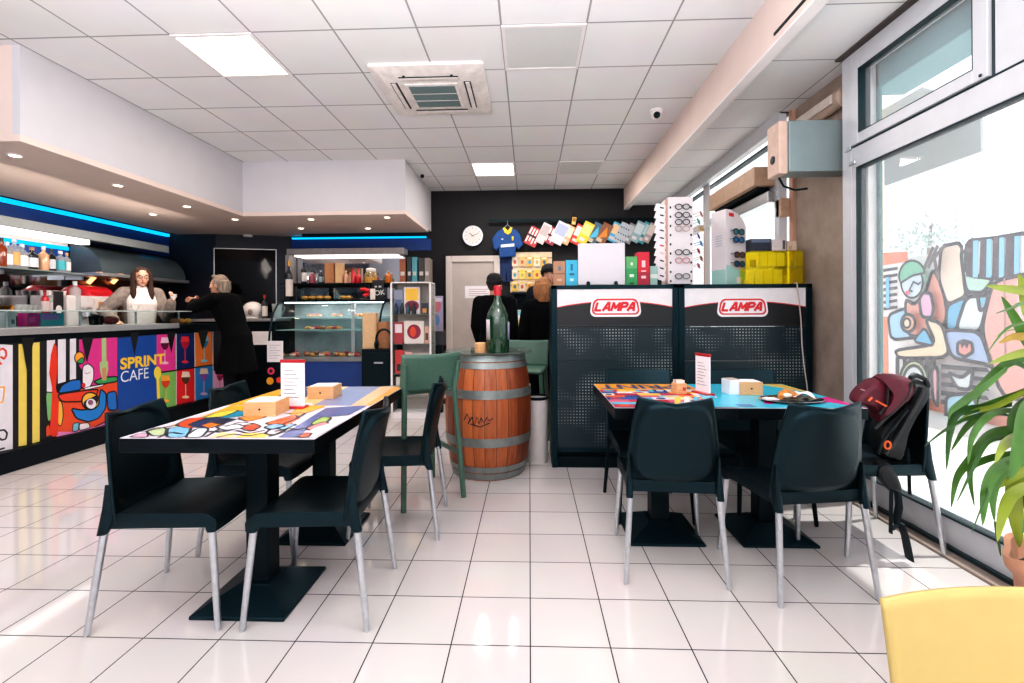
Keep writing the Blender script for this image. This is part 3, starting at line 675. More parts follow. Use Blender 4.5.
# ================================================================ BARREL
bc = Vector((-.335,3.79,0))
t = thing('wine_barrel', 'upright oak wine barrel with grey steel hoops used as a table', 'barrel', bc)
def barr(z): k = (z-.47)/.47; return .345-.062*abs(k)**2.1
def oak():
    m = bpy.data.materials.new('oak_staves'); m.use_nodes = True; N = m.node_tree.nodes; L = m.node_tree.links; b = N['Principled BSDF']
    tc = N.new('ShaderNodeTexCoord'); sp = N.new('ShaderNodeSeparateXYZ'); at = N.new('ShaderNodeMath'); at.operation = 'ARCTAN2'
    ml = N.new('ShaderNodeMath'); ml.operation = 'MULTIPLY'; ml.inputs[1].default_value = 24/(2*PI)
    fl = N.new('ShaderNodeMath'); fl.operation = 'FLOOR'; fc = N.new('ShaderNodeMath'); fc.operation = 'FRACT'
    wn = N.new('ShaderNodeTexWhiteNoise'); wn.noise_dimensions = '1D'
    mp_ = N.new('ShaderNodeMapping'); mp_.inputs['Scale'].default_value = (14,14,1.2); nz = N.new('ShaderNodeTexNoise'); nz.inputs['Scale'].default_value = 3; nz.inputs['Detail'].default_value = 6
    ad = N.new('ShaderNodeMath'); ad.operation = 'ADD'; hf = N.new('ShaderNodeMath'); hf.operation = 'MULTIPLY'; hf.inputs[1].default_value = .5
    rp = N.new('ShaderNodeValToRGB'); e = rp.color_ramp.elements; e[0].position = .25; e[0].color = lin('#6e2f14'); e[1].position = .75; e[1].color = lin('#c87040')
    gp = N.new('ShaderNodeMath'); gp.operation = 'LESS_THAN'; gp.inputs[1].default_value = .05
    mx = N.new('ShaderNodeMix'); mx.data_type = 'RGBA'; mx.inputs[7].default_value = lin('#3a1608')
    L.new(tc.outputs['Object'],sp.inputs[0]); L.new(sp.outputs[1],at.inputs[0]); L.new(sp.outputs[0],at.inputs[1]); L.new(at.outputs[0],ml.inputs[0]); L.new(ml.outputs[0],fl.inputs[0]); L.new(ml.outputs[0],fc.inputs[0])
    L.new(fl.outputs[0],wn.inputs['W']); L.new(tc.outputs['Object'],mp_.inputs[0]); L.new(mp_.outputs[0],nz.inputs['Vector']); L.new(nz.outputs['Fac'],ad.inputs[0]); L.new(wn.outputs['Value'],ad.inputs[1]); L.new(ad.outputs[0],hf.inputs[0])
    L.new(hf.outputs[0],rp.inputs[0]); L.new(rp.outputs[0],mx.inputs[6]); L.new(fc.outputs[0],gp.inputs[0]); L.new(gp.outputs[0],mx.inputs[0]); L.new(mx.outputs[2],b.inputs['Base Color']); b.inputs['Roughness'].default_value = .42
    return m
g = MB(); g.lathe([(barr(z)-.0,z) for z in [i*.94/30 for i in range(31)]], oak(), n=64); body = g.build('staves', t)
M_hoop = mat('galvanised_hoop','#8d9492',.4,.7,.15,14)
for z0, z1 in ((.008,.056),(.064,.108),(.262,.328),(.618,.682),(.838,.882),(.890,.934)):
    MB().lathe([(barr(z0)+.001,z0),(barr(z0)+.006,z0),(barr(z1)+.006,z1),(barr(z1)+.001,z1)], M_hoop, n=64, caps=False).build('hoop', t)
g = MB()
def onb(px, py):
    r = ray(px,py); best = None
    for k in range(400):
        s_ = 3.2+k*.002; p = CAMP+r*s_
        d = (Vector((p.x,p.y))-Vector((bc.x,bc.y))).length
        if d < barr(p.z)+.003: return p-bc
    return CAMP+r*3.7-bc
for s_ in ([(464,420),(467,414),(470,419),(468,424),(472,417)],[(472,417),(474,426),(477,417),(479,424),(481,418)],[(481,418),(484,423),(487,417),(489,421),(493,418)],[(470,424),(480,427),(490,423)]):
    g.tube([onb(*q) for q in s_], .004, P('#1c1a24'), 6)
g.build('handwritten_signature', t)
g = MB().lathe([(.0,.941),(.345,.941),(.35,.946),(.35,.952),(.345,.957),(.0,.957)], glass('tabletop_glass','#d3dedb',ior=1.6,haze='#a9b4b0',hz=.12), n=64); g.build('glass_top', t)
MB().lathe([(.0,.936),(.275,.936),(.275,.9405),(.0,.9405)], mat('barrel_head','#7a5a44',.6), n=48).build('head', t)
# big wine bottle
bp = AZ(498,352.5,.957); t = thing('giant_bottle', 'giant green glass wine bottle with red cap standing on the barrel', 'bottle', bp)
M_bot = mat('green_bottle_glass','#0e3a22',.06,0,.1,6,spec=.8,coat=.6)
k = .086
MB().lathe([(0,0),(k*.95,0),(k,.012),(k,.25),(k*.93,.29),(k*.62,.345),(.030,.385),(.026,.43),(.026,.465)], M_bot, n=36).build('body', t)
MB().lathe([(.028,.43),(.029,.445),(.029,.50),(.022,.505),(0,.505)], mat('red_foil','#c02430',.35), n=24).build('cap', t)
g = MB(); g.grid(lambda i,j: Vector(((k+.001)*math.cos(R(185+45*i)),(k+.001)*math.sin(R(185+45*i)),.10+.15*j)),12,2,mat('label_cream','#cfc3c4',.6)); o = g.build('front_label', t, solid=.001)
g = MB(); g.grid(lambda i,j: Vector(((k+.001)*math.cos(R(-28+40*i)),(k+.001)*math.sin(R(-28+40*i)),.10+.13*j)),12,2,mat('label_lilac','#a9a3c4',.6)); g.build('back_label', t, solid=.001)
p = AZ(480.5,352.5,.957); tag(MB().lathe([(0,0),(.042,0),(.044,.005),(.044,.07),(.040,.075),(0,.075)], M_wood, p, 24).build('wooden_pot'), 'small round wooden pot beside the giant bottle on the barrel', 'pot')

# waste bin
t = thing('waste_bin', 'white cylindrical waste bin with dark rim between barrel and shelving', 'bin', (.058,4.0,0)); t.scale = (.8,.8,1)
MB().lathe([(0,0),(.108,0),(.112,.01),(.122,.535),(.118,.535),(.105,.02),(0,.02)], mat('bin_white','#cfcac8',.45,0,.05), n=32, caps=False).build('body', t)
MB().lathe([(.119,.525),(.126,.53),(.126,.552),(.116,.552)], M_black, n=32, caps=False).build('rim', t)
MB().lathe([(0,.50),(.117,.50)], M_black, n=24, caps=False).build('liner', t)

# ================================================================ THINGS ON THE TABLES
def wood_box(label, px, py, rz, w, d, h, paper=True):
    p = AZ(px,py,HT); t = thing('napkin_box', label, 'napkin box', (p.x,p.y,HT), rz)
    g = MB(); th = .008
    g.box((-w/2,-d/2,0),(w/2,d/2,th),M_wood); g.box((-w/2,-d/2,th),(w/2,-d/2+th,h),M_wood); g.box((-w/2,d/2-th,th),(w/2,d/2,h),M_wood); g.box((-w/2,-d/2+th,th),(-w/2+th,d/2-th,h),M_wood); g.box((w/2-th,-d/2+th,th),(w/2,d/2-th,h),M_wood)
    g.build('box', t, smooth=0, bevel=.0015)
    g = MB()
    for k in range(5): g.box((-w/2+.011,-d/2+.011,.01+k*(h-.006)/5),(w/2-.011,d/2-.011,.009+(k+1)*(h-.006)/5),M_paper)
    g.build('napkins', t, smooth=0)
    if w > .1: MB().lathe([(.005,0),(.005,.002),(.0,.002)],M_tedge,n=14).build('emblem', t, loc=(0,-d/2,h*.5), rot=(PI/2,0,0))
    return t
wood_box('pale wooden napkin box at the near end of the left tables', 267,413.5,R(4),.15,.145,.068)
wood_box('wooden napkin box behind the white menu card on the left', 325,397,R(3),.145,.14,.07)
p = AZ(289,402,HT); t = thing('sugar_box', 'small white carton of sachets beside the left menu card', 'carton', p, R(5))
MB().box((-.022,-.045,0),(.022,.045,.085),M_paper).build('carton', t, smooth=0, bevel=.002); g = MB()
for k in range(4): g.box((-.016,-.035+k*.018,.07),(.016,-.024+k*.018,.097),P(['#9fc4dc','#d9b59a','#e8e4e6','#9fc4dc'][k]))
g.build('sachets', t, smooth=0)
def menu(label, px, py, rz, w, h, m_foot='#b3202a', lines=8):
    p = AZ(px,py,HT); t = thing('menu_stand', label, 'menu stand', (p.x,p.y,HT), rz); mr = mat('red_acrylic',m_foot,.3)
    MB().box((-w/2-.006,-.03,0),(w/2+.006,.03,.012),mr).build('foot', t, smooth=0, bevel=.003)
    g = MB().box((-w/2,-.003,.012),(w/2,.003,h),M_paper)
    for sgn in (-1,1):
        D = Decal(g, lambda u, v, hh: (u*-sgn if sgn > 0 else u, sgn*(.003+hh), v), step=.0003)
        for k in range(lines):
            z = h-.045-k*(h-.08)/lines; D.rect(-w*.36,z,w*(.05+.28*((k*7)%5)/5),z+.003,'#77757e')
    g.build('sheet', t, smooth=0, recalc=False); MB().box((-w/2-.004,-.006,h-.004),(w/2+.004,.006,h+.012),mr).build('top_clip', t, smooth=0, bevel=.002)
    return t
menu('white menu card in red holder upright on the joined left tables', 293,408,R(-3),.125,.235)
menu('white menu card in red holder turned edge-on on the right tables', 703,394,R(-74),.13,.225)
p = AZ(679,393,HT); t = thing('sachet_cube', 'small pale wooden cube of sachets on the orange lettered table', 'sachet holder', p, R(12))
MB().box((-.032,-.032,0),(.032,.032,.06),M_wood).build('cube', t, smooth=0, bevel=.002)
D = MB().box((.006,-.0325,.018),(.026,-.0318,.038),P('#c23a40')); D.build('red_mark', t, smooth=0); g = MB()
for k in range(3): g.box((-.025,-.02+k*.017,.05),(.025,-.01+k*.017,.078),P(['#e7dfd8','#d49a6a','#e7dfd8'][k]))
g.build('sachets', t, smooth=0)
p = AZ(732,393.5,HT); t = thing('sugar_box', 'white carton beside the wooden box on the turquoise table', 'carton', p, R(8))
MB().box((-.04,-.045,0),(.03,.045,.085),M_paper).build('carton', t, smooth=0, bevel=.002); MB().box((-.036,-.04,.085),(.026,.04,.088),P('#bfae9e')).build('lid', t, smooth=0)
wood_box('wooden napkin box on the turquoise table next to white carton', 747.5,393.5,R(-3),.125,.12,.075)
p = AZ(791,401,HT); t = thing('serving_plate', 'oval silver plate on the turquoise table holding a half eaten pastry', 'plate', p, R(4))
g = MB(); g.loft([[Vector((a*math.cos(2*PI*k/40),b*math.sin(2*PI*k/40),z)) for k in range(40)] for a,b,z in ((.10,.065,.001),(.105,.07,.004),(.165,.115,.014),(.168,.118,.012),(.108,.072,.0))], mat('polished_silver','#aab4b8',.15,1)); g.build('dish', t)
M_past = mat('golden_pastry','#c9803a',.6,0,.3,40,bump=.5); M_past2 = mat('pale_pastry','#e6c79a',.6,0,.2,40,bump=.4)
q = Vector(p)+Vector((-.015,0,.012)); t = thing('filled_croissant', 'half eaten golden pastry lying on the silver plate', 'pastry', q, R(10))
g = MB(); g.tube([(-.06,-.02,.012),(-.03,.005,.02),(0,.015,.024),(.035,.012,.02),(.055,-.005,.013)],[.012,.023,.028,.022,.010],M_past,12); g.build('crust', t); MB().ell((-.02,-.015,.02),(.03,.018,.014),mat('cream_filling','#efe2d2',.6)).build('filling', t)
q = Vector(p)+Vector((.062,.02,.010)); g = MB(); 
g.grid(lambda i,j: Vector((q.x+(i-.5)*.11, q.y+(j-.5)*.09, q.z+.014+.018*math.sin(i*5)*math.cos(j*4+1)+.014*i*(1-i)*4)),10,8,M_paper); tag(g.build('crumpled_napkin', solid=.002), 'crumpled white paper napkin on the silver plate', 'napkin')
q = Vector(p)+Vector((-.105,.0,.009)); g = MB(); g.box((q.x-.035,q.y-.03,q.z),(q.x+.03,q.y+.03,q.z+.006),M_paper); tag(g.build('folded_napkin', smooth=0), 'small folded white napkin on left rim of the silver plate', 'napkin')

# ================================================================ BACKPACK
bk = thing('backpack', 'maroon and black hiking backpack hung over the chair by the window', 'backpack', (2.0,2.62,.40))
M_mar = mat('maroon_nylon','#5c1428',.65,0,.25,30,bump=.15); M_bn = mat('black_nylon','#15191c',.6,0,.25,25,bump=.3); M_strap = mat('dark_webbing','#142228',.7)

BO = Vector((2.0,2.62,.40))
def smooth_poly(p, it=2):
    for _ in range(it):
        q = []
        for i in range(len(p)):
            a, c = Vector(p[i]), Vector(p[(i+1) % len(p)]); q += [a*.75+c*.25, a*.25+c*.75]
        p = q
    return p
def puff(pts, y0, y1, m, it=2, prof=((0,.62),(.08,.86),(.28,.98),(.5,1.0),(.72,.98),(.92,.86),(1,.62)), slope=.38):
    """soft stuffed shape: a silhouette given about the plane y, filled out in depth"""
    pts = smooth_poly([(720+x/3.417, 360+y/3.417) for x, y in pts], it); ym = y0+.08
    P3 = [AY(a, b, ym) for a, b in pts]; c = sum(P3, Vector())/len(P3); g = MB(); rs = []
    for t_, k in prof:
        y = y0+(y1-y0)*t_; rs.append([Vector((c.x+(p.x-c.x)*k+slope*(y-ym), y, c.z+(p.z-c.z)*k))-BO for p in P3])
    g.loft(rs, m); return g
puff([(650,58),(700,72),(716,95),(695,130),(662,180),(625,255),(612,330),(600,352),(570,338),(540,335),(522,300),(528,225),(600,165),(640,120)],2.50,2.72,M_bn).build('main_body', bk)
puff([(525,345),(560,335),(590,368),(613,430),(602,452),(570,442),(542,412),(518,378)],2.46,2.60,M_bn).build('hip_pad', bk)
puff([(448,132),(470,100),(492,84),(520,62),(558,66),(578,95),(574,150),(545,185),(522,180),(500,155),(455,148)],2.47,2.66,M_mar,1).build('maroon_pocket', bk)
puff([(535,64),(560,50),(625,52),(656,72),(652,118),(602,160),(575,188),(532,214),(522,192),(566,140),(572,92)],2.44,2.66,M_mar,1).build('maroon_lid', bk)
def bt(pts, w, m, name, y=2.43, flat=.22, n=8): MB().tube([AY(720+a/3.417, 360+b/3.417, y)-BO for a, b in pts], w, m, n, flat=flat).build(name, bk)
bt([(655,75),(640,125),(600,170),(560,205),(530,235)],.007,M_bn,'zip_seam',2.445,1.); bt([(574,95),(572,150),(545,186)],.006,M_bn,'zip_seam',2.455,1.)
bt([(692,95),(660,160),(620,230),(585,290),(560,320)],.022,M_bn,'shoulder_strap',2.475,.5); bt([(640,170),(600,220),(560,270),(540,320)],.012,M_strap,'compression_cord',2.47,.4)
bt([(650,60),(672,52),(700,66),(712,92)],.012,M_bn,'grab_handle',2.55,1.)
bt([(585,438),(584,520),(583,592)],.014,M_strap,'webbing_strap'); bt([(606,446),(612,500),(603,545),(607,572)],.026,M_strap,'webbing_strap',2.42); bt([(618,556),(634,610),(648,682)],.030,M_strap,'webbing_strap',2.40); bt([(640,300),(646,390),(648,460)],.013,M_strap,'webbing_strap',2.52)
bt([(588,578),(618,556)],.012,M_strap,'strap_buckle',2.415,.6)
bt([(535,140),(552,150),(568,158)],.008,P('#e8662a'),'orange_pull',2.425,.6); bt([(520,128),(508,140)],.007,P('#e8662a'),'orange_pull',2.45,.6)
MB().tube([AY(720+(573+10*math.cos(q))/3.417,360+(291+13*math.sin(q))/3.417,2.455)-BO for q in [2*PI*k/14 for k in range(15)]],.005,P('#e8662a'),6,caps=False).build('orange_ring', bk)
bt([(482,100),(506,110)],.005,P('#d9b9bd'),'brand_strip',2.49,.5)

# ================================================================ POTTED PLANT
pc = Vector((1.80,1.60,0)); pl = thing('potted_plant', 'tall strap-leaved plant in terracotta pot at the right edge by the window', 'plant', pc)
M_terra = mat('terracotta_wrap','#c99477',.7,0,.2,9,bump=.4)
g = MB(); rs = []
for r_, z in ((.13,0),(.135,.02),(.165,.36),(.185,.40),(.19,.435),(.172,.43),(.155,.36)):
    rs.append([Vector((r_*(1+(.05*math.sin(5*a)+.03*math.sin(9*a+1))*(z > .3))*math.cos(a), r_*(1+(.05*math.sin(5*a)+.03*math.sin(9*a+1))*(z > .3))*math.sin(a), z+(.014*math.sin(4*a) if z > .38 else 0))) for a in [2*PI*k/40 for k in range(40)]])
g.loft(rs, M_terra, caps=True); g.build('pot', pl)
MB().lathe([(0,.37),(.10,.375),(.158,.37)], mat('potting_soil','#2b2019',.95,0,.4,60,bump=.6), n=30, caps=False).build('soil', pl)
MB().tube([(.0,0,.37),(.02,.01,.6),(.0,.02,.9),(.02,.01,1.12)],[.022,.02,.017,.012],mat('cane_bark','#8d7a4f',.8,0,.3,30)).tube([(.05,-.05,.37),(.09,-.06,.6),(.08,-.05,.78)],[.016,.014,.011],MATS['cane_bark']).build('stem', pl)
M_l1 = mat('leaf_green','#4d7a30',.4,0,.35,6); M_l2 = mat('leaf_yellow_green','#98a83e',.4,0,.25,6); M_l3 = mat('leaf_dark_green','#39622c',.4,0,.3,6)
random.seed(12); lf = MB()
def leaf(o, az, el, ln, wd, droop, m):
    pts = []; p = Vector(o); e = el; n = 12; ps = []
    for k in range(n+1):
        ps.append(p.copy()); p = p+Vector((math.cos(az)*math.cos(e),math.sin(az)*math.cos(e),math.sin(e)))*ln/n; e -= droop/n*(1+.8*k/n)
    s_ = Vector((-math.sin(az),math.cos(az),0)); vs = []; fs = []
    for k, q in enumerate(ps):
        f = k/n; w = wd*(min(1,f*4+.35) if f < .3 else 1-((f-.3)/.7)**2.2)*.5+.0008
        t_ = (ps[min(k+1,n)]-ps[max(k-1,0)]).normalized(); nn = s_.cross(t_)
        vs += [q-s_*w+nn*w*.35, q, q+s_*w+nn*w*.35]
    for k in range(n):
        for j in range(2): fs.append((k*3+j,k*3+j+1,k*3+j+4,k*3+j+3))
    lf.add(vs,fs,m)
def pleaf(pts, wd, m, y0, y1, src=None):
    pts = [(924+x/src[2], src[1]+y/src[2]) for x, y in pts]; n = len(pts); ctl = [AY(a, b, y0+(y1-y0)*i/(n-1))-pc for i, (a, b) in enumerate(pts)]
    ps = []
    for i in range(n-1):
        p0_, p1_, p2_, p3_ = ctl[max(i-1,0)], ctl[i], ctl[i+1], ctl[min(i+2,n-1)]
        for k in range(6):
            u_ = k/6; ps.append(.5*((2*p1_)+(p2_-p0_)*u_+(2*p0_-5*p1_+4*p2_-p3_)*u_*u_+(3*p1_-p0_-3*p2_+p3_)*u_**3))
    ps.append(ctl[-1]); n = len(ps)-1; vs = []; fs = []
    for k, q in enumerate(ps):
        f = k/n; w = wd*(.45+.55*min(1,f*3) if f < .33 else 1-((f-.33)/.67)**2.4)*.5+.0006
        t_ = (ps[min(k+1,n)]-ps[max(k-1,0)]).normalized(); s_ = t_.cross(Vector((.25,1,.15))).normalized(); nn = s_.cross(t_)
        vs += [q-s_*w-nn*w*.4, q, q+s_*w-nn*w*.4]
    for k in range(n):
        for j in range(2): fs.append((k*3+j,k*3+j+1,k*3+j+4,k*3+j+3))
    lf.add(vs,fs,m)
UA, UB = (924,270,4.27), (924,410,3.415)
for pts, w, m, u_ in (
 ([(520,110),(427,90),(340,78),(262,66)],.034,M_l2,UA), ([(520,420),(440,310),(380,200),(330,112)],.040,M_l1,UA), ([(480,260),(440,180),(420,90),(405,15)],.042,M_l2,UA),
 ([(520,180),(440,220),(350,250),(270,352)],.012,M_l1,UA), ([(480,120),(400,150),(305,186)],.010,M_l1,UA), ([(500,260),(430,280),(370,285),(318,312)],.034,mat('leaf_ochre','#b8963a',.5,0,.25,8),UA), ([(520,350),(430,350),(350,370),(275,400)],.034,M_l2,UA),
 ([(520,330),(430,370),(330,410),(200,540),(105,655)],.038,M_l1,UA), ([(500,480),(420,520),(300,560),(200,590)],.030,M_l1,UA), ([(520,470),(400,530),(300,580),(215,600),(150,640)],.026,M_l2,UA), ([(480,560),(420,580),(380,640),(370,740)],.075,M_l1,UA), ([(520,500),(470,440),(400,400),(330,400)],.020,M_l3,UA),
 ([(350,420),(250,500),(160,560),(110,600),(102,640)],.034,M_l1,UA),
 ([(300,-20),(200,-10),(110,10),(85,80),(76,205)],.036,M_l3,UB), ([(300,20),(220,10),(140,30),(60,75),(0,125)],.016,M_l3,UB), ([(280,10),(200,15),(140,60),(92,140)],.030,M_l1,UB), ([(310,0),(240,5),(190,40),(158,100),(150,185)],.036,M_l1,UB),
 ([(400,60),(300,65),(220,85),(160,160),(110,230),(92,335)],.046,M_l1,UB), ([(400,80),(290,90),(215,110),(165,200),(110,318)],.020,M_l3,UB), ([(380,130),(280,150),(200,170),(155,210),(172,330)],.032,M_l1,UB),
 ([(400,170),(310,170),(240,200),(205,280),(200,395)],.058,M_l1,UB), ([(400,170),(320,180),(250,230),(232,300),(240,380)],.040,M_l1,UB), ([(400,200),(320,210),(270,240),(235,270)],.050,M_l2,UB), ([(380,90),(310,90),(260,120),(240,180)],.060,M_l2,UB), ([(260,120),(230,240),(195,330),(162,420)],.010,M_l3,UB), ([(240,380),(250,430),(262,500)],.012,M_l3,UB),
 ([(400,240),(340,260),(290,290),(262,360),(250,450)],.056,M_l2,UB), ([(380,-60),(345,0),(320,110),(290,240)],.085,M_l1,UB), ([(400,150),(345,180),(320,280),(318,380)],.070,M_l3,UB), ([(380,160),(330,200),(300,260),(308,360),(318,420),(326,470)],.06,M_l2,UB), ([(380,300),(345,340),(335,420)],.060,M_l1,UB)):
    a_ = random.uniform(-.10,.12); pleaf(pts, w*.78, m, 1.62, 1.56+a_, u_)
for i in range(26):
    h = random.choice((1.12,1.08,1.02,.82,.78)); base = (.02,.01,h) if h > .85 else (.08,-.05,h)
    leaf(base, R(random.uniform(-95,95)), R(random.uniform(0,75)), random.uniform(.35,.55), random.uniform(.035,.055), R(random.uniform(60,140)), random.choice((M_l1,M_l1,M_l2,M_l3)))
lf.build('foliage', pl, smooth=60, recalc=False)
# ================================================================ SHELVING UNITS (gondolas)
def peg():
    m = bpy.data.materials.new('perforated_metal'); m.use_nodes = True; N = m.node_tree.nodes; L = m.node_tree.links; b = N['Principled BSDF']
    tc = N.new('ShaderNodeTexCoord'); sp = N.new('ShaderNodeSeparateXYZ'); L.new(tc.outputs['Object'],sp.inputs[0])
    def frac(o):
        a = N.new('ShaderNodeMath'); a.operation = 'MULTIPLY'; a.inputs[1].default_value = 1/.0245; f = N.new('ShaderNodeMath'); f.operation = 'FRACT'; s_ = N.new('ShaderNodeMath'); s_.operation = 'SUBTRACT'; s_.inputs[1].default_value = .5
        L.new(sp.outputs[o],a.inputs[0]); L.new(a.outputs[0],f.inputs[0]); L.new(f.outputs[0],s_.inputs[0]); p = N.new('ShaderNodeMath'); p.operation = 'POWER'; p.inputs[1].default_value = 2; L.new(s_.outputs[0],p.inputs[0]); return p
    a, c = frac(0), frac(2); ad = N.new('ShaderNodeMath'); ad.operation = 'ADD'; L.new(a.outputs[0],ad.inputs[0]); L.new(c.outputs[0],ad.inputs[1])
    lt = N.new('ShaderNodeMath'); lt.operation = 'LESS_THAN'; lt.inputs[1].default_value = .042; L.new(ad.outputs[0],lt.inputs[0])
    nz = N.new('ShaderNodeTexNoise'); nz.inputs['Scale'].default_value = 3.2; mr = N.new('ShaderNodeMapRange'); mr.inputs['From Min'].default_value = .47; mr.inputs['From Max'].default_value = .66; L.new(tc.outputs['Object'],nz.inputs['Vector']); L.new(nz.outputs['Fac'],mr.inputs['Value'])
    hr = N.new('ShaderNodeMix'); hr.data_type = 'RGBA'; hr.inputs[6].default_value = lin('#12252b'); hr.inputs[7].default_value = lin('#b4bcb9'); L.new(mr.outputs[0],hr.inputs[0])
    mx = N.new('ShaderNodeMix'); mx.data_type = 'RGBA'; mx.inputs[6].default_value = lin('#0a252d'); L.new(hr.outputs[2],mx.inputs[7]); L.new(lt.outputs[0],mx.inputs[0]); L.new(mx.outputs[2],b.inputs['Base Color']); b.inputs['Roughness'].default_value = .4
    return m
M_peg = peg(); YL = 3.83; HL = 1.476
def gondola(label, x0, x1, zx):
    t = thing('shelving_unit', label, 'shelving unit', ((x0+x1)/2,YL,0), 0); cx = (x0+x1)/2; w = (x1-x0)/2
    g = MB()
    for s_ in (-1,1): g.box((s_*w-(.045 if s_ > 0 else 0),-.005,0),(s_*w+(.045 if s_ < 0 else 0),.05,HL),M_pegm)
    g.box((-w,-.005,HL-.03),(w,.05,HL),M_pegm); g.box((-w,.05,HL-.03),(w,.46,HL),M_pegm); g.box((-w,.05,.0),(-w+.02,.46,HL-.03),M_pegm); g.box((w-.02,.05,0),(w,.46,HL-.03),M_pegm)
    g.build('frame', t, smooth=0, bevel=.003)
    zb = AY(600,326.9,YL).z; 
    for k, (a, c) in enumerate(((.16,.56),(.563,.86),(.863,zb-.003))): MB().box((-w+.045,.012,a),(w-.045,.026,c),M_peg).build('perforated_panel', t, smooth=0)
    MB().box((-w+.02,.05,.0),(w-.02,.07,.20),M_blackm).box((-w+.045,.0,.0),(w-.045,.03,.085),M_blackm).box((-w+.045,.005,.125),(w-.045,.03,.157),M_pegm).build('kick_panel', t, smooth=0, bevel=.003)
    g = MB().box((-w+.045,.006,zb),(w-.045,.02,HL-.03),P('#15181b'))
    D = Decal(g, lambda u, v, h: (u-cx,.006-h,v), step=.0006)
    def c(x, y): p = AY(540+(x+zx)/3.414, 280+y/3.414, YL); return (p.x,p.z)
    xl, xr = x0+.047, x1-.047; zt = HL-.032; z1 = c(60,93)[1]; zm = c(250,72)[1]
    arc = [(xl+(xr-xl)*i/24, z1+(zm-z1)*(1-(2*i/24-1)**2)) for i in range(25)]
    D.poly([(xl,zt)]+arc+[(xr,zt)], '#e6e2e4', .3); D.stroke([(a,b-.002) for a,b in arc], .007, '#d42a34')
    def rr(x0,y0,x1,y1,sk):
        a, b_ = c(x0,y1), c(x1,y0); n = 8; r_ = (b_[1]-a[1])*.33; out = []
        for cx_, cy_, q in ((b_[0]-r_,b_[1]-r_,0),(a[0]+r_,b_[1]-r_,1),(a[0]+r_,a[1]+r_,2),(b_[0]-r_,a[1]+r_,3)):
            for i in range(n): an = PI/2*(q+i/(n-1)); out.append((cx_+r_*math.cos(an)+(cy_+r_*math.sin(an)-a[1])*sk,cy_+r_*math.sin(an)))
        m = (a[0]+b_[0])/2; hh = b_[1]-a[1]; return [(p if abs(p[1]-a[1]) < hh*.5 else m+(p[0]-m)*.90 if False else p[0], p[1]) if False else (m+(p[0]-m)*(1.0-.10*(p[1]-a[1])/hh),p[1]) for p in out]
    D.poly(rr(169,58,348,126,0), '#eeeaec', .3); D.poly(rr(175,63,342,119,0), '#d42a34', .3); D.poly(rr(181,69,336,114,0), '#eeeaec', .3)
    a, b_ = c(187,109), c(331,73); lh = b_[1]-a[1]; lw_ = (b_[0]-a[0])/5.15; x_ = a[0]+.004
    for L_, adv in (([[(0,1),(0,0),(.62,0)]],.95),([[(0,0),(.36,1),(.52,1),(.72,0)],[(.16,.30),(.66,.30)]],1.0),([[(0,0),(.06,1),(.42,.30),(.82,1),(.84,0)]],1.12),([[(0,0),(0,1),(.52,1),(.66,.82),(.58,.52),(0,.44)]],.88),([[(0,0),(.36,1),(.52,1),(.72,0)],[(.16,.30),(.66,.30)]],.9)):
        for st_ in L_: D.stroke([(x_+(p*1.0)*lw_+q*lh*.22, a[1]+.012+q*(lh-.024)) for p, q in st_], .0195, '#d8202c')
        x_ += adv*lw_
    D.rect(c(60,150)[0], c(0,158)[1], xr, c(0,155)[1], '#2b3034')
    o = g.build('header_sign', t, smooth=0, recalc=False); o['label'] = 'white and black header sign with red lettering'
    return t
xa, xb, xc_ = AY(551.3,285,YL).x, AY(678.5,285,YL).x, AY(812,285,YL).x
gondola('black perforated shelving unit with red lettered header, nearer the barrel', xa, xb-.002, 0)
gondola('black perforated shelving unit with red lettered header, by the pillar', xb+.002, xc_, 434)
c0 = AY(797,283,YL-.012)
cab = [AY(px,py,3.818) for px,py in ((797,284),(799,300),(801,320),(802,345),(804,365),(807,385),(808,400))]
tag(MB().tube([Vector((cab[0].x,3.86,HL+.006))]+[Vector((cab[0].x,3.822,HL+.008))]+cab+[Vector((cab[-1].x,3.818,.02))],.0045,mat('white_cable','#c9bcb8',.5),8).build('power_cable'), 'thin white cable hanging down the front of the pillar-side shelving', 'cable')

# ---- on top of the shelving
def topbox(name, label, cat, px0, px1, py0, col, y, d=.12, group=None, bands=(), rough=.45):
    a, c = AY(px0,py0,y), AY(px1,py0,y); cx = (a.x+c.x)/2; h = a.z-HL-.002
    t = thing(name, label, cat, (cx,y,HL+.001), 0, group); w = (c.x-a.x)/2-.001
    g = MB().box((-w,0,0),(w,d,h),P(col,rough)); D = Decal(g, lambda u, v, hh: (u*w*2-w,-hh,v*h), step=.0005)
    for bnd in bands: D.rect(*bnd[:4], bnd[4])
    g.build('carton', t, smooth=0, recalc=False); return t
topbox('product_box', 'brown cardboard product box left of the blue one on top of shelving','box',553.5,565.3,261,'#b58464',4.0,bands=((0,.48,1,.52,'#7d563c'),(.4,.62,.62,.8,'#4a6f86'),(.3,.22,.7,.3,'#d7b295')))
topbox('product_box', 'bright blue product box beside the white board on top of shelving','box',565.6,577.8,260,'#35b4d6',4.0,bands=((.4,.6,.6,.85,'#1b6f9a'),(.3,.42,.7,.5,'#1b5f8a'),(.35,.2,.65,.3,'#bfe6f2')))
a, c = AY(578,243.5,3.98), AY(625.2,285,3.98); t = thing('display_board', 'blank white board standing on black clips on top of shelving', 'board', ((a.x+c.x)/2,3.98,HL)); w = (c.x-a.x)/2
MB().box((-w,0,.012),(w,.012,a.z-HL), mat('board_white','#dcd7dd',.4,0,.02,4)).build('panel', t, smooth=0, bevel=.004)
for x in (-w*.58,w*.6): MB().lathe([(.016,0),(.016,.03),(.010,.04),(0,.04)],M_black,n=14).build('clip', t, loc=(x,-.01,0))
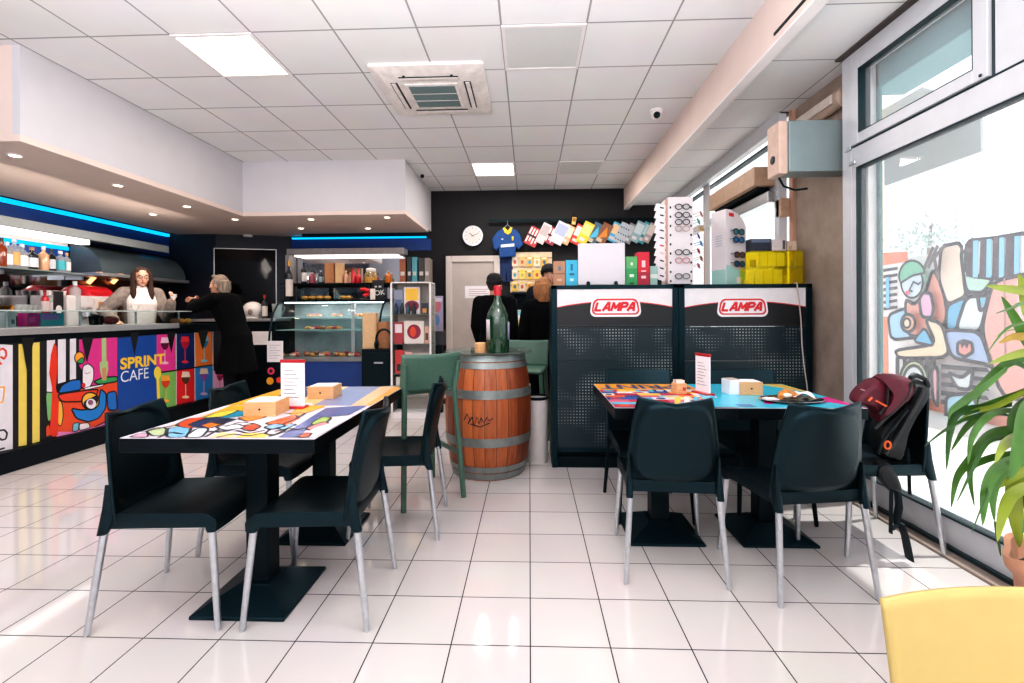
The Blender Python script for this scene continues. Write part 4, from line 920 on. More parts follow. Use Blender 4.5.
topbox('product_box', 'green product box right of the white board','box',626,637.3,256.5,'#2f9a58',4.0,bands=((0,.6,1,1,'#5fae6a'),(.3,.3,.7,.4,'#d8ead8'),(.4,.7,.6,.8,'#d8ead8'),(.3,.05,.7,.12,'#14552c')))
topbox('product_box', 'tall red product box beside the green box','box',637.6,649.4,252,'#d02138',4.0,bands=((0,.0,1,.4,'#a81a36'),(.35,.55,.65,.75,'#f0c9cc'),(.3,.22,.7,.3,'#eac0c6'),(.3,.42,.7,.46,'#f0c9cc')))
topbox('product_box', 'small pale teal carton half hidden by the spectacles tower','box',650,657.5,266,'#9fc4bd',4.05,bands=((0,.4,1,.6,'#dfe9e4'),))
# spectacles tower
yT = 4.02
a, c = AY(668,197,yT), AY(693.5,285,yT); cx = (a.x+c.x)/2; w = (c.x-a.x)/2; hT = a.z-HL-.002
tw = thing('spectacles_tower', 'white rotating spectacles tower on top of the shelving', 'display stand', (cx,yT,HL+.001))
M_tw = mat('display_white','#e6dfe2',.4,0,.03,6)
g = MB().box((-w,0,0.015),(w,w*2,hT),M_tw); g.build('column', tw, smooth=0, bevel=.004)
MB().lathe([(0,0),(w*1.1,0),(w*1.1,.015),(0,.015)],M_black,c=(0,w,0),n=28).build('turntable', tw)
MB().box((-w-.012,.01,.02),(-w,.05,hT-.01),mat('rose_edge','#c9a08c',.5)).build('side_panel', tw, smooth=0)
g = MB()
for k in range(9):
    z = .03+k*(hT-.05)/9
    for s_ in (-1,1): g.box((s_*w*.82-.006,-.004,z),(s_*w*.82+.006,0,z+.018),M_black)
g.build('nose_clip', tw, smooth=0)
def spectacles(name, label, cat, loc, rz, col, lens=None, group=None, r_=.021, sc=1.0, tilt=0):
    t = thing(name, label, cat, loc, rz, group); t.rotation_euler[0] = tilt; m = mat('frame_'+col.lstrip('#'), col, .3); r_ *= sc
    g = MB()
    for s_ in (-1,1):
        pts = [Vector((s_*r_*1.28+r_*1.12*math.cos(2*PI*k/18),-.006,r_*.9*math.sin(2*PI*k/18))) for k in range(19)]; g.tube(pts,.0034*sc,m,6,caps=False)
    g.tube([(-r_*.2,-.006,r_*.25),(0,-.008,r_*.42),(r_*.2,-.006,r_*.25)],.0022*sc,m,6); g.build('frame', t)
    for s_ in (-1,1): MB().tube([(s_*r_*2.4,-.006,r_*.3),(s_*r_*2.45,.03,r_*.3),(s_*r_*2.35,.06,r_*.1)],.002*sc,m,6).build('temple', t)
    for s_ in (-1,1):
        MB().loft([[Vector((s_*r_*1.28+r_*1.1*math.cos(2*PI*k/18),y,r_*.88*math.sin(2*PI*k/18))) for k in range(18)] for y in (-.005,-.004)],lens or glass('spectacle_lens','#fcfdfd',ior=1.15)).build('lens', t)
    return t
for k, (zy, col, lab) in enumerate(((153,'#1a1a1e','top black round spectacles on the front of the white tower'),(200,'#22242a','second black spectacles down the front of the white tower'),(240,'#2a2a30','third black spectacles down the front of the white tower'),(277,'#c9a9a6','pale pink spectacles in the middle of the white tower'),(412,'#19191d','heavy black spectacles below the gap on the white tower'),(458,'#d08c92','rose rimmed spectacles low on the white tower'),(548,'#5b5f66','grey spectacles at the bottom of the white tower'))):
    p = AY(640+240/5.69, 180+zy/5.69, yT-.008); spectacles('reading_glasses', lab, 'glasses', (p.x,yT-.012,p.z), 0, col, sc=1.18)
tagc = ['#1a1a1e','#1a1a1e','#2a2a2e','#1a1a1e','#24242a','#c0392f','#d9b9a9','#1a1a1e','#1a1a1e']
for k in range(10):
    p = AY(640+115/5.69, 180+(160+k*43)/5.69, yT+.05)
    t = thing('price_tag_card', 'white tag card '+ORD[k]+' from the top on left side of spectacles tower', 'tag', p, 0)
    t.rotation_euler = (0,R(20),R(-25)); g = MB().box((-.045,-.001,-.032),(.05,.001,.032),M_tw); D = Decal(g, lambda u, v, h: (u,-.001-h,v)); D.rect(-.005,.0,.03,.012,tagc[k % 9]); g.build('card', t, smooth=0, recalc=False)
cl = ['#b0625a','#3f8f8a','#c9a23e','#7b4f8f','#3e7fb4','#a83e3e','#8b5a3c','#c46a7a']
nm = ['brown red','teal','golden','purple','blue','dark red','tortoise brown','pink']
for k in range(8):
    p = AY(640+(330 if k % 2 else 345)/5.69, 180+(195+k*42)/5.69, yT+.08); p.x = max(p.x, cx+w+.045)
    spectacles('reading_glasses', nm[k]+' spectacles sticking out on the right side of the tower', 'glasses', p, R(62), cl[k], sc=1.1, tilt=R(-12))
# sunglasses tower
e = AY(726,285,3.95); l_ = AY(711.5,285,4.12); r_ = AY(746,285,4.06)
h1, h2 = AY(726,209,3.95).z-HL, AY(746,224,4.06).z-HL
st = thing('sunglasses_tower', 'white and mint sunglasses display tower beside the yellow boxes', 'display stand', (e.x,e.y,HL+.001))
L_ = l_-e; R_ = r_-e; L_.z = R_.z = 0; B_ = L_+R_
g = MB(); mint = mat('mint_print','#a9d6d0',.4,0,.06,4); ht = h1
prof = [(0,0),(1,0),(1,h2-.02),(.85,h2+.035),(.6,h1-.025),(.25,h1),(0,h1)]
g.prism([(p,q) for p,q in prof], M_tw, (0,0,0), R_, (0,0,1), L_); g.build('body', st, smooth=0)
g = MB(); n_ = Vector((R_.y,-R_.x,0)).normalized()*.001; n2 = Vector((L_.y,-L_.x,0)).normalized()*-.001
g.quad([n_+R_*.02,n_+R_*.98,n_+R_*.98+Vector((0,0,.11)),n_+R_*.02+Vector((0,0,.17))],mint); g.quad([-n2+L_*.02,-n2+L_*.98,-n2+L_*.98+Vector((0,0,.13)),-n2+L_*.02+Vector((0,0,.13))] if False else [L_*.02+Vector((-.001,-.001,0)),L_*.98+Vector((-.001,-.001,0)),L_*.98+Vector((-.001,-.001,.13)),L_*.02+Vector((-.001,-.001,.13))],mint)
g.build('mint_base', st, smooth=0, recalc=False); g = MB()
g.quad([n_*1.5+R_*.15+Vector((0,0,h1-.055)),n_*1.5+R_*.4+Vector((0,0,h1-.06)),n_*1.5+R_*.4+Vector((0,0,h1-.03)),n_*1.5+R_*.15+Vector((0,0,h1-.025))],P('#d8323c'))
g.build('red_logo', st, smooth=0, recalc=False); g = MB()
g.quad([n_*1.5+R_*.52+Vector((0,0,.02)),n_*1.5+R_*.78+Vector((0,0,.02)),n_*1.5+R_*.78+Vector((0,0,.07)),n_*1.5+R_*.52+Vector((0,0,.07))],P('#f0e6e4'))
g.build('price_label', st, smooth=0, recalc=False); g = MB()
for k in range(5): g.quad([L_*.25+Vector((-.0015,-.0015,.33+k*.02)),L_*.7+Vector((-.0015,-.0015,.33+k*.02)),L_*.7+Vector((-.0015,-.0015,.336+k*.02)),L_*.25+Vector((-.0015,-.0015,.336+k*.02))],P('#9fb4c4'))
g.build('lettering', st, smooth=0, recalc=False)
ang2 = math.atan2(R_.y,R_.x)
for k, (zx, zy, col, lab) in enumerate(((550,297,'#3e7f86','teal lensed sunglasses at the top of the mint tower'),(550,342,'#2471a8','bright blue mirrored sunglasses on the mint tower'),(558,427,'#6a4a44','brown lensed sunglasses on the mint tower'),(556,478,'#27506a','dark blue sunglasses lowest on the mint tower'))):
    p = AY(640+zx/5.69,180+zy/5.69,3.99); f = Vector((R_.x,R_.y,0)).normalized(); q = e+f*((p-e).dot(f)); q.z = p.z; nn = Vector((f.y,-f.x,0))
    spectacles('sunglasses', lab, 'sunglasses', q+nn*.03, ang2, '#1c1e24', mat('dark_lens_'+col.lstrip('#'), col, .1), sc=1.25)
# yellow organisers
M_yg = glass('yellow_acrylic','#fffaa6',ior=1.3,haze='#f6ea3c',hz=.10)
def organiser(label, px0, px1, py0, py1, y):
    a, c = AY(px0,py1,y), AY(px1,py0,y); t = thing('parts_organiser', label, 'organiser box', ((a.x+c.x)/2,y,a.z)); w = (c.x-a.x)/2; h = c.z-a.z-.004
    g = MB(); d = .30; th = .004
    g.box((-w,0,0),(w,d,th),M_yg).box((-w,0,th),(w,th,h),M_yg).box((-w,d-th,th),(w,d,h),M_yg).box((-w,th,th),(-w+th,d-th,h),M_yg).box((w-th,th,th),(w,d-th,h),M_yg); g.build('tray', t, smooth=0)
    MB().box((-w,0,h),(w,d,h+.003),M_yg).build('lid', t, smooth=0)
    g = MB()
    for k in range(1,6): g.box((-w+2*w*k/6-.002,th,th),(-w+2*w*k/6+.002,d-th,h-.01),M_yg)
    g.build('divider', t, smooth=0)
    g = MB().box((-w*.6,.02,th),(w*.35,.03,h-.012),M_paper); g.build('insert_card', t, smooth=0)
    g = MB(); random.seed(int(px0))
    for k in range(10): x = random.uniform(-w*.9,w*.8); g.box((x,.06+.02*(k%4),th),(x+.03,.075+.02*(k%4),th+random.uniform(.02,h*.6)),P(random.choice(['#b8a23a','#e0d060','#8a8650'])))
    g.build('small_parts', t, smooth=0); return t
organiser('lower yellow transparent organiser box on the pillar-side shelving',744.5,803,267.2,284.6,3.95)
organiser('upper yellow transparent organiser box stacked on the lower one',751,803,250.5,266.8,3.95)
zt = AY(780,250.2,3.95).z
def ob(label, px0, px1, py0, col, d, band=None):
    a, c = AY(px0,py0,3.99), AY(px1,py0,3.99); z0 = zt+.003
    t = thing('small_carton', label, 'carton', ((a.x+c.x)/2,3.99,z0)); w = (c.x-a.x)/2; g = MB().box((-w,0,0),(w,d,a.z-z0),P(col))
    if band: D = Decal(g, lambda u, v, h: (u*2*w-w,-h,v*(a.z-z0))); D.rect(*band)
    g.build('carton', t, smooth=0, recalc=False)
ob('dark blue grey carton on top of the yellow organisers', 750.5,771,239,'#2c3444',.14,(.05,.7,.95,.95,'#66738a'))
ob('white carton on top of the yellow organisers', 772,786,239.3,'#d8cfd0',.14,(.75,.1,.95,.9,'#5c5560'))
ob('small beige carton at the right end above the yellow organisers', 787.5,796.5,241,'#cdb9a4',.12,(.1,.1,.5,.5,'#b39a82'))

# ================================================================ BACK WALL
p = AY(473,236,7.70); t = thing('wall_clock', 'round white wall clock with silver rim above the back door', 'clock', p)
g = MB(); n = 40
g.disc_y((0,0,0),.165,.03,M_steel,n); g.build('rim', t); g = MB().disc_y((0,-.031,0),.14,.003,mat('clock_face','#e2dad6',.4,0,.02)); g.build('face', t)
g = MB(); 
for k in range(12): a_ = PI/6*k; g.box((-.003,-.036,.112),(.003,-.034,.132),M_black,Matrix.Rotation(a_,4,'Y'))
g.build('hour_mark', t, smooth=0)
MB().box((-.004,-.038,-.02),(.004,-.036,.075),M_black,Matrix.Rotation(R(-52),4,'Y')).build('hour_hand', t, smooth=0); MB().box((-.003,-.041,-.025),(.003,-.039,.11),M_black,Matrix.Rotation(R(70),4,'Y')).build('minute_hand', t, smooth=0)
a, c = AY(489,221,7.66), AY(657,219,7.66)
t = thing('hanging_rail', 'black wall rail holding the jersey and row of hanging packets', 'rail', (a.x,7.66,a.z)); MB().box((0,-.012,-.02),(c.x-a.x,.012,.02),M_blackm).build('bar', t, smooth=0)
for k in (.1,.5,.95): MB().box(((c.x-a.x)*k-.02,.012,-.015),((c.x-a.x)*k+.02,.09,.015),M_blackm).build('bracket', t, smooth=0)
# jersey
p = AY(507.5,224,7.62); t = thing('football_jersey', 'blue football jersey with yellow collar hanging from the rail', 'jersey', p); s_ = 7.62/471
M_jer = mat('jersey_blue','#0c4687',.7,0,.12,10,bump=.2); M_jy = mat('jersey_yellow','#e6c23c',.7)
def J(x, y): return ((x-507.5)*s_*1.04, -(y-223)*s_*1.16)
def flat(pts, y0, d, m): g = MB(); g.prism([J(*q) for q in pts], m, (0,y0,0), (1,0,0), (0,0,1), (0,d,0)); return g
flat([(503,227),(498,229),(492.5,236),(494,244),(497,246),(499,243),(499.5,252),(515,251),(515.5,243),(518,245),(522.5,241),(519.5,232),(516.5,228.5),(512,226.5),(508,229.5)],-.02,.05,M_jer).build('shirt', t, smooth=0, bevel=.012)
flat([(503,226.6),(504.5,230.5),(508,232.6),(511,230.5),(512.3,226.2),(510.5,226),(508,229),(505,226.3)],-.034,.02,M_jy).build('collar', t, smooth=0)
g = flat([(511.5,234),(513.5,234),(513,237.5),(511.8,237.5)],-.026,.006,M_jy)
g.prism([J(*q) for q in [(501,241),(514,240),(514,242.6),(501,243.4)]],P('#d8dfea'),(0,-.026,0),(1,0,0),(0,0,1),(0,.005,0)); g.prism([J(*q) for q in [(501,236),(503.5,235.5),(503,237)]],P('#d8dfea'),(0,-.026,0),(1,0,0),(0,0,1),(0,.005,0)); g.build('sponsor_lettering', t, smooth=0)
MB().tube([(J(502,228)[0],0,J(0,228)[1]),(0,0,-.01),(J(513,228)[0],0,J(0,228)[1])],.006,M_steel,6).tube([(0,0,-.01),(0,.02,.05),(0,.04,.06)],.005,M_steel,6).build('hanger', t)
p = AY(506,250,7.66); t = thing('dark_blue_garment', 'dark blue garment hanging behind the football jersey', 'garment', p)
flat([(500,246),(512,246),(512.5,272),(506.8,273),(506.2,262),(505.6,273),(499.5,272)],.03,.02,mat('navy_cloth','#0f2c5c',.75,0,.2,12)).build('cloth', t, smooth=0, bevel=.006, loc=(0,0,p.z*0)); kids(t)[0].location = (AY(507.5,224,7.62).x-p.x, 0, AY(507.5,224,7.62).z-p.z)
# hanging packets
pk = [(85,235,72,105,'#b8353a','#efe3e0','red and white patterned packet, first of the row on the rail'),(150,215,50,118,'#cdc5c6','#b3a6a9','plain white packet second on the rail'),(205,232,55,95,'#9c3040','#e8dada','dark red patterned packet third on the rail'),(255,213,72,125,'#c9cbd6','#a4aecb','large pale packet fourth on the rail'),(303,222,55,110,'#dcae80','#f0d9bc','tan packet fifth on the rail'),(345,135,22,40,'#e6b43a','#8a5a2a','tiny yellow packet hung high on the rail'),(372,222,60,112,'#d63a30','#e7e2e6','red packet with a white upper half on the rail'),(418,212,60,125,'#e6c934','#f4e38a','bright yellow packet on the rail'),(482,213,58,118,'#4a6a80','#4fb8dc','grey blue packet with cyan triangle on the rail'),(538,215,58,115,'#8a5a40','#d88a3a','brown and orange packet on the rail'),(606,207,58,110,'#4fb0d8','#e8c9a0','sky blue packet on the rail'),(655,215,62,118,'#b9c0c8','#2a4a68','white packet with dark dots on the rail'),(704,215,48,112,'#8d8f96','#c9c4c6','grey packet right of the dotted one'),(752,205,52,118,'#8fadb4','#c4d0d4','pale grey teal packet near the right end of the rail'),(795,210,45,122,'#3f97a4','#bfe0e0','teal packet next to the last on the rail'),(828,212,40,112,'#a99a98','#d6c4be','greyish pink packet at the right end of the rail')]
for k, (x, y, w, h, c1, c2, lab) in enumerate(pk):
    p = AY(520+x/6.4,200+y/6.4,7.60); s_ = 7.6/471/6.4; rot = R(27) if k != 5 else R(8)
    t = thing('hanging_packet', lab, 'packet', (p.x,7.60-.012*(k % 2),p.z), 0, 'packets hung on the wall rail'); t.rotation_euler = (0,rot,0)
    w *= s_*1.12; h *= s_*1.14; g = MB().box((-w/2,-.012,-h/2),(w/2,.012,h/2),P(c1)); D = Decal(g, lambda u, v, hh: (u,-.012-hh,v), step=.001)
    if k in (0,2): 
        for q in range(4): D.rect(-w*.45+q*w*.24,-h*.4+(q%2)*h*.1,-w*.33+q*w*.24,h*.42,c2)
        D.rect(-w*.48,-h*.06,w*.48,h*.06,'#2a1c22')
    elif k in (8,9): D.poly([(-w*.4,-h*.35),(w*.4,-h*.1),(0,h*.35)],c2); D.rect(-w*.45,-h*.48,w*.1,-h*.3,'#c9b9a0')
    elif k == 11:
        for q in range(12): D.ell(-w*.35+(q%4)*w*.23,-h*.35+(q//4)*h*.3,w*.07,w*.07,c2,8)
    else: D.rect(-w*.42,-h*.1,w*.42,h*.4,c2); D.rect(-w*.3,-h*.4,w*.2,-h*.25,'#d8cccc')
    g.build('pouch', t, smooth=0, recalc=False); MB().tube([(0,0,h/2),(-.02,.0,h/2+.05),(-.03,.03,h/2+.09)],.006,M_black,6).build('hook', t)
# yellow packets on a board
def Y7(x, y, yy=7.66): return AY(480+x/5.69,240+y/5.69,yy)
a, c = Y7(172,300), Y7(410,66); t = thing('slatwall_display', 'cream slatted wall panel carrying rows of small yellow packets', 'display panel', (a.x,7.70,a.z))
g = MB().box((0,0,0),(c.x-a.x,.04,c.z-a.z),mat('cream_slatwall','#d9c7a9',.6)); 
for k in range(3): g.box((0,-.006,.12+k*.22),(c.x-a.x,0,.135+k*.22),P('#8a7860'))
g.build('slatwall', t, smooth=0)
pc_ = [['#e9d7c0','#e5b58c','#e9b53c','#e8dcc4','#e2b042'],['#e6cfae','#e9d45c','#e8b53a','#ecc24a','#e2a83a'],['#e8bc3c','#e6d6bc','#e4a93a','#d9a23c','#cf9a3a']]
acc = ['#c05a3a','#b0723a','#3a9ac0','#c9ab6a','#3a6a7a']
rw = ['top','middle','bottom']
for r_ in range(3):
    for k in range(5):
        if r_ == 2 and k > 2: continue
        p = Y7(198+k*42,(122,195,262)[r_],7.66); w, h = .092/2, .155/2
        t = thing('small_packet', 'small packet %s from the left in the %s row of the yellow wall display' % (ORD[k], rw[r_]), 'packet', (p.x,7.675,p.z), 0, 'small packets on the wall display')
        g = MB().box((-w,0,-h),(w,.02,h),P(pc_[r_][k])); D = Decal(g, lambda u, v, hh: (u,-hh,v), step=.0008); D.ell(0,-.01,w*.55,h*.45,acc[(k+r_*2) % 5],12); D.rect(-w*.8,h*.55,w*.8,h*.85,'#e9c04a' if k % 2 else '#f0e6d8'); g.build('pouch', t, smooth=0, recalc=False)
# wall shelf unit behind the till
a = AY(511,292,7.4); zt = a.z
t = thing('shelf_unit', 'black shelf unit under the yellow packet display', 'shelf unit', (.6,7.45,0))
g = MB(); x0 = a.x-.6
for x in (x0,1.3): g.box((x,0,0),(x+.03,.25,zt),M_dark)
for z in (zt-.03,1.02,.55,.0): g.box((x0+.03,0,z),(1.3,.25,z+.03),M_dark)
g.box((x0,.25,0),(1.33,.27,zt),M_dark); g.build('carcass', t, smooth=0)
def onsh(name, label, cat, x0_, x1_, y0_, z, cols):
    a, c = AY(x0_,y0_,7.47), AY(x1_,y0_,7.47); t = thing(name, label, cat, ((a.x+c.x)/2,7.47,z)); w = (c.x-a.x)/2; h = a.z-z
    g = MB().box((-w,0,0),(w,.12,h),P(cols[0])); D = Decal(g, lambda u, v, hh: (u*2*w-w,-hh,v*h), step=.001)
    for k, q in enumerate(cols[1:]): D.rect(.1,.08+.3*k,.9,.34+.3*k,q)
    g.build('carton', t, smooth=0, recalc=False)
onsh('brochure_box','white and mint brochure box on the black shelf behind the bottle','box',510.5,523,310,1.052,['#cfd6d4','#d9c27a','#e8e4e0','#7fc4cc'])
onsh('shelf_sign','small dark sign with red mark leaning on the black shelf','sign',510,517,299,1.052,['#3a3038','#d9cfd0','#b03038'])
onsh('blue_crate','deep blue crate on the lower black shelf','crate',510,531,336,.582,['#123a74','#0f2f60'])

# right end: dark service desk hidden behind the LAMPA units
# ================================================================ BAR COUNTER
XB = -4.2
def bz(px, py): p = AX(px,py,XB); return (p.y,p.z)
y0 = 2.2; y1 = bz(226,330)[0]
t = thing('bar_counter', 'long bar counter with colourful pop-art front and steel top', 'bar counter', (XB,(y0+y1)/2,0)); ym = (y0+y1)/2
zp0, zp1 = .17, 1.03
MB().box((-.42,y0-ym,.17),(-.02,y1-ym,1.03),M_dark).build('carcass', t, smooth=0)
MB().box((-.40,y0-ym,0),(.05,y1-ym,.17),M_dark).build('kick_base', t, smooth=0, bevel=.004)
ys = bz(176,326)[0]
MB().box((-.45,y0-ym,1.095),(.045,ys-ym,1.155),M_steel).box((-.43,y0-ym,1.03),(-.0,y1-ym,1.095),M_dark).build('steel_top', t, smooth=0, bevel=.006)
MB().box((-.45,ys-ym,1.095),(.045,y1-ym,1.135),M_blackm).build('black_top', t, smooth=0, bevel=.006)
M_gl = glass('counter_glass','#f4fafa',ior=1.3)
ye = bz(200,310)[0]
MB().box((-.03,y0-ym,1.155),(-.022,ye-ym,1.29),M_gl).build('glass_guard', t, smooth=0)
MB().box((-.30,y0-ym,1.29),(.0,ye-ym,1.302),glass('glass_shelf_edge','#cfe4e2',ior=1.5,haze='#eef4f3',hz=.5)).build('glass_shelf', t, smooth=0)
g = MB()
for k in range(6): y = y0+.3+(ye-y0-.4)*k/5-ym; g.tube([(-.2,y,1.155),(-.2,y,1.29)],.010,M_alu,8)
g.build('shelf_post', t)
# printed front
g = MB().box((-.02,y0-ym,zp0),(0,y1-ym,zp1),P('#15151a'))
D = Decal(g, lambda u, v, h: (h,u-ym,v), step=.00007, start=.0003)
def zA(pts): return [bz(x/4.875,320+y/4.875) for x,y in pts]
def zB(pts): return [bz(100+x/4.879,320+y/4.879) for x,y in pts]
K = '#17171c'
D.rect(y0,zp0+.01,bz(0,400)[0]+.0,zp1-.01,'#e2dee6')
D.poly(zA([(0,118),(62,122),(62,628),(0,640)]),'#e2dee6')
D.stroke(zA([(-5,150),(12,138),(28,150),(31,172),(20,190),(5,180)]),.016,'#d8402c',sm=True); D.stroke(zA([(-5,205),(6,215)]),.016,'#d8402c')
D.stroke(zA([(-5,330),(22,325),(14,400),(-5,404)]),.012,'#e8a23a',sm=True); D.stroke(zA([(-5,540),(20,535),(35,552),(28,580),(8,585),(-5,575)]),.014,K,sm=True); D.stroke(zA([(-5,632),(20,625)]),.014,K)
for q in ([(90,118),(130,115),(130,610),(90,616)],[(157,112),(193,108),(193,592),(157,602)]): D.poly(zA(q),'#e6cf62')
for q in ([(228,100),(268,97),(268,350),(228,352)],[(282,95),(320,92),(320,300),(282,310)],[(340,92),(370,90),(370,290),(340,292)]): D.poly(zA(q),'#e2dee6')
D.poly(zA([(385,95),(572,85),(572,300),(440,320),(385,220)]),'#d8388e')
D.poly(zA([(275,545),(470,520),(572,470),(572,505),(275,570)]),'#e58ac0')
D.poly(zA([(275,355),(500,320),(572,290),(572,460),(460,520),(350,545),(270,545),(255,450)]),'#e2502a')
LW = .014
D.opoly(zA([(220,350),(262,355),(258,480),(230,500)]),'#7cba78',LW*.7); D.opoly(zA([(222,520),(240,505),(250,560),(222,575)]),'#e2502a',LW*.7)
D.opoly(zA([(280,358),(300,318),(350,292),(395,290),(395,340),(330,352)]),'#1f6fc0',LW)
def el(cx, cy, rx, ry, f=zA, n=22, a0=0, a1=2*PI): return f([(cx+rx*math.cos(a0+(a1-a0)*i/n),cy+ry*math.sin(a0+(a1-a0)*i/n)) for i in range(n+(0 if a1-a0>6.2 else 1))])
D.opoly(zA([(275,362),(480,335),(470,365),(400,398),(300,400)]),'#e2452a',LW)
D.opoly(zA([(490,335),(518,360),(515,430),(480,480),(430,497),(370,480),(345,430),(400,440),(450,430),(480,390)]),'#1f7fcc',LW)
D.opoly(zA([(520,355),(565,345),(572,440),(525,440)]),'#1f6fc0',LW); D.opoly(zA([(455,300),(500,280),(572,275),(572,300),(480,315)]),'#3aa05a',LW)
D.opoly(el(440,395,42,42),'#f0bf4a',LW); D.opoly(zA([(405,398),(478,362),(476,405),(440,440),(410,425)]),'#1a1a20',.002); D.opoly(el(443,408,26,26),'#eae4ea',.006); D.poly(el(440,402,13,13),'#8a5a7a')
D.opoly(zA([(355,505),(385,498),(380,540),(352,545)]),'#7ac0d8',LW*.6); D.opoly(zA([(385,505),(430,500),(440,525),(385,540)]),'#eee6ea',LW*.6)
D.opoly(el(290,455,16,62,n=16),'#f0b84a',LW*.6)
D.opoly(zA([(400,225),(430,212),(455,235),(455,290),(435,330),(400,335)]),'#eee8ee',LW*.7); D.stroke(zA([(412,258),(425,262),(438,254)]),.006,'#a06a86'); D.poly(el(406,318,10,12),'#d2303a'); D.opoly(zA([(410,330),(505,312),(500,322),(410,342)]),'#eee8ee',LW*.5)
D.opoly(el(386,185,24,30),'#f0a03a',LW*.7); D.opoly(zA([(370,205),(400,180),(410,200),(398,215)]),'#2f9a5a',LW*.5)
D.poly(zA([(262,110),(274,130),(278,230),(270,330),(285,400),(280,560),(262,570),(240,560),(250,400),(252,330),(238,260),(246,170)]),'#e23a22')
D.stroke(zA([(505,95),(506,200)]),.05,'#a9c286'); D.poly(zA([(484,205),(524,200),(526,240),(515,295),(497,296),(486,250)]),'#a9c286'); D.poly(zA([(495,235),(515,230),(516,290),(498,295)]),'#c9906a')
# blue panel with the name
D.poly(zB([(85,88),(275,72),(275,430),(85,448)]),'#164a9a')
D.poly(zB([(275,72),(365,68),(365,245),(275,257)]),'#d8388e'); D.poly(zB([(372,68),(457,64),(457,232),(372,243)]),'#14265e'); D.poly(zB([(463,62),(543,56),(548,216),(463,229)]),'#e87a34')
D.poly(zB([(285,262),(366,248),(368,418),(290,434)]),'#7cb45e'); D.poly(zB([(373,247),(457,236),(460,396),(373,413)]),'#d8262c'); D.poly(zB([(463,235),(547,223),(548,373),(464,393)]),'#2f80c4'); D.poly(zB([(552,250),(600,244),(650,320),(650,345),(552,368)]),'#e2a9cc')
for q in ([(369,68),(370,414)],[(460,62),(462,394)],[(549,56),(550,370)]): D.stroke(zB(q),.012,'#e6dfe6')
D.stroke(zB([(275,258),(366,246),(548,219)]),.018,K)
def wg(cx, ty, sc, bowl, wine, stem):
    w = 22*sc; h = 62*sc
    D.stroke(zB([(cx,ty+h),(cx,ty+h+58*sc)]),.014*sc,stem); D.poly(el(cx,ty+h+62*sc,18*sc,7*sc,zB,14),stem)
    D.poly(zB([(cx-w*.75,ty),(cx+w*.75,ty),(cx+w,ty+h*.45),(cx+w*.6,ty+h*.85),(cx,ty+h),(cx-w*.6,ty+h*.85),(cx-w,ty+h*.45)]),bowl)
    D.poly(zB([(cx-w,ty+h*.45),(cx+w,ty+h*.42),(cx+w*.6,ty+h*.85),(cx,ty+h),(cx-w*.6,ty+h*.85)]),wine)
wg(315,85,1.0,'#e6c4d8','#5a1430','#e2b4cc'); wg(413,80,1.0,'#d8303a','#a81a30','#d8303a'); wg(507,75,1.0,'#8ac4d8','#2f7f9a','#7ab8cc')
wg(318,270,1.0,'#f0a53a','#d2402a','#f0a53a'); wg(416,252,1.0,'#f0d9c4','#5a3a2a','#f0d0a4'); wg(505,236,1.0,'#e8d2b4','#8a5ab0','#c9b0d0'); wg(583,252,.75,'#c23a6a','#8a1a4a','#c02a6a')
a, b_ = bz(100+96/4.879,320+244/4.879), bz(100+310/4.879,320+170/4.879)
D.text('SPRINT', a[0], a[1], .122, '#f2c63a', width=bz(164,365)[0]-bz(119.5,365)[0], bold=.035)
a = bz(100+98/4.879,320+306/4.879); D.text('CAFÉ', a[0], a[1], .145, '#dfe3f0', width=bz(148,376)[0]-bz(120,376)[0])
D.poly(el(278,258,18,31,zB),'#e8cf4a'); D.poly(zB([(272,280),(284,280),(292,400),(286,430),(276,400)]),'#e8cf4a')
for f, q in ((zA,[(100,85),(165,85),(127,248)]),(zA,[(395,85),(452,85),(420,208)]),(zB,[(143,62),(187,60),(165,172)]),(zB,[(322,58),(366,56),(345,162)]),(zB,[(475,52),(528,48),(498,148)])): D.poly(f(q),'#121216')
o = g.build('printed_front', t, smooth=0, recalc=False); o['label'] = 'pop-art front panel with cafe name and wine glasses'

# ================================================================ BEHIND THE BAR
struct(MB().box((-5.85,2.0,0),(-4.85,7.2,.10),mat('platform_grey','#35383c',.6)).build('floor_platform', smooth=0))
XS = -5.5
t = thing('back_bar_counter', 'dark back bar worktop along the wall under the bottle shelf', 'counter', (-5.5,4.6,.10))
MB().box((-.34,-2.3,0),(.25,2.35,.85),M_dark).build('cabinet', t, smooth=0); MB().box((-.345,-2.3,.85),(.28,2.35,.89),M_steel).build('worktop', t, smooth=0, bevel=.004); ZW = .99
t = thing('bar_canopy', 'long grey canopy fascia above the bottle shelf', 'canopy', (-5.3,5.0,2.16))
yE = AX(167,240,-5.3).y
MB().box((-.0,-1.7,.0),(.03,yE-5.0,.10),mat('grey_fascia','#8b9296',.5,0,.06,3)).build('fascia', t, smooth=0, bevel=.005); MB().box((-.54,-1.7,.06),(0,yE-5.0,.09),MATS['grey_fascia']).build('top_board', t, smooth=0)
M_tubeglow = emis('white_tube_glow','#fff0ea',5.)
MB().box((-.34,-1.6,-.02),(-.22,.72,.055),M_tubeglow).build('light_tube', t, smooth=0)
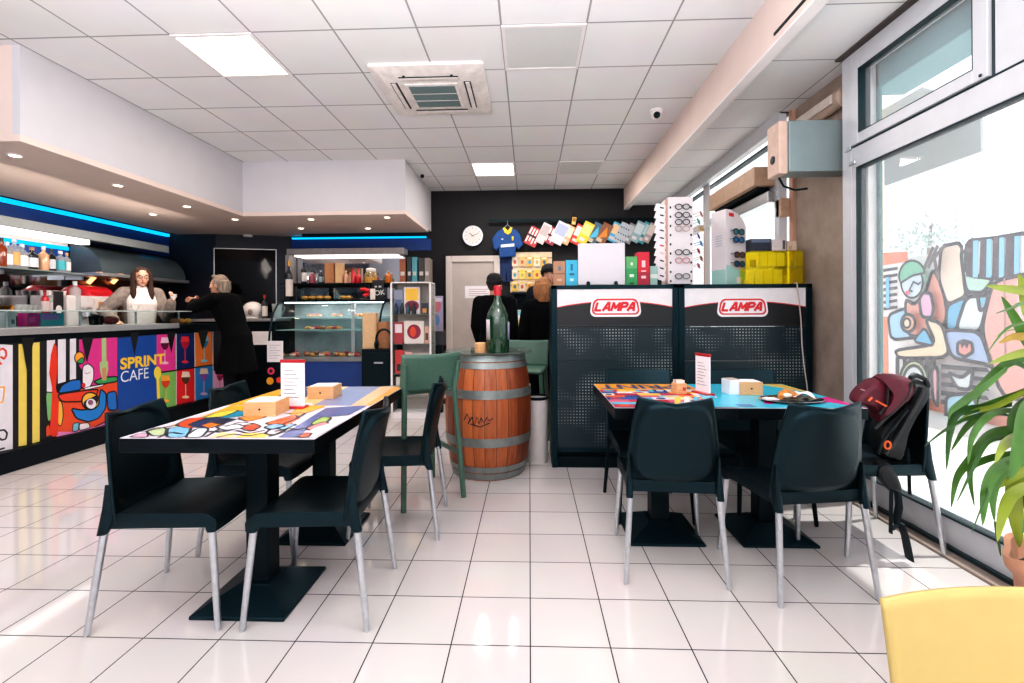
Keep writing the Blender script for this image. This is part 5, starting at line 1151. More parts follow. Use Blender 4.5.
# mirror behind the bottles; its upper reflections are built as coloured sheets
M_mir = mat('mirror_silver','#c9ccd2',.04,1,.01)
zc = AX(0,241.5,-5.83).z
tag(MB().box((-5.838,3.4,1.30),(-5.828,5.74,zc-.30),M_mir).build('wall_mirror', smooth=0), 'wide mirror on the wall behind the bottle shelf', 'mirror')
struct(MB().box((-5.838,3.4,zc-.30),(-5.828,5.74,zc),M_blue).build('wall_panel', smooth=0))  # blue sheet in place of the blue seen in the mirror
tag(MB().box((-5.838,3.4,zc),(-5.81,5.74,zc+.045),M_cyan).build('cyan_strip', smooth=0), 'short cyan reflection of an LED strip below the canopy behind the spirit bottles', 'light strip')  # glowing strip stands in for the mirrored cyan LED
tag(MB().box((-5.838,3.4,zc+.05),(-5.826,5.74,2.24),mat('mirrored_ceiling_glow','#e9dcd2',.5,emit=.35)).build('mirrored_ceiling', smooth=0), 'pale reflection of the lit ceiling between the canopy and the cyan strip', 'board')  # faint emission stands in for the lit ceiling in the mirror
# extraction hood
yh0, yh1 = AX(63,250,-5.4).y, AX(163,255,-5.4).y
t = thing('extraction_hood', 'dark metal hood with curved blue reflection over the coffee corner', 'hood', (-5.83,5.75,1.78)); M_hood = mat('dark_hood_metal','#59656c',.3,.25,.2,3)
g = MB(); rs = []
for k in range(9): a_ = PI/2*k/8; rs.append([Vector((.02+.42*math.sin(a_),0,.40-.40*(1-math.cos(a_)) if False else .02+.36*math.cos(a_))), Vector((.02+.42*math.sin(a_),1.45,.02+.36*math.cos(a_)))])
vs = [q for r_ in rs for q in r_]; fs = [(2*k,2*k+1,2*k+3,2*k+2) for k in range(8)]; g.add(vs,fs,M_hood)
for yy in (0,1.45): g.add([Vector((.02,yy,.02))]+[Vector((r_[0].x,yy,r_[0].z)) for r_ in rs],[tuple(range(10))],M_hood)
g.build('canopy', t, smooth=30, recalc=False); MB().box((.0,-.02,-.03),(.46,1.5,.015),M_steel).build('rim', t, smooth=0, bevel=.004)
tag(MB().box((-5.838,5.78,1.02),(-5.825,7.2,1.76),mat('warm_backsplash','#8a5a44',.25,.6,.3,6,stretch=(1,1,.2))).build('backsplash', smooth=0), 'bronze reflective backsplash under the hood', 'backsplash')
M_streak = emis('warm_streak_glow','#ffb078',3.5)  # glowing bars added to imitate warm streaks on the backsplash
for px, lab in ((88,'left glowing bar added for a warm streak under the extraction hood'),(112,'right glowing bar added for a warm streak under the extraction hood')):
    a_, c_ = AX(px,283,-5.8), AX(px+17,266,-5.62)
    hl = thing('warm_streak_bar', lab, 'glowing bar', a_); MB().tube([(0,0,0),(c_-a_)],.028,M_streak,10).build('tube', hl); MB().tube([(-.02,0,.02),(c_-a_)+Vector((-.02,0,.02))],.034,M_steel,10).build('backing_tube', hl)
# bottle shelf
zs = AX(40,270.5,XS).z
sh = thing('bottle_shelf', 'glass shelf carrying a row of spirit bottles behind the bar', 'shelf', (XS,4.9,zs))
MB().box((-.32,-1.3,-.014),(.10,AX(77,272,XS).y-4.9+.05,0),glass('shelf_glass','#cfe0e0',haze='#bfcccc',hz=.4)).build('board', sh, smooth=0)
for y in (-1.0,-.1,.8): MB().box((-.32,y,-.06),(-.10,y+.02,-.014),M_alu).build('bracket', sh, smooth=0)
M_clear = glass('bottle_clear','#e9f2f2',ior=1.45,haze='#e6e6e8',hz=.3)
def bottle(label, x, y, z, h, r_, m, cap, lab=None, labm=None, neck=.3, group=None, name='bottle', sq=False, neckr=.35):
    t = thing(name, label, 'bottle', (x,y,z), 0, group)
    hb = h*(1-neck); prof = [(0,0),(r_*.95,0),(r_,r_*.12),(r_,hb*.92),(r_*.8,hb*1.0),(r_*neckr,hb+h*neck*.25),(r_*neckr,h*.9)]
    MB().lathe(prof, m, n=20).build('body', t)
    MB().lathe([(r_*neckr*1.15,h*.86),(r_*neckr*1.2,h),(0,h)], cap, n=14).build('cap', t)
    if lab:
        g = MB(); n = 14; g.grid(lambda i,j: Vector(((r_+.0012)*math.cos(R(-75+150*i)),(r_+.0012)*math.sin(R(-75+150*i)),hb*(.15+.6*j))),n,2,lab); o = g.build('label', t); o.rotation_euler[2] = R(-40)
    return t
GB = 'spirit bottles on the back bar shelf'
bl = [(8,118,.27,.04,mat('amber_spirit','#8a3a1a',.1,0,.1,5,coat=.5),P('#2a1a14'),None,'amber bottle at the left edge of the bottle shelf'),
 (47,125,.24,.042,M_clear,P('#dfe3e8'),P('#e8e4ea'),'clear bottle with pale label second along the shelf'),
 (97,110,.29,.042,M_clear,P('#e6dfe2'),P('#e8b06a'),'tallest clear bottle with orange patch on the shelf'),
 (150,125,.24,.045,M_clear,P('#cfe0ea'),P('#eef0f4'),'clear round bottle with white label on the shelf'),
 (218,145,.22,.048,mat('dark_glass_bottle','#141a22',.12,0,.1,5,coat=.5),P('#b98a6a'),P('#dfe3ea'),'dark bottle with white diamond label on the shelf'),
 (298,137,.245,.042,mat('peach_spirit','#dfae88',.15,0,.06,5,coat=.4),P('#e8dfda'),None,'peach coloured bottle on the bottle shelf'),
 (350,145,.23,.036,MATS['dark_glass_bottle'],P('#2a2f3a'),P('#c9d0da'),'slim dark bottle with grey label on the shelf'),
 (412,152,.22,.046,M_clear,P('#e9e9ee'),P('#3fb4c0'),'clear bottle with turquoise label on the shelf'),
 (456,155,.21,.034,M_clear,P('#c9a57a'),P('#e8e2de'),'small clear bottle with tan cork at the shelf end')]
for k, (x, y, h, r_, m, cap, lb, lab) in enumerate(bl):
    p = AX(x/6.827, 230+265/6.827, XS+.02); bottle(lab, XS+.02-.0*k, p.y, zs, h*1.12, r_*1.12, m, cap, lb, neck=.30)
p = AX(79,287,-5.35); bottle('large clear water bottle standing by the coffee machine', -5.40, p.y, ZW+.31, .36, .052, M_clear, P('#d8e4ec'), None, neck=.22)
# low riser shelf that carries glasses and fruit
t = thing('riser_shelf', 'low steel riser shelf behind the bar holding glasses and oranges', 'shelf', (-5.62,4.75,ZW))
MB().box((-.16,-1.0,.27),(.14,.67,.285),M_steel).build('board', t, smooth=0)
for y in (-.95,0,.64): MB().box((-.14,y,0),(.12,y+.02,.27),M_steel).build('support', t, smooth=0)
ZR = ZW+.285
for k, px in enumerate((18,23,28,33,38)):
    p = AX(px,285,-5.55); tag(MB().lathe([(.026,0),(.036,.10),(.034,.10),(.024,.006),(0,.006)],M_clear,(-5.55,p.y,ZR),16,caps=False).build('drinking_glass'), 'clear tumbler in a row on the low riser shelf', 'glass', 'tumblers on the riser shelf')
for k, (px, py, c_) in enumerate(((18,278,'#dfae5a'),(22.5,278,'#e89a2a'),(27,278,'#ee9a1e'),(31.5,277.5,'#e8902a'),(36,278,'#d9a04a'),(40.5,278.5,'#e09030'))):
    p = AX(px,py,-5.66); t = thing('orange', 'orange in the row at the back of the riser shelf', 'orange', (-5.68,p.y,ZR), 0, 'oranges on the riser shelf'); MB().ell((0,0,.05),(.052,.052,.05),mat('orange_peel','#e8902a',.5,0,.1,60,bump=.2)).build('fruit', t); MB().ell((0,0,.1),(.006,.006,.003),P('#4a5a2a')).build('stem', t)
p = AX(46.5,286,-5.5); bottle('red syrup bottle on the riser shelf', -5.52, p.y, ZR, .27, .035, mat('red_syrup','#c0202a',.15,0,.1,5,coat=.4), P('#8a1620'), P('#e6d6d6'))
p = AX(51.5,285,-5.5); bottle('clear syrup bottle right of the red one', -5.52, p.y, ZR, .25, .033, M_clear, P('#e8e2e2'), P('#e0d2d6'))
# dark baskets, plates, poster
M_bask = mat('dark_wicker','#1c1718',.7,0,.4,40,bump=.5)
for k, (px, lab) in enumerate(((4,'dark snack basket nearest the left edge behind the bar'),(20,'dark snack basket second from the left behind the bar'))):
    p = AX(px,300,-5.3); t = thing('snack_basket', lab, 'basket', (-5.39,p.y,ZW+.12), 0); MB().box((-.09,-.09,-.12),(.09,.09,0),M_dark).build('riser', t, smooth=0)
    MB().lathe([(0,0),(.065,0),(.090,.13),(.093,.135),(.086,.135),(.06,.01),(0,.01)],M_bask,n=20,caps=False).build('bowl', t)
    random.seed(k); g = MB()
    for q in range(12): a_ = random.random()*6.28; r_ = random.random()*.05; g.box((r_*math.cos(a_)-.03,r_*math.sin(a_)-.02,.09+.01*(q%4)),(r_*math.cos(a_)+.03,r_*math.sin(a_)+.02,.11+.012*(q%4)),P(['#3a1f1c','#7a2a24','#201a1e','#9a8a80'][q%4]),Matrix.Rotation(q*.5,4,'Z'))
    g.build('wrapped_sweets', t, smooth=0)
p = AX(41,300,-5.35)
for k in range(5): tag(MB().lathe([(0,0),(.06,0),(.105,.018),(.103,.020),(.058,.005),(0,.005)],mat('porcelain','#e9e2e0',.25,0,.02),(-5.38,p.y,ZW+.20+k*.010),24,caps=False).build('dinner_plate'), 'white plate in the small stack by the dark poster behind the bar', 'plate', 'stacked plates behind the bar')
tag(MB().box((-5.48,p.y-.12,ZW),(-5.26,p.y+.12,ZW+.20),MATS['porcelain']).build('white_stand', smooth=0, bevel=.01), 'white stand under the stack of plates behind the bar', 'stand')
a, c = AX(54,291,-5.3), AX(63.5,303,-5.3); g = MB().box((-5.31,a.y,ZW),(-5.30,c.y,a.z),P('#1c1c22')); D = Decal(g, lambda u, v, h: (-5.30+h,u,v)); D.ell((a.y+c.y)/2,(a.z+ZW)/2+.06,.035,.05,'#d8d4d4'); D.rect(a.y+.02,ZW+.10,c.y-.02,ZW+.12,'#c9c2c4'); tag(g.build('chalkboard_sign', smooth=0, recalc=False), 'small dark sign with white drawing beside the coffee machine', 'sign')
# coffee machine
ya, yb = AX(67,300,-5.36).y, AX(118,300,-5.36).y; L = yb-ya
t = thing('coffee_machine', 'white espresso machine with red top behind the bar', 'coffee machine', (-5.60,ya,ZW)); M_cm = mat('machine_white','#dcd6d8',.35,0,.03); M_red = mat('machine_red','#c8202a',.3,0,.05,coat=.5)
MB().box((-.22,0,.03),(.24,L,.50),M_cm).build('body', t, smooth=0, bevel=.02)
g = MB(); rs = []
for y, s_ in ((L*.42,.8),(L*.46,1),(L*.95,1),(L,.8)): rs.append([Vector((.02+.2*math.cos(a_)*s_,y,.50+.14*math.sin(a_)*s_)) for a_ in [PI*k/12 for k in range(13)]])
g.loft(rs,M_red); g.build('red_top', t)
MB().box((.24,L*.50,.30),(.246,L*.80,.47),P('#f0e6e2')).box((.246,L*.58,.34),(.249,L*.74,.43),P('#c98a5a')).build('front_picture', t, smooth=0)
MB().box((.02,.05,-.0),(.36,L-.05,.03),M_steel).build('drip_tray', t, smooth=0)
for k in (.3,.7):
    g = MB().lathe([(.045,.25),(.045,.31),(.03,.33)],M_steel,(.29,L*k,0),16).tube([(.29,L*k,.27),(.45,L*k,.26)],.012,M_black,8); g.box((.23,L*k-.03,.31),(.31,L*k+.03,.36),M_steel); g.build('group_head', t)
g = MB()
for k in range(8): g.lathe([(.022,.50),(.032,.56)],MATS['porcelain'],(-.12+.07*(k%2),.06+.09*(k//2),0),12)
g.build('cup_stack', t)
# goods behind the counter glass
def cbox(label, px0, px1, py0, py1, col, x=-4.5, band=None, name='snack_box'):
    a, c = AX(px0,py0,x), AX(px1,py1,x); z0 = 1.157; t = thing(name, label, 'box', (x,(a.y+c.y)/2,z0)); w = abs(c.y-a.y)/2; h = a.z-z0
    g = MB().box((-.10,-w,0),(0,w,h),P(col)); D = Decal(g, lambda u, v, hh: (hh,u*2*w-w,v*h), step=.001)
    if band: D.rect(*band)
    g.build('carton', t, smooth=0, recalc=False)
cbox('magenta snack box behind the bar counter glass',28,40,313,327,'#b8187e',band=(.1,.3,.6,.7,'#d84aa0'))
cbox('turquoise and lilac snack box behind the bar counter glass',41,64,313,327,'#14a4b8',band=(.0,.45,.75,.95,'#8a78c8'))
cbox('white carton at the near end behind the counter glass',10,16,312,327,'#c9d0d4',band=(.2,.2,.8,.5,'#5a6a72'))
for k, px in enumerate((93,99)): p = AX(px,318,-4.5); tag(MB().lathe([(.03,0),(.038,.09),(.036,.09),(.028,.006),(0,.006)],glass('smoked_glass','#8a9496'),(-4.5,p.y,1.155),16,caps=False).build('drinking_glass'), 'smoky tumbler behind the counter glass below the barista', 'glass', 'smoky tumblers behind the counter glass')
for k, (px, c_, lab) in enumerate(((181,'#d98a3a','orange pastry bun on the bar end near the elderly customer'),(175,'#8a5a44','dark brown bun left of the orange pastry on the bar end'),(188,'#e0a04a','golden bun closest to the customer on the bar end'))):
    p = AX(px,320,-4.35); tag(MB().ell((-4.35,p.y,1.175),(.05,.05,.035),mat('bun_'+c_.lstrip('#'),c_,.6,0,.2,30)).build('bun'), lab, 'bun')
p = AX(113,322,-4.45); tag(MB().ell((-4.48,p.y,1.20),(.06,.09,.045),P('#7a1420')).build('red_pouch'), 'dark red pouch on the counter below the barista', 'pouch')
p = AX(133,302,-4.35); t = thing('coffee_cup', 'white coffee cup on the glass shelf before the barista', 'cup', (-4.33,p.y,1.303)); MB().lathe([(.02,0),(.036,.06),(.033,.06),(.018,.005),(0,.005)],MATS['porcelain'],n=18,caps=False).build('bowl', t); MB().tube([(0,.036,.05),(0,.058,.04),(0,.03,.015)],.005,MATS['porcelain'],6).build('handle', t)
# wall behind the customer: framed dark mirror, side counter with kettle bag and wine
u = (p1-p0).normalized(); nw = Vector((u.y,-u.x,0))
def wallpt(px, py):
    r_ = ray(px,py); k = (p0-CAMP).dot(nw)/r_.dot(nw); return CAMP+r_*k
a, c = wallpt(214,248), wallpt(277,312); du = (c-a); du.z = 0; W = du.length; Hh = a.z-c.z
t = thing('framed_mirror', 'dark framed mirror on the navy wall behind the customer', 'mirror', (a.x,a.y,c.z), math.atan2(u.y,u.x))
MB().box((0,-.012,0),(W,-.006,Hh),mat('dark_mirror','#0a0c10',.06,.6,.1)).build('glass_pane', t, smooth=0)
g = MB().box((0,-.02,Hh-.012),(W,-.004,Hh),M_alu).box((0,-.02,0),(.012,-.004,Hh),M_alu).box((W-.012,-.02,0),(W,-.004,Hh),M_alu); g.build('frame', t, smooth=0)
t = thing('side_counter', 'narrow black counter behind the elderly customer', 'counter', (-4.05,7.0,0))
MB().box((-.95,-.1,0),(.25,.30,1.15),M_dark).build('cabinet', t, smooth=0); MB().box((-1.0,-.14,1.15),(.28,.32,1.19),M_steel).build('worktop', t, smooth=0, bevel=.004)
MB().box((-.10,-.106,.80),(.2,-.10,1.0),M_paper).build('notice', t, smooth=0)
ZS = 1.19
q = AY(264.5,306,6.98); bottle('dark wine bottle with cream label and red cap on the side counter', q.x, 6.98, ZS, .36, .042, MATS['dark_glass_bottle'], P('#b01f2a'), P('#d9cfc8'))
q = AY(252,300,6.98); t = thing('white_helmet', 'white rounded helmet-like container on the side counter by the wine', 'container', (q.x,7.0,ZS)); MB().ell((0,0,.13),(.15,.13,.13),M_white,20,12).build('shell', t); MB().box((-.12,-.11,0),(.12,.11,.03),M_white).build('base', t, smooth=0, bevel=.01); MB().ell((.03,-.118,.10),(.035,.02,.045),P('#8a7a76')).build('grip', t)
q = AY(273,318,6.8); t = thing('glass_jug', 'clear tall glass jug at the end of the side counter', 'jug', (q.x,6.92,ZS)); MB().lathe([(.055,0),(.06,.02),(.075,.22),(.07,.22),(.052,.01),(0,.01)],M_clear,n=22,caps=False).build('body', t); MB().tube([(.07,0,.2),(.12,0,.16),(.065,0,.05)],.008,M_clear,8).build('handle', t)
p = AY(275,352,6.36); c = AY(283,362,6.36)

# ================================================================ PASTRY DISPLAY CASE
cx0, cx1 = -3.62, -2.08; W = cx1-cx0; yF, yBk = 6.40, 7.15
t = thing('pastry_case', 'curved glass pastry display case with deep blue base', 'display case', ((cx0+cx1)/2,yF,0)); w = W/2
MB().box((-w,.03,0),(w,.75,.60),M_dark).build('cabinet', t, smooth=0)
MB().box((-w,.0,.05),(w,.03,.60),M_blue).build('blue_front', t, smooth=0, bevel=.003)
MB().box((-w,-.02,.60),(w,.75,.66),mat('deck_steel','#8a9092',.35,.7)).build('deck', t, smooth=0, bevel=.005)
cur = [(-.0,.66),(.01,.85),(.05,1.08),(.13,1.27),(.24,1.39),(.36,1.435)]
g = MB(); vs = [Vector((s_*w,a,b)) for a,b in cur for s_ in (-1,1)]; g.add(vs,[(2*k,2*k+1,2*k+3,2*k+2) for k in range(5)],M_glass2); g.build('curved_glass', t, smooth=60, recalc=False)
for s_ in (-1,1):
    g = MB(); o_ = s_*w
    g.tube([(o_,a,b) for a,b in cur],.014,M_black,8); g.build('side_frame', t)
    MB().add([Vector((o_,a,b)) for a,b in cur]+[Vector((o_,.75,1.435)),Vector((o_,.75,.66))],[tuple(range(8))],M_glass2).build('side_glass', t, smooth=0, recalc=False)
MB().box((-w-.01,.34,1.43),(w+.01,.77,1.46),M_dark).build('top_panel', t, smooth=0, bevel=.004)
MB().box((-w,.74,.66),(w,.76,1.43),mat('case_back_teal','#a6b1b3',.25,.1,.25,3)).build('back_panel', t, smooth=0)
MB().box((.28,.30,.66),(.33,.34,1.42),M_steel).build('post', t, smooth=0)
MB().box((-w+.03,.38,1.415),(w-.03,.42,1.43),emis('case_light','#f2fbff',6.)).build('light_strip', t, smooth=0)
for z, yy in ((1.20,.22),(1.02,.16)): MB().box((-w+.02,yy,z),(w-.02,.70,z+.012),glass('case_shelf','#d9ecec',haze='#c4dada',hz=.35)).build('glass_shelf', t, smooth=0)
ld = bpy.data.lights.new('case_lamp','AREA'); ld.shape = 'RECTANGLE'; ld.size = 1.3; ld.size_y = .1; ld.energy = 9; lo = bpy.data.objects.new('case_lamp', ld); COL.objects.link(lo); lo.location = ((cx0+cx1)/2,yF+.45,1.40)
M_p = [mat('pastry_gold','#dc9a50',.55,0,.25,50,bump=.4), mat('pastry_cream','#ead6b8',.6,0,.12,40,bump=.3), mat('pastry_berry','#b8464a',.4,0,.3,50), mat('pastry_brown','#8a5230',.5,0,.3,50,bump=.4)]
random.seed(5)
def pastry(x, y, z, k, label, group, r_=.045):
    t = thing('pastry', label, 'pastry', (x,y,z), random.random()*3, group)
    if k % 2: MB().lathe([(0,0),(r_*.8,0),(r_,.02),(r_*.9,.03),(0,.032)],M_p[k%4],n=16).build('case', t); MB().ell((0,0,.034),(r_*.7,r_*.7,.014),M_p[(k+1)%4],14,8).build('topping', t)
    else: MB().tube([(-r_,-.01,.015),(-r_*.4,.01,.024),(r_*.4,.01,.024),(r_,-.01,.014)],[.010,.024,.024,.009],M_p[k%4],10).build('crust', t)
XC = (cx0+cx1)/2
for k in range(13): pastry(cx0+.15+k*.105, yF+.13+.05*(k%2), .662, k, 'small pastry in the row on the lower deck of the glass case', 'pastries on the lower deck')
for k in range(8): pastry(cx0+.18+k*.15, yF+.42, .662, k+1, 'pastry in the rear row on the lower deck of the glass case', 'rear pastries on the lower deck')
for k in range(4): pastry(cx0+.42+k*.07, yF+.30, 1.034, k, 'pastry grouped at left on the middle glass shelf of the case', 'pastries at left of middle shelf')
for k in range(3): pastry(cx0+.74+k*.07, yF+.30, 1.034, k*2, 'pastry grouped at centre of the middle glass shelf of the case', 'pastries at centre of middle shelf')
for k in range(3): pastry(cx0+.42+k*.07, yF+.34, 1.214, 1, 'pale pastry at left on the top glass shelf of the case', 'pale pastries at left of top shelf')
for k in range(2): pastry(cx0+.78+k*.08, yF+.34, 1.214, 1, 'pale pastry at centre of the top glass shelf of the case', 'pale pastries at centre of top shelf')
for k in range(4): pastry(cx0+1.12+k*.07, yF+.34, 1.214, 1+k%2*3, 'pastry at right end of the top glass shelf of the case', 'pastries at right of top shelf', .055)
# price sheet and side panel beside the case
a, c = AY(267,341,6.3), AY(283,362,6.3); t = thing('price_sheet', 'white price sheet standing at the left end of the pastry case', 'sheet', ((a.x+c.x)/2,6.32,.60)); 
MB().box((-.12,-.02,-.60),(.13,.05,-.0),M_dark).build('stand', t, smooth=0)
g = MB().box((-(c.x-a.x)/2,-.02,c.z-.60),((c.x-a.x)/2,-.012,a.z-.60),M_paper); D = Decal(g, lambda u, v, h: (u,-.02-h,v+c.z-.60), step=.0004)
for k in range(6): D.rect(-.08,.05+k*.035,.03+.05*((k*3)%2),.056+k*.035,'#b3a6ac')
g.build('sheet', t, smooth=0, recalc=False)
g = MB(); 
for px, py, r_, c_ in ((271,371,.05,'#e2486a'),(271,371,.025,'#2a1a22'),(270,381,.05,'#e8a02a'),(279,380,.04,'#d8402a')): q = AY(px,py,6.298); g.disc_y((q.x-t.location.x,-.022-(.001 if r_ < .03 else 0),q.z-.60),r_,.0015,P(c_),20)
g.build('sticker', t)
# ---- niche above the case
zt_, zb2 = AY(350,256,7.70).z, 1.50
xn0, xn1 = AY(297,270,7.7).x, AY(405,270,7.7).x
tag(MB().box((xn0,7.715,zb2),(xn1,7.73,zt_),M_mir).build('wall_mirror', smooth=0), 'bright mirror at the back of the niche over the pastry case', 'mirror')
t = thing('niche_canopy', 'pale grey light canopy above the niche mirror', 'canopy', (xn0-.06,7.48,zt_)); MB().box((0,0,0),(xn1-xn0+.1,.25,.10),mat('pale_grey_fascia','#a8a4a4',.5)).build('fascia', t, smooth=0, bevel=.004); MB().box((.1,.06,-.02),(xn1-xn0-.02,.18,.0),M_tubeglow).build('light_tube', t, smooth=0); MB().box((-.02,.0,-.8),(.04,.25,0),MATS['pale_grey_fascia']).build('side_post', t, smooth=0)
zg = AY(340,283.5,7.3).z
t = thing('niche_shelf', 'thin dark shelf across the niche holding bottles and wooden boxes', 'shelf', (xn0-.02,7.3,zg)); MB().box((0,-.12,-.018),(1.80,.36,0),M_dark).build('board', t, smooth=0)
for x in (.02,1.38): MB().box((x,0,-(zg-1.465)),(x+.03,.3,-.018),M_dark).build('leg', t, smooth=0)
def nb(px, y=7.3): return AY(px,282,y).x
bottle('black wine bottle with pale label at the left end of the niche shelf', nb(304),7.3,zg,.33,.042,MATS['dark_glass_bottle'],P('#1a1a1e'),P('#d9d4d2'))
bottle('dark bottle second from the left on the niche shelf', nb(311.5),7.36,zg,.31,.04,MATS['dark_glass_bottle'],P('#2a1618'),P('#9a3a44'))
bottle('rose pink bottle beside the dark ones on the niche shelf', nb(314.5),7.22,zg,.17,.05,mat('rose_bottle','#9a4a58',.15,0,.1,coat=.4),P('#caa0a4'),None)
bottle('dark bottle with silver label left of the wooden boxes', nb(321),7.3,zg,.21,.04,MATS['dark_glass_bottle'],P('#9aa0a8'),P('#8fa0a8'))
def wbox(label, x0, x1, y, z, h, m, d=.10): 
    t = thing('wooden_wine_box', label, 'wine box', ((x0+x1)/2,y,z)); w_ = (x1-x0)/2
    MB().box((-w_,0,0),(w_,d,h),m).build('case', t, smooth=0, bevel=.003); MB().box((-w_*.85,-.006,.01),(w_*.85,0,h-.01),m).build('sliding_lid', t, smooth=0, bevel=.002)
M_w2 = mat('reddish_wood','#b07a52',.55,0,.15,16,stretch=(1,1,6)); M_w3 = mat('light_pine','#dcb68a',.55,0,.1,16,stretch=(1,1,6))
wbox('reddish wooden wine box on the niche shelf', nb(326),nb(335.5),7.25,zg,AY(330,263,7.25).z-zg,M_w2); wbox('light pine wine box next to the reddish one on the niche shelf', nb(336.5),nb(343.5),7.25,zg,AY(330,263,7.25).z-zg,M_w3)
for k, (px, h) in enumerate(((346.5,.20),(351,.17))): bottle('%s blush wine bottle right of the pine box' % ('taller','shorter')[k], nb(px),7.28,zg,h,.036,mat('blush_bottle','#d8a488',.2,0,.06,coat=.4),P('#e2c4b0'),None)
bottle('taller red bottle on the niche shelf', nb(354.5),7.25,zg,.25,.034,MATS['red_syrup'],P('#7a1016'),None); bottle('shorter red bottle with slanted shoulders on the niche shelf', nb(359.5),7.25,zg,.23,.045,MATS['red_syrup'],P('#b01a22'),None,neck=.5)
q = nb(372); t = thing('sweet_jar', 'clear jar half full of yellow sweets with white lid', 'jar', (q,7.25,zg-.0)); MB().lathe([(0,0),(.09,0),(.10,.02),(.10,.13),(.07,.17),(.07,.18)],glass('jar_glass','#f2ead8',haze='#f0dca0',hz=.2),n=24,caps=False).build('jar', t); MB().lathe([(0,.005),(.094,.005),(.094,.09),(0,.095)],mat('yellow_sweets','#f0b43a',.5,0,.3,60),n=20).build('sweets', t); MB().lathe([(.075,.175),(.08,.21),(.06,.23),(0,.23)],M_white,n=20).build('lid', t)
bottle('small orange bottle right of the sweet jar', nb(389.5),7.25,zg,.19,.042,mat('orange_liqueur','#d9762a',.15,0,.1,coat=.4),P('#c9b49a'),None)
q = AY(289,301,6.95); t = bottle('large champagne bottle with gold neck at the left end of the pastry case top', q.x,6.95,1.461,.60,.055,MATS['dark_glass_bottle'],mat('gold_foil','#c9973a',.3,.6),P('#ddd6d0'),name='champagne_bottle')
# box of buns on top of the case
x0_, x1_ = AY(299,300,6.95).x, AY(353,300,6.95).x
t = thing('bun_box', 'clear acrylic box of golden buns on top of the pastry case', 'food box', ((x0_+x1_)/2,6.9,1.461)); w_ = (x1_-x0_)/2; g = MB(); 
g.box((-w_,0,0),(w_,.22,.006),M_glass2).box((-w_,0,.006),(w_,.005,.17),M_glass2).box((-w_,.215,.006),(w_,.22,.17),M_glass2).box((-w_,.005,.006),(-w_+.005,.215,.17),M_glass2).box((w_-.005,.005,.006),(w_,.215,.17),M_glass2).box((-w_,0,.17),(w_,.22,.176),M_glass2); g.build('box', t, smooth=0)
for k in range(7): 
    x = (x0_+x1_)/2-w_+.07+k*(2*w_-.14)/6 if k < 5 else (x0_+x1_)/2+w_-.16+(k-5)*.08
    if k == 4: continue
    t = thing('bun', 'golden bun in the clear box on top of the pastry case', 'bun', (x,7.0,1.468), 0, 'buns in the clear box'); MB().ell((0,0,.032),(.055,.06,.035),M_p[0],16,9).build('crumb', t); MB().ell((0,-.02,.06),(.03,.02,.008),M_p[3],10,6).build('glaze', t)
# sign OK, roses
q = AY(378,296,6.85); t = thing('chalkboard_sign', 'small black chalkboard sign reading OK on top of the pastry case', 'sign', (q.x,6.85,1.461)); hh = AY(378,280,6.85).z-1.461
g = MB().box((-.085,0,0),(.085,.02,hh),P('#0e1014')); D = Decal(g, lambda u, v, h: (u,-h,v), step=.0006); D.text('OK',-.045,.06,.075,'#c9d0cc',bold=.01,rot=R(6)); D.rect(-.05,.18,-.015,.205,'#b4bec4'); D.rect(.01,.18,.05,.205,'#b4bec4'); g.build('board', t, smooth=0, recalc=False); MB().box((-.06,.02,0),(.06,.06,.015),M_dark).build('foot', t, smooth=0)
q = AY(366,300,6.8); t = thing('red_flowers', 'red artificial flowers on top of the pastry case', 'flowers', (q.x,6.8,1.461)); g = MB(); random.seed(2)
for k in range(7): c_ = Vector((random.uniform(-.08,.08),random.uniform(-.04,.04),.06+random.uniform(0,.12))); g.ell(c_,(.035,.035,.03),mat('red_petals','#c41a26',.6,0,.3,30,bump=.4),12,7)
g.build('petals', t); MB().tube([(0,0,0),(.01,0,.08)],.012,P('#2a4a2a'),8).lathe([(.05,0),(.03,.02),(0,.02)],P('#2a1a1a'),n=16).build('stem', t)
q = AY(374,298,6.8); tag(MB().box((q.x-.05,6.78,1.461),(q.x+.02,6.80,1.62),P('#ddd4d0')).build('white_card', smooth=0), 'small white card between the red flowers and chalkboard', 'card')
# cabinet, wine boxes, till things right of the case
t = thing('black_cabinet', 'low black cabinet at the right end of the pastry case', 'cabinet', (-1.93,5.95,0)); MB().box((-.22,0,0),(.16,.45,.80),M_dark).build('carcass', t, smooth=0, bevel=.004); MB().box((-.20,-.012,.04),(.14,0,.76),M_black).build('door', t, smooth=0, bevel=.004); MB().box((-.05,-.03,.62),(.06,-.012,.64),M_steel).build('handle', t, smooth=0)
def on(px, y): return AY(px,330,y).x
wbox('tall pale wooden wine box standing on the black cabinet', on(362.5,6.0),on(376,6.0),6.0,.801,AY(370,313,6.0).z-.80,M_w3); wbox('narrower wooden wine box right of the tall pale one', on(377.5,6.06),on(387.5,6.06),6.06,.801,AY(380,322,6.06).z-.80,M_w2)
q = AY(384,342,5.93); t = thing('headphones', 'black over-ear headphones leaning on the wooden wine boxes', 'headphones', (q.x,5.93,.80)); rr_ = .10
MB().tube([(rr_*math.cos(a_),0,.13+rr_*1.25*math.sin(a_)) for a_ in [R(-25+230*k/18) for k in range(19)]],.014,M_black,8).build('headband', t)
for s_ in (-1,1): MB().lathe([(.03,0),(.052,.01),(.052,.035),(.03,.045),(0,.045)],M_black,n=18).build('ear_cup', t, loc=(s_*.10-.02,0,.06), rot=(0,PI/2,0))
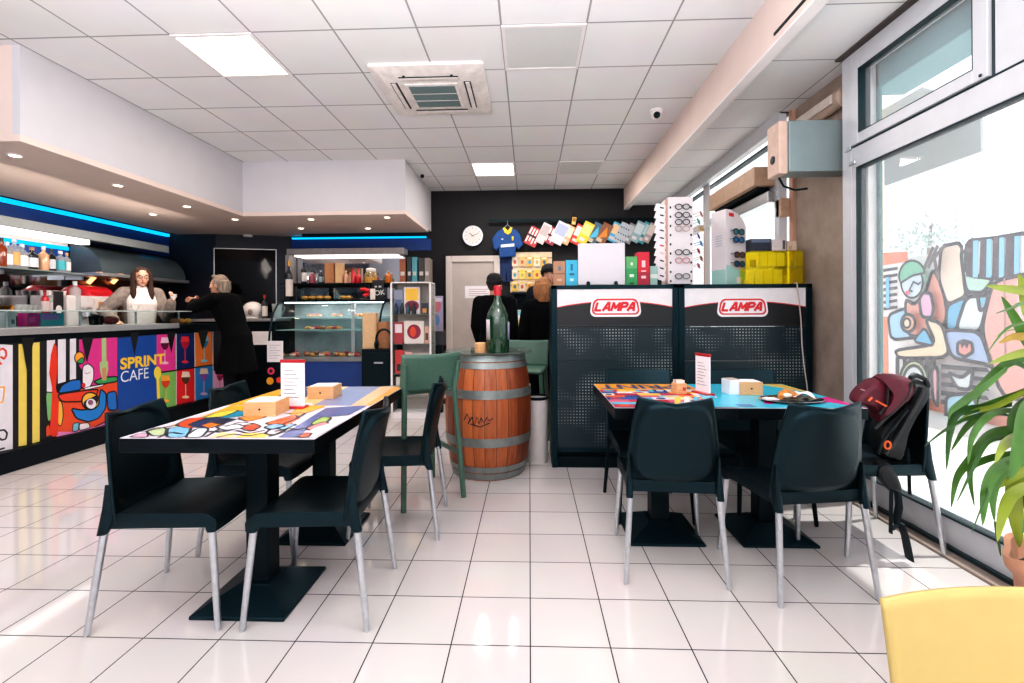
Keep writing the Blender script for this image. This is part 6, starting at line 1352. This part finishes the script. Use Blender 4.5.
q = AY(392,372,5.8); t = thing('speaker_box', 'black upright speaker box on floor between cabinet and card rack', 'speaker', (-1.70,5.86,0)); MB().box((-.06,0,0),(.10,.3,.88),M_dark).build('case', t, smooth=0, bevel=.004); MB().box((-.045,-.008,.2),(.085,0,.80),mat('speaker_mesh','#17181b',.8,0,.3,120)).build('grille', t, smooth=0); 
for z in (.35,.65): MB().disc_y((.02,-.008,z),.055,.006,M_black,20,.03).build('cone', t)

# ================================================================ CARD RACK
yR = 5.6
def cr(px, py, y=yR): return AY(px,py,y)
a, c = cr(391,283), cr(432,420); xl_, xr_ = a.x, cr(430,300).x
t = thing('card_rack', 'clear acrylic rack of colourful greeting cards and gifts', 'card rack', ((xl_+xr_)/2,yR,0)); w_ = (xr_-xl_)/2; zt2 = a.z
M_acr = glass('rack_acrylic','#eaf0ee',haze='#e8e2de',hz=.12)
g = MB()
for s_ in (-1,1): g.box((s_*w_-.01,0,0),(s_*w_+.01,.02,zt2),M_white); g.box((s_*w_-.006,.02,0),(s_*w_+.006,.30,zt2),M_acr)
g.box((-w_,0,zt2),(w_,.30,zt2+.012),M_white); g.box((-w_,.29,0.02),(w_,.30,zt2),mat('rack_back','#b5aca6',.6)); g.box((-w_,0,0),(w_,.3,.06),M_white); g.build('frame', t, smooth=0)
tiers = [cr(410,314).z, cr(410,344).z, cr(410,374).z, cr(410,396).z]
for z in tiers: MB().box((-w_+.01,.01,z-.008),(w_-.01,.28,z),M_acr).build('shelf', t, smooth=0)
cards = [(0,404,420,287,314,'#d9cfd2',[('#e8b83a',.1,.5,.9,.95),('#7a2438',.05,.1,.95,.5)],'large card with yellow patch over dark berries on top rack tier'),
 (0,394,403,290,314,'#8d93a4',[('#5a6a8a',.1,.1,.9,.6)],'grey blue card at the left of the top rack tier'),
 (0,421,428,303,314,'#26343c',[('#c98a4a',.2,.1,.8,.5)],'small dark card with orange at right of top rack tier'),
 (1,404,424,321,344,'#dcd2cc',[('#8a1f3a',.15,.2,.85,.85),('#d8482a',.3,.3,.6,.75)],'card with red and purple oval on the middle rack tier'),
 (1,394,403,322,344,'#a83a44',[('#e2d4d8',.1,.5,.9,.9)],'red and white card at the left of the middle rack tier'),
 (1,424.5,429,326,344,'#c9a08a',[('#5a3a34',.2,.2,.8,.6)],'slim tan card at the right of the middle rack tier'),
 (2,395,404,350,374,'#c23a3a',[('#2a2a34',.2,.1,.8,.4)],'red card on the third rack tier'),
 (2,405,412,352,374,'#e0b0ac',[('#c96a6a',.2,.2,.8,.7)],'pink card on the third rack tier'),
 (2,413,428,353,374,'#b8aca6',[('#3a3634',.1,.1,.45,.8),('#8a5a44',.55,.2,.9,.7)],'grey card with dark figures on the third rack tier'),
 (3,396,410,377,396,'#cfc8c4',[('#4a4644',.3,.1,.6,.9)],'pale card with dark bottle shape on the bottom rack tier'),
 (3,411,428,378,396,'#a89e98',[('#d8d0cc',.1,.4,.9,.9)],'grey photo card on the bottom rack tier')]
for tr_, x0_, x1_, py0, py1, col, sh_, lab in cards:
    a, c = cr(x0_,py0,yR+.06), cr(x1_,py1,yR+.06); z0 = tiers[tr_]+.001; h = min(a.z-z0, .40); ww = c.x-a.x
    g = MB().box((a.x,yR+.06,z0),(c.x,yR+.075,z0+h),P(col)); D = Decal(g, lambda u, v, hh: (a.x+u*ww,yR+.06-hh,z0+v*h), step=.0008)
    for c_, u0, v0, u1, v1 in sh_:
        (D.ell((u0+u1)/2,(v0+v1)/2,(u1-u0)/2,(v1-v0)/2,c_,18) if 'oval' in lab or 'berries' in lab and c_ == '#7a2438' else D.rect(u0,v0,u1,v1,c_))
    tag(g.build('greeting_card', smooth=0, recalc=False), lab, 'card')
g = None
for k, (px, col, lab) in enumerate(((396,'#1f3a4a','dark teal bottle charm on the rack ledge under the berry card'),(402,'#16222a','black small figure on the rack ledge'),(408,'#2a4a5a','slate blue small figure on the rack ledge'),(414,'#1a2a30','dark round charm on the rack ledge'))):
    p = cr(px,312,yR+.03); bottle(lab, p.x, yR+.03, tiers[0]+.001, .13, .024, mat('charm_'+col.lstrip('#'),col,.4), P(col), None, name='small_bottle')
# binders on top shelf right of the niche
xr0 = AY(404,283,7.3).x
tag(MB().box((xr0-.10,7.15,0),(-1.52,7.45,AY(410,282.5,7.3).z),M_dark).build('bookcase', smooth=0), 'dark bookcase behind the card rack holding upright binders', 'bookcase')
zb3 = AY(410,282.5,7.3).z
for x0_, x1_, py, col, lab in ((399.5,405.5,259,'#9a5a3a','orange brown binder at the left of the upright row'),(407,411.5,257,'#23323a','dark slate binder in the upright row'),(412,417,257,'#58a0ac','teal binder in the upright row'),(418.5,424,258,'#3a3436','charcoal binder right of the teal one'),(424.5,429.5,258,'#8d827c','greyish taupe binder at the right of the upright row')):
    a, c = AY(x0_,py,7.2), AY(x1_,py,7.2); t = thing('binder', lab, 'binder', (a.x,7.2,zb3+.001)); MB().box((0,0,0),(c.x-a.x,.22,a.z-zb3-.001),P(col)).build('cover', t, smooth=0, bevel=.003); MB().box((.015,-.003,.1),(c.x-a.x-.015,0,.16),P('#cfc6c0')).build('spine_label', t, smooth=0)
if xr0 < AY(399.5,283,7.2).x: pass
# poster panel and black stand by the door
a, c = AY(432,296,6.6), AY(443,330,6.6); g = MB().box((a.x,6.6,.9),(c.x,6.62,a.z),P('#a9a4c0')); D = Decal(g, lambda u, v, h: (u,6.6-h,v)); D.ell((a.x+c.x)/2,(a.z+c.z)/2+.1,.05,.09,'#c97a8a'); D.ell((a.x+c.x)/2-.02,(a.z+c.z)/2-.1,.05,.08,'#6a8ac0'); D.rect(a.x+.01,a.z-.08,c.x-.01,a.z-.03,'#d8cfdc')
tp = thing('poster_stand', 'lilac poster on a dark stand beside the back door', 'poster', (0,0,0)); o = g.build('poster', tp, smooth=0, recalc=False); MB().box((a.x+.02,6.625,0),(c.x-.02,6.66,.92),M_dark).build('post', tp, smooth=0); MB().box((a.x-.05,6.5,0),(c.x+.05,6.8,.02),M_dark).build('foot', tp, smooth=0)
a, c = AY(431,331,5.9), AY(445,350,5.9); t = thing('payment_terminal', 'dark grey terminal box on a black post beside the card rack', 'terminal', ((a.x+c.x)/2,5.9,0)); MB().box((-.08,0,.85),(.08,.12,a.z),mat('charcoal_plastic','#2c2c32',.5)).build('screen', t, smooth=0, bevel=.01); MB().box((-.05,.02,0),(.05,.1,.85),M_dark).build('post', t, smooth=0)
# ================================================================ PEOPLE
M_skin = mat('skin','#c98f74',.5,0,.06,12); M_eye = mat('eye_white','#e8e2de',.2); M_iris = mat('iris_dark','#2a1a14',.2); M_lip = mat('lip','#a8504c',.4)
def voxel(mb, name, m, parent, vox, smooth_it=2, loc=None):
    o = mb.build(name+'_tmp', None, smooth=0)
    r_ = o.modifiers.new('r','REMESH'); r_.mode = 'VOXEL'; r_.voxel_size = vox
    if smooth_it: s_ = o.modifiers.new('s','SMOOTH'); s_.iterations = smooth_it; s_.factor = .5
    dg = bpy.context.evaluated_depsgraph_get(); me = bpy.data.meshes.new_from_object(o.evaluated_get(dg)); bpy.data.objects.remove(o)
    me.name = name; me.materials.clear(); me.materials.append(m)
    me.polygons.foreach_set('material_index',[0]*len(me.polygons)); me.polygons.foreach_set('use_smooth',[True]*len(me.polygons))
    q = bpy.data.objects.new(name, me); COL.objects.link(q); q.parent = parent
    return q
def capsule(mb, pts, rad, n=14, flat=1.):
    m = M_skin; mb.tube(pts, rad, m, n, flat=flat)
    for p, r_ in ((pts[0],rad[0]),(pts[-1],rad[-1])): mb.ell(p,(r_,r_,r_),m,12,8)
def hand(mb, w, d, nrm, curl, side):
    """palm, four bent fingers and a thumb leaving the side of the palm"""
    d = Vector(d).normalized(); nrm = (Vector(nrm)-d*Vector(nrm).dot(d)).normalized(); s_ = d.cross(nrm)
    w = Vector(w)
    rings = []
    for t_, hw_, th in ((-.01,.024,.017),(.03,.036,.017),(.07,.042,.015),(.095,.040,.012)):
        c = w+d*t_; rings.append([c+s_*hw_*math.cos(a_)+nrm*th*math.sin(a_) for a_ in [2*PI*k/14 for k in range(14)]])
    mb.loft(rings, M_skin)
    for k, ln in enumerate((.070,.080,.074,.058)):
        p = w+d*.088+s_*(k-1.5)*.0205*side; pts = [p]; a_ = curl*.4
        for seg in (.45,.32,.23):
            dd = d*math.cos(a_)-nrm*math.sin(a_); p = p+dd*ln*seg; pts.append(p); a_ += curl
        capsule(mb, pts, [.0095,.0090,.0082,.0070], 8)
    p = w+d*.03-s_*.034*side; pts = [p, p-s_*side*.022+d*.028-nrm*.008, p-s_*side*.026+d*.058-nrm*.020*(.4+curl)]
    capsule(mb, pts, [.013,.0105,.0085], 8)
def human(label, loc, rz, sc, lean=0., head_yaw=0., head_pitch=0., arms=None, jacket=None, hem=.80, shirt=None, trousers='#15171c', shoes='#0e0e10', hair=None, hat=None, skin='#c98f74', female=False, glasses=False, collar=True, palms=None, curl=.5, open_front=False, coat_flare=.05):
    t = thing('person', label, 'person', loc, rz); t.scale = (sc,)*3
    sk = mat('skin_'+skin.lstrip('#'), skin, .5, 0, .05, 10)
    def T(p):
        p = Vector(p); k = min(1,max(0,(p.z-.92)/.12)); q = p-Vector((0,0,.95)); return Vector((0,0,.95))+Matrix.Rotation(-lean*k,3,'X') @ q
    sw = .165 if female else .19
    def rings(rows, grow=0., n=24, e=.85):
        out = []
        for z, rx, ry, yc in rows:
            rr = []
            for k in range(n):
                a_ = 2*PI*k/n; ca, sa = math.cos(a_), math.sin(a_)
                rr.append(T((math.copysign(abs(ca)**e,ca)*(rx+grow), yc+math.copysign(abs(sa)**e,sa)*(ry+grow), z)))
            out.append(rr)
        return out
    trunk = [(.86,.155,.11,-.01),(.95,.165,.115,-.01),(1.06,.135 if female else .150,.10,.0),(1.18,.145 if female else .165,.112,.005),(1.30,.155 if female else .18,.115 if not female else .125,.01),(1.40,sw-.015,.095,-.005),(1.455,.125,.080,-.012),(1.49,.06,.06,-.005)]
    sh = [T((s_*sw,-.005,1.425)) for s_ in (-1,1)]
    arms = arms or (((-.225,-.02,1.14),(-.21,.10,.91)),((.225,-.02,1.14),(.21,.10,.91)))
    arms = [tuple(T(q) if lean and False else Vector(q) for q in a_) for a_ in arms]
    B = MB(); B.loft(rings(trunk), M_skin)
    legs = [[Vector((s_*.09,-.005,.90)),Vector((s_*.10,.02,.49)),Vector((s_*.105,-.01,.09))] for s_ in (-1,1)]
    for L_ in legs: capsule(B, [L_[0],L_[0].lerp(L_[1],.5),L_[1],L_[1].lerp(L_[2],.4),L_[2]], [.085,.072,.052,.052,.034]); B.tube([L_[2]+Vector((0,-.04,-.05)),L_[2]+Vector((0,.08,-.06)),L_[2]+Vector((0,.15,-.07))],[.035,.035,.022],M_skin,10)
    for i, (el_, wr) in enumerate(arms):
        capsule(B, [sh[i],sh[i].lerp(el_,.5),el_,el_.lerp(wr,.35),wr], [.052,.047,.040,.040,.026])
        d = (wr-el_).normalized(); pn = Vector(palms[i]) if palms else Vector((1 if i == 0 else -1,0,.0))
        hand(B, wr+d*.012, d, -pn, curl, 1 if i == 0 else -1)
    nb_ = T((0,-.01,1.45)); hc = T((0,.02,1.63)); 
    M = Matrix.Translation(hc) @ Matrix.Rotation(head_yaw,4,'Z') @ Matrix.Rotation(head_pitch,4,'X')
    M3 = M.to_3x3(); H = lambda *p: M @ Vector(p)
    capsule(B, [nb_, H(0,-.02,-.06)], [.056,.054])
    def he(c, r_, m=M_skin, g=None, n=16, k=10): (g or B).ell(H(*c), r_, m, n, k, M3)
    he((0,0,.01),(.074,.094,.112),n=24,k=16); he((0,.030,-.055),(.056,.062,.060)); he((0,.062,-.096),(.026,.024,.020)); he((0,.078,.018),(.052,.018,.012)); he((0,.094,-.022),(.0125,.018,.026)); he((0,.104,-.036),(.016,.012,.010))
    for s_ in (-1,1): he((s_*.076,-.005,-.012),(.012,.022,.032)); he((s_*.040,.062,-.03),(.022,.026,.022))
    voxel(B, 'body', sk, t, .0062, 2)
    for s_ in (-1,1):
        g = MB(); he((s_*.031,.082,.0),(.0125,.011,.0095),M_eye,g,12,8); he((s_*.031,.0915,.0),(.0058,.003,.0058),M_iris,g,10,6); g.build('eye', t)
    g = MB(); he((0,.0945,-.068),(.022,.008,.0075),M_lip,g,12,8); g.build('mouth', t)
    # clothes
    g = MB()
    for L_ in legs: capsule(g, [L_[0]+Vector((0,-.01,.04)),L_[0].lerp(L_[1],.5),L_[1],L_[1].lerp(L_[2],.5),L_[2]+Vector((0,0,-.02))], [.098,.092,.074,.068,.062])
    g.loft(rings(trunk[:3],.014), M_skin); voxel(g,'trousers',mat('cloth_'+trousers.lstrip('#'),trousers,.9,0,.15,30,spec=.12),t,.011,3)
    for L_ in legs:
        g = MB(); a_ = L_[2]; g.loft([[a_+Vector((rx*math.cos(q),y+ry*math.sin(q)*0+0,z))+Vector((0,0,0)) for q in ()] for rx,y,ry,z in ()] or [[Vector((a_.x+hw_*math.cos(q),a_.y+y,zc+hh*max(-1,min(1,1.3*math.sin(q))))) for q in [2*PI*k/14 for k in range(14)]] for y,hw_,zc,hh in ((-.085,.022,.045,.035),(-.07,.038,.055,.054),(.0,.044,.058,.056),(.07,.047,.042,.040),(.14,.044,.034,.032),(.185,.022,.028,.022))],M_skin)
        for q in g.m: pass
        g.mats = [mat('shoe_'+shoes.lstrip('#'),shoes,.5)]; g.build('shoe', t)
    if shirt:
        g = MB(); g.loft(rings(trunk[1:],.012), M_skin); g.tube([T((0,-.005,1.44)),T((0,0,1.525))],[.066,.062],M_skin,16)
        voxel(g,'shirt',mat('cloth_'+shirt.lstrip('#'),shirt,.85,0,.06,40),t,.009,3)
    if jacket:
        jm = mat('coat_'+jacket.lstrip('#'),jacket,.9,0,.22,22,bump=.25,spec=.12); g = MB(); yo = -.030 if open_front else 0
        rows = []
        nz = 6
        for k in range(nz):
            z = hem+(.95-hem)*k/nz; f = 1-k/nz
            if hem < .94: rows.append((z,.175+coat_flare*f,.135+coat_flare*f*.8,-.008+yo))
        rows += [(z,rx+.026,ry+.022,yc+yo) for z,rx,ry,yc in trunk[1:-1]]+[(1.485,.082,.074,-.01+yo)]
        g.loft(rings([r_ for r_ in rows if r_[0] >= hem]), M_skin)
        for i, (el_, wr) in enumerate(arms): capsule(g, [sh[i]+Vector((0,0,.005)),sh[i].lerp(el_,.5),el_,el_.lerp(wr,.5),el_.lerp(wr,.93)], [.082,.080,.072,.064,.054])
        for i in (0,1): capsule(g, [nb_+Vector((0,-.01,-.015)), nb_.lerp(sh[i],.5)+Vector((0,-.008,.004)), sh[i]], [.072,.078,.080])
        if collar: g.loft([[nb_+Vector((.078*math.cos(q),.070*math.sin(q)+.0,z)) for q in [2*PI*k/18 for k in range(18)]] for z in (-.02,.065)], M_skin)
        voxel(g,'coat' if hem < .8 else 'jacket',jm,t,.010,2)
    if hair:
        hm = mat('hair_'+hair[0].lstrip('#'),hair[0],.8,0,.45,60,bump=.5,stretch=(1,1,.15)); g = MB(); st = hair[1]
        he((0,-.016,.026),(.086,.100,.112),M_skin,g,24,14)
        if st == 'long':
            for s_ in (-1,1): g.tube([H(s_*.05,.03,.11),H(s_*.084,.02,.03),H(s_*.086,.025,-.08),H(s_*.09,.05,-.20),H(s_*.085,.08,-.33)],[.022,.030,.032,.034,.014],M_skin,10)
            g.tube([H(0,-.07,.06),H(0,-.09,-.08),H(0,-.095,-.22)],[.08,.075,.06],M_skin,14)
        elif st == 'bob':
            g.tube([H(0,-.05,.05),H(0,-.055,-.06),H(0,-.05,-.15)],[.086,.092,.070],M_skin,18)
            for s_ in (-1,1): g.tube([H(s_*.06,.02,.09),H(s_*.084,.005,.0),H(s_*.080,.0,-.11)],[.03,.034,.02],M_skin,10)
        elif st == 'grey':
            g.tube([H(0,-.045,.05),H(0,-.065,-.05),H(0,-.085,-.115)],[.088,.082,.05],M_skin,16); g.ell(H(0,.06,.105),(.06,.03,.025),M_skin,12,8,M3)
            random.seed(4)
            for k in range(16): a_ = random.uniform(PI*1.05,PI*1.95); q = (.085*math.cos(a_),.09*math.sin(a_)-.02,-.06); g.tube([H(q[0]*.9,q[1]*.9,.0),H(*q),H(q[0]*1.18,q[1]*1.18,-.10-.03*random.random())],[.016,.014,.004],M_skin,6)
        else: pass
        # keep the face clear
        o = voxel(g,'hair',hm,t,.008,1)
        bm = bmesh.new(); bm.from_mesh(o.data); Mi = M.inverted(); kill = []
        for v in bm.verts:
            q = Mi @ v.co
            if q.y > .045 and abs(q.x) < .062 and -.14 < q.z < .058+.02*(abs(q.x) < .03): kill.append(v)
        bmesh.ops.delete(bm, geom=kill, context='VERTS'); bm.to_mesh(o.data); bm.free()
        g = MB()
        for s_ in (-1,1): g.tube([H(s_*.018,.095,.022),H(s_*.034,.096,.027),H(s_*.050,.085,.021)],[.003,.004,.002],hm,6)
        g.build('eyebrow', t)
    if hat:
        g = MB(); hm = mat('knit_'+hat.lstrip('#'),hat,.9,0,.2,80,bump=.4); rr = []
        for z, f in ((.018,1.0),(.03,1.06),(.06,1.07),(.066,1.02),(.09,1.0),(.12,.84),(.142,.52),(.152,.12)): rr.append([H(.092*f*math.cos(q),.112*f*math.sin(q)-.004-.03*(z-.02)*2,z+.022*math.sin(q)*(z < .07)) for q in [2*PI*k/28 for k in range(28)]])
        g.loft(rr, hm); g.build('beanie', t)
    if glasses:
        g = MB(); fm = P('#1a1a1e')
        for s_ in (-1,1): g.tube([H(s_*.033+.025*math.cos(q),.103,.0+.019*math.sin(q)) for q in [2*PI*k/16 for k in range(17)]],.0026,fm,6,caps=False); g.tube([H(s_*.058,.102,.004),H(s_*.080,.05,.004),H(s_*.082,-.01,.0)],.0025,fm,6)
        g.tube([H(-.009,.104,.005),H(.009,.104,.005)],.0025,fm,6); g.build('spectacles', t)
    return t
cust = human('elderly grey haired customer in long black coat leaning on the bar', (-3.77,5.93,0), R(84), 1.03, lean=R(19), head_yaw=R(12), head_pitch=R(4),
    arms=(((-.21,.42,1.30),(-.03,.56,1.38)),((.21,.40,1.30),(.05,.55,1.37))), palms=((1,0,.2),(-1,0,.2)), jacket='#06070a', hem=.50, trousers='#14161c', hair=('#8c7d70','grey'), skin='#cf9a80', coat_flare=.085)
bar = human('barista with long dark hair, glasses and grey cardigan holding a cup', (-4.86,5.72,.10), R(-126), .995, head_yaw=R(-2), female=True, shirt='#e6ddda', jacket='#8d827c', hem=.78, open_front=True, collar=False,
    arms=(((-.26,.06,1.12),(-.25,.26,1.33)),((.36,-.02,1.20),(.30,.22,1.10))), palms=((1,0,0),(0,0,-1)), curl=.75, hair=('#33190f','long'), glasses=True, skin='#d4a089', trousers='#17191f')
man = human('man in black jacket and black beanie seen from behind near the back door', (-.40,5.40,0), R(-14), .965, jacket='#07080c', hem=.72, hat='#14151a', hair=('#2a211d','short'), skin='#bd8468', head_yaw=R(-10), glasses=True)
wom = human('woman with blond bob in black coat seen from behind at the till', (.145,5.0,0), R(4), .925, female=True, jacket='#050609', hem=.55, hair=('#9c6a42','bob'), skin='#d0a088')
cas = human('cashier in dark beanie facing the camera behind the blond woman', (.25,6.05,0), R(180), 1.06, jacket='#1c2128', hem=.8, hat='#12131a', hair=('#1d1613','short'), skin='#c08a70')
# cup in the barista's raised hand
wc = bar.matrix_basis @ Vector((-.245,.345,1.385))
t = thing('coffee_cup', 'white cup raised in the hand of the barista', 'cup', wc); MB().lathe([(.02,-.035),(.040,.035),(.037,.035),(.018,-.03),(0,-.03)],MATS['porcelain'],n=18,caps=False).build('bowl', t); MB().tube([(0,.036,.02),(0,.06,.01),(0,.03,-.015)],.005,MATS['porcelain'],6).build('handle', t)

# ================================================================ LIGHT, SKY, CAMERA
w = bpy.data.worlds.new('sky'); S.world = w; w.use_nodes = True; N = w.node_tree.nodes; L = w.node_tree.links
bg = N['Background']; bg.inputs['Color'].default_value = (.93,.96,1.0,1); bg.inputs['Strength'].default_value = 2.2
sun = bpy.data.lights.new('sun','SUN'); sun.energy = 7; sun.angle = R(1.2); sun.color = (1,.97,.92); so = bpy.data.objects.new('sun', sun); COL.objects.link(so)
so.rotation_euler = (-Vector((.55,.12,1.5))).to_track_quat('-Z','Y').to_euler()
def area(x, y, z, sx, sy, e, col, tgt):  # added fill light, not tied to any fixture
    a_ = bpy.data.lights.new('fill_lamp','AREA'); a_.shape = 'RECTANGLE'; a_.size = sx; a_.size_y = sy; a_.energy = e; a_.color = col
    o = bpy.data.objects.new('fill_lamp', a_); COL.objects.link(o); o.location = (x,y,z); o.rotation_euler = (Vector(tgt)-Vector((x,y,z))).to_track_quat('-Z','Y').to_euler(); return o
area(-1.0,-1.2,2.6,3.5,.8,34,(1,.97,.96),(-1.0,4,1.0))
area(-1.2,-.9,1.5,5.0,1.2,250,(1,.97,.98),(-1.2,-.85,3.3))  # unseen up-light added to brighten the ceiling
area(-.8,.9,2.05,4.5,1.4,150,(1,.98,.99),(-.8,.95,3.3))  # second added up-light for the ceiling, out of view
area(.3,1.6,3.24,.6,.6,22,(1,.95,.9),(.3,1.6,0)); area(.3,4.8,3.24,.6,.6,30,(1,.95,.9),(.3,4.8,0)); area(.6,6.6,3.24,.6,.6,30,(1,.88,.78),(.6,6.6,0))
area(-4.3,3.8,2.25,1.6,.25,16,(1,.88,.76),(-6.5,3.8,1.1)); area(-4.3,5.4,2.25,1.2,.25,16,(1,.88,.76),(-6.5,5.5,1.1)); area(-2.6,4.9,3.24,.6,.6,12,(1,.85,.72),(-2.6,4.9,0))  # added warm fill for the back bar and the left floor
cam = bpy.data.cameras.new('camera'); cam.sensor_width = 36; cam.lens = FPX*36/1024; cam.shift_y = -(341.5-CY)/1024; cam.clip_start = .02
co = bpy.data.objects.new('camera', cam); COL.objects.link(co)
rt = Vector((math.cos(YAW),math.sin(YAW),0)); up = Vector((0,0,1)); fw = Vector((-math.sin(YAW),math.cos(YAW),0)); c_, s_ = math.cos(ROLL), math.sin(ROLL)
r2 = rt*c_-up*s_; u2 = rt*s_+up*c_
co.matrix_world = Matrix(((r2.x,u2.x,-fw.x,0),(r2.y,u2.y,-fw.y,0),(r2.z,u2.z,-fw.z,CAMH),(0,0,0,1)))
S.camera = co
S.view_settings.view_transform = 'Standard'; S.view_settings.exposure = -.60; S.view_settings.gamma = 1.0; S.view_settings.look = 'Medium High Contrast'
S.cycles.use_denoising = True; S.cycles.max_bounces = 10; S.cycles.transparent_max_bounces = 24; S.cycles.sample_clamp_indirect = 6; S.cycles.caustics_reflective = False; S.cycles.caustics_refractive = False
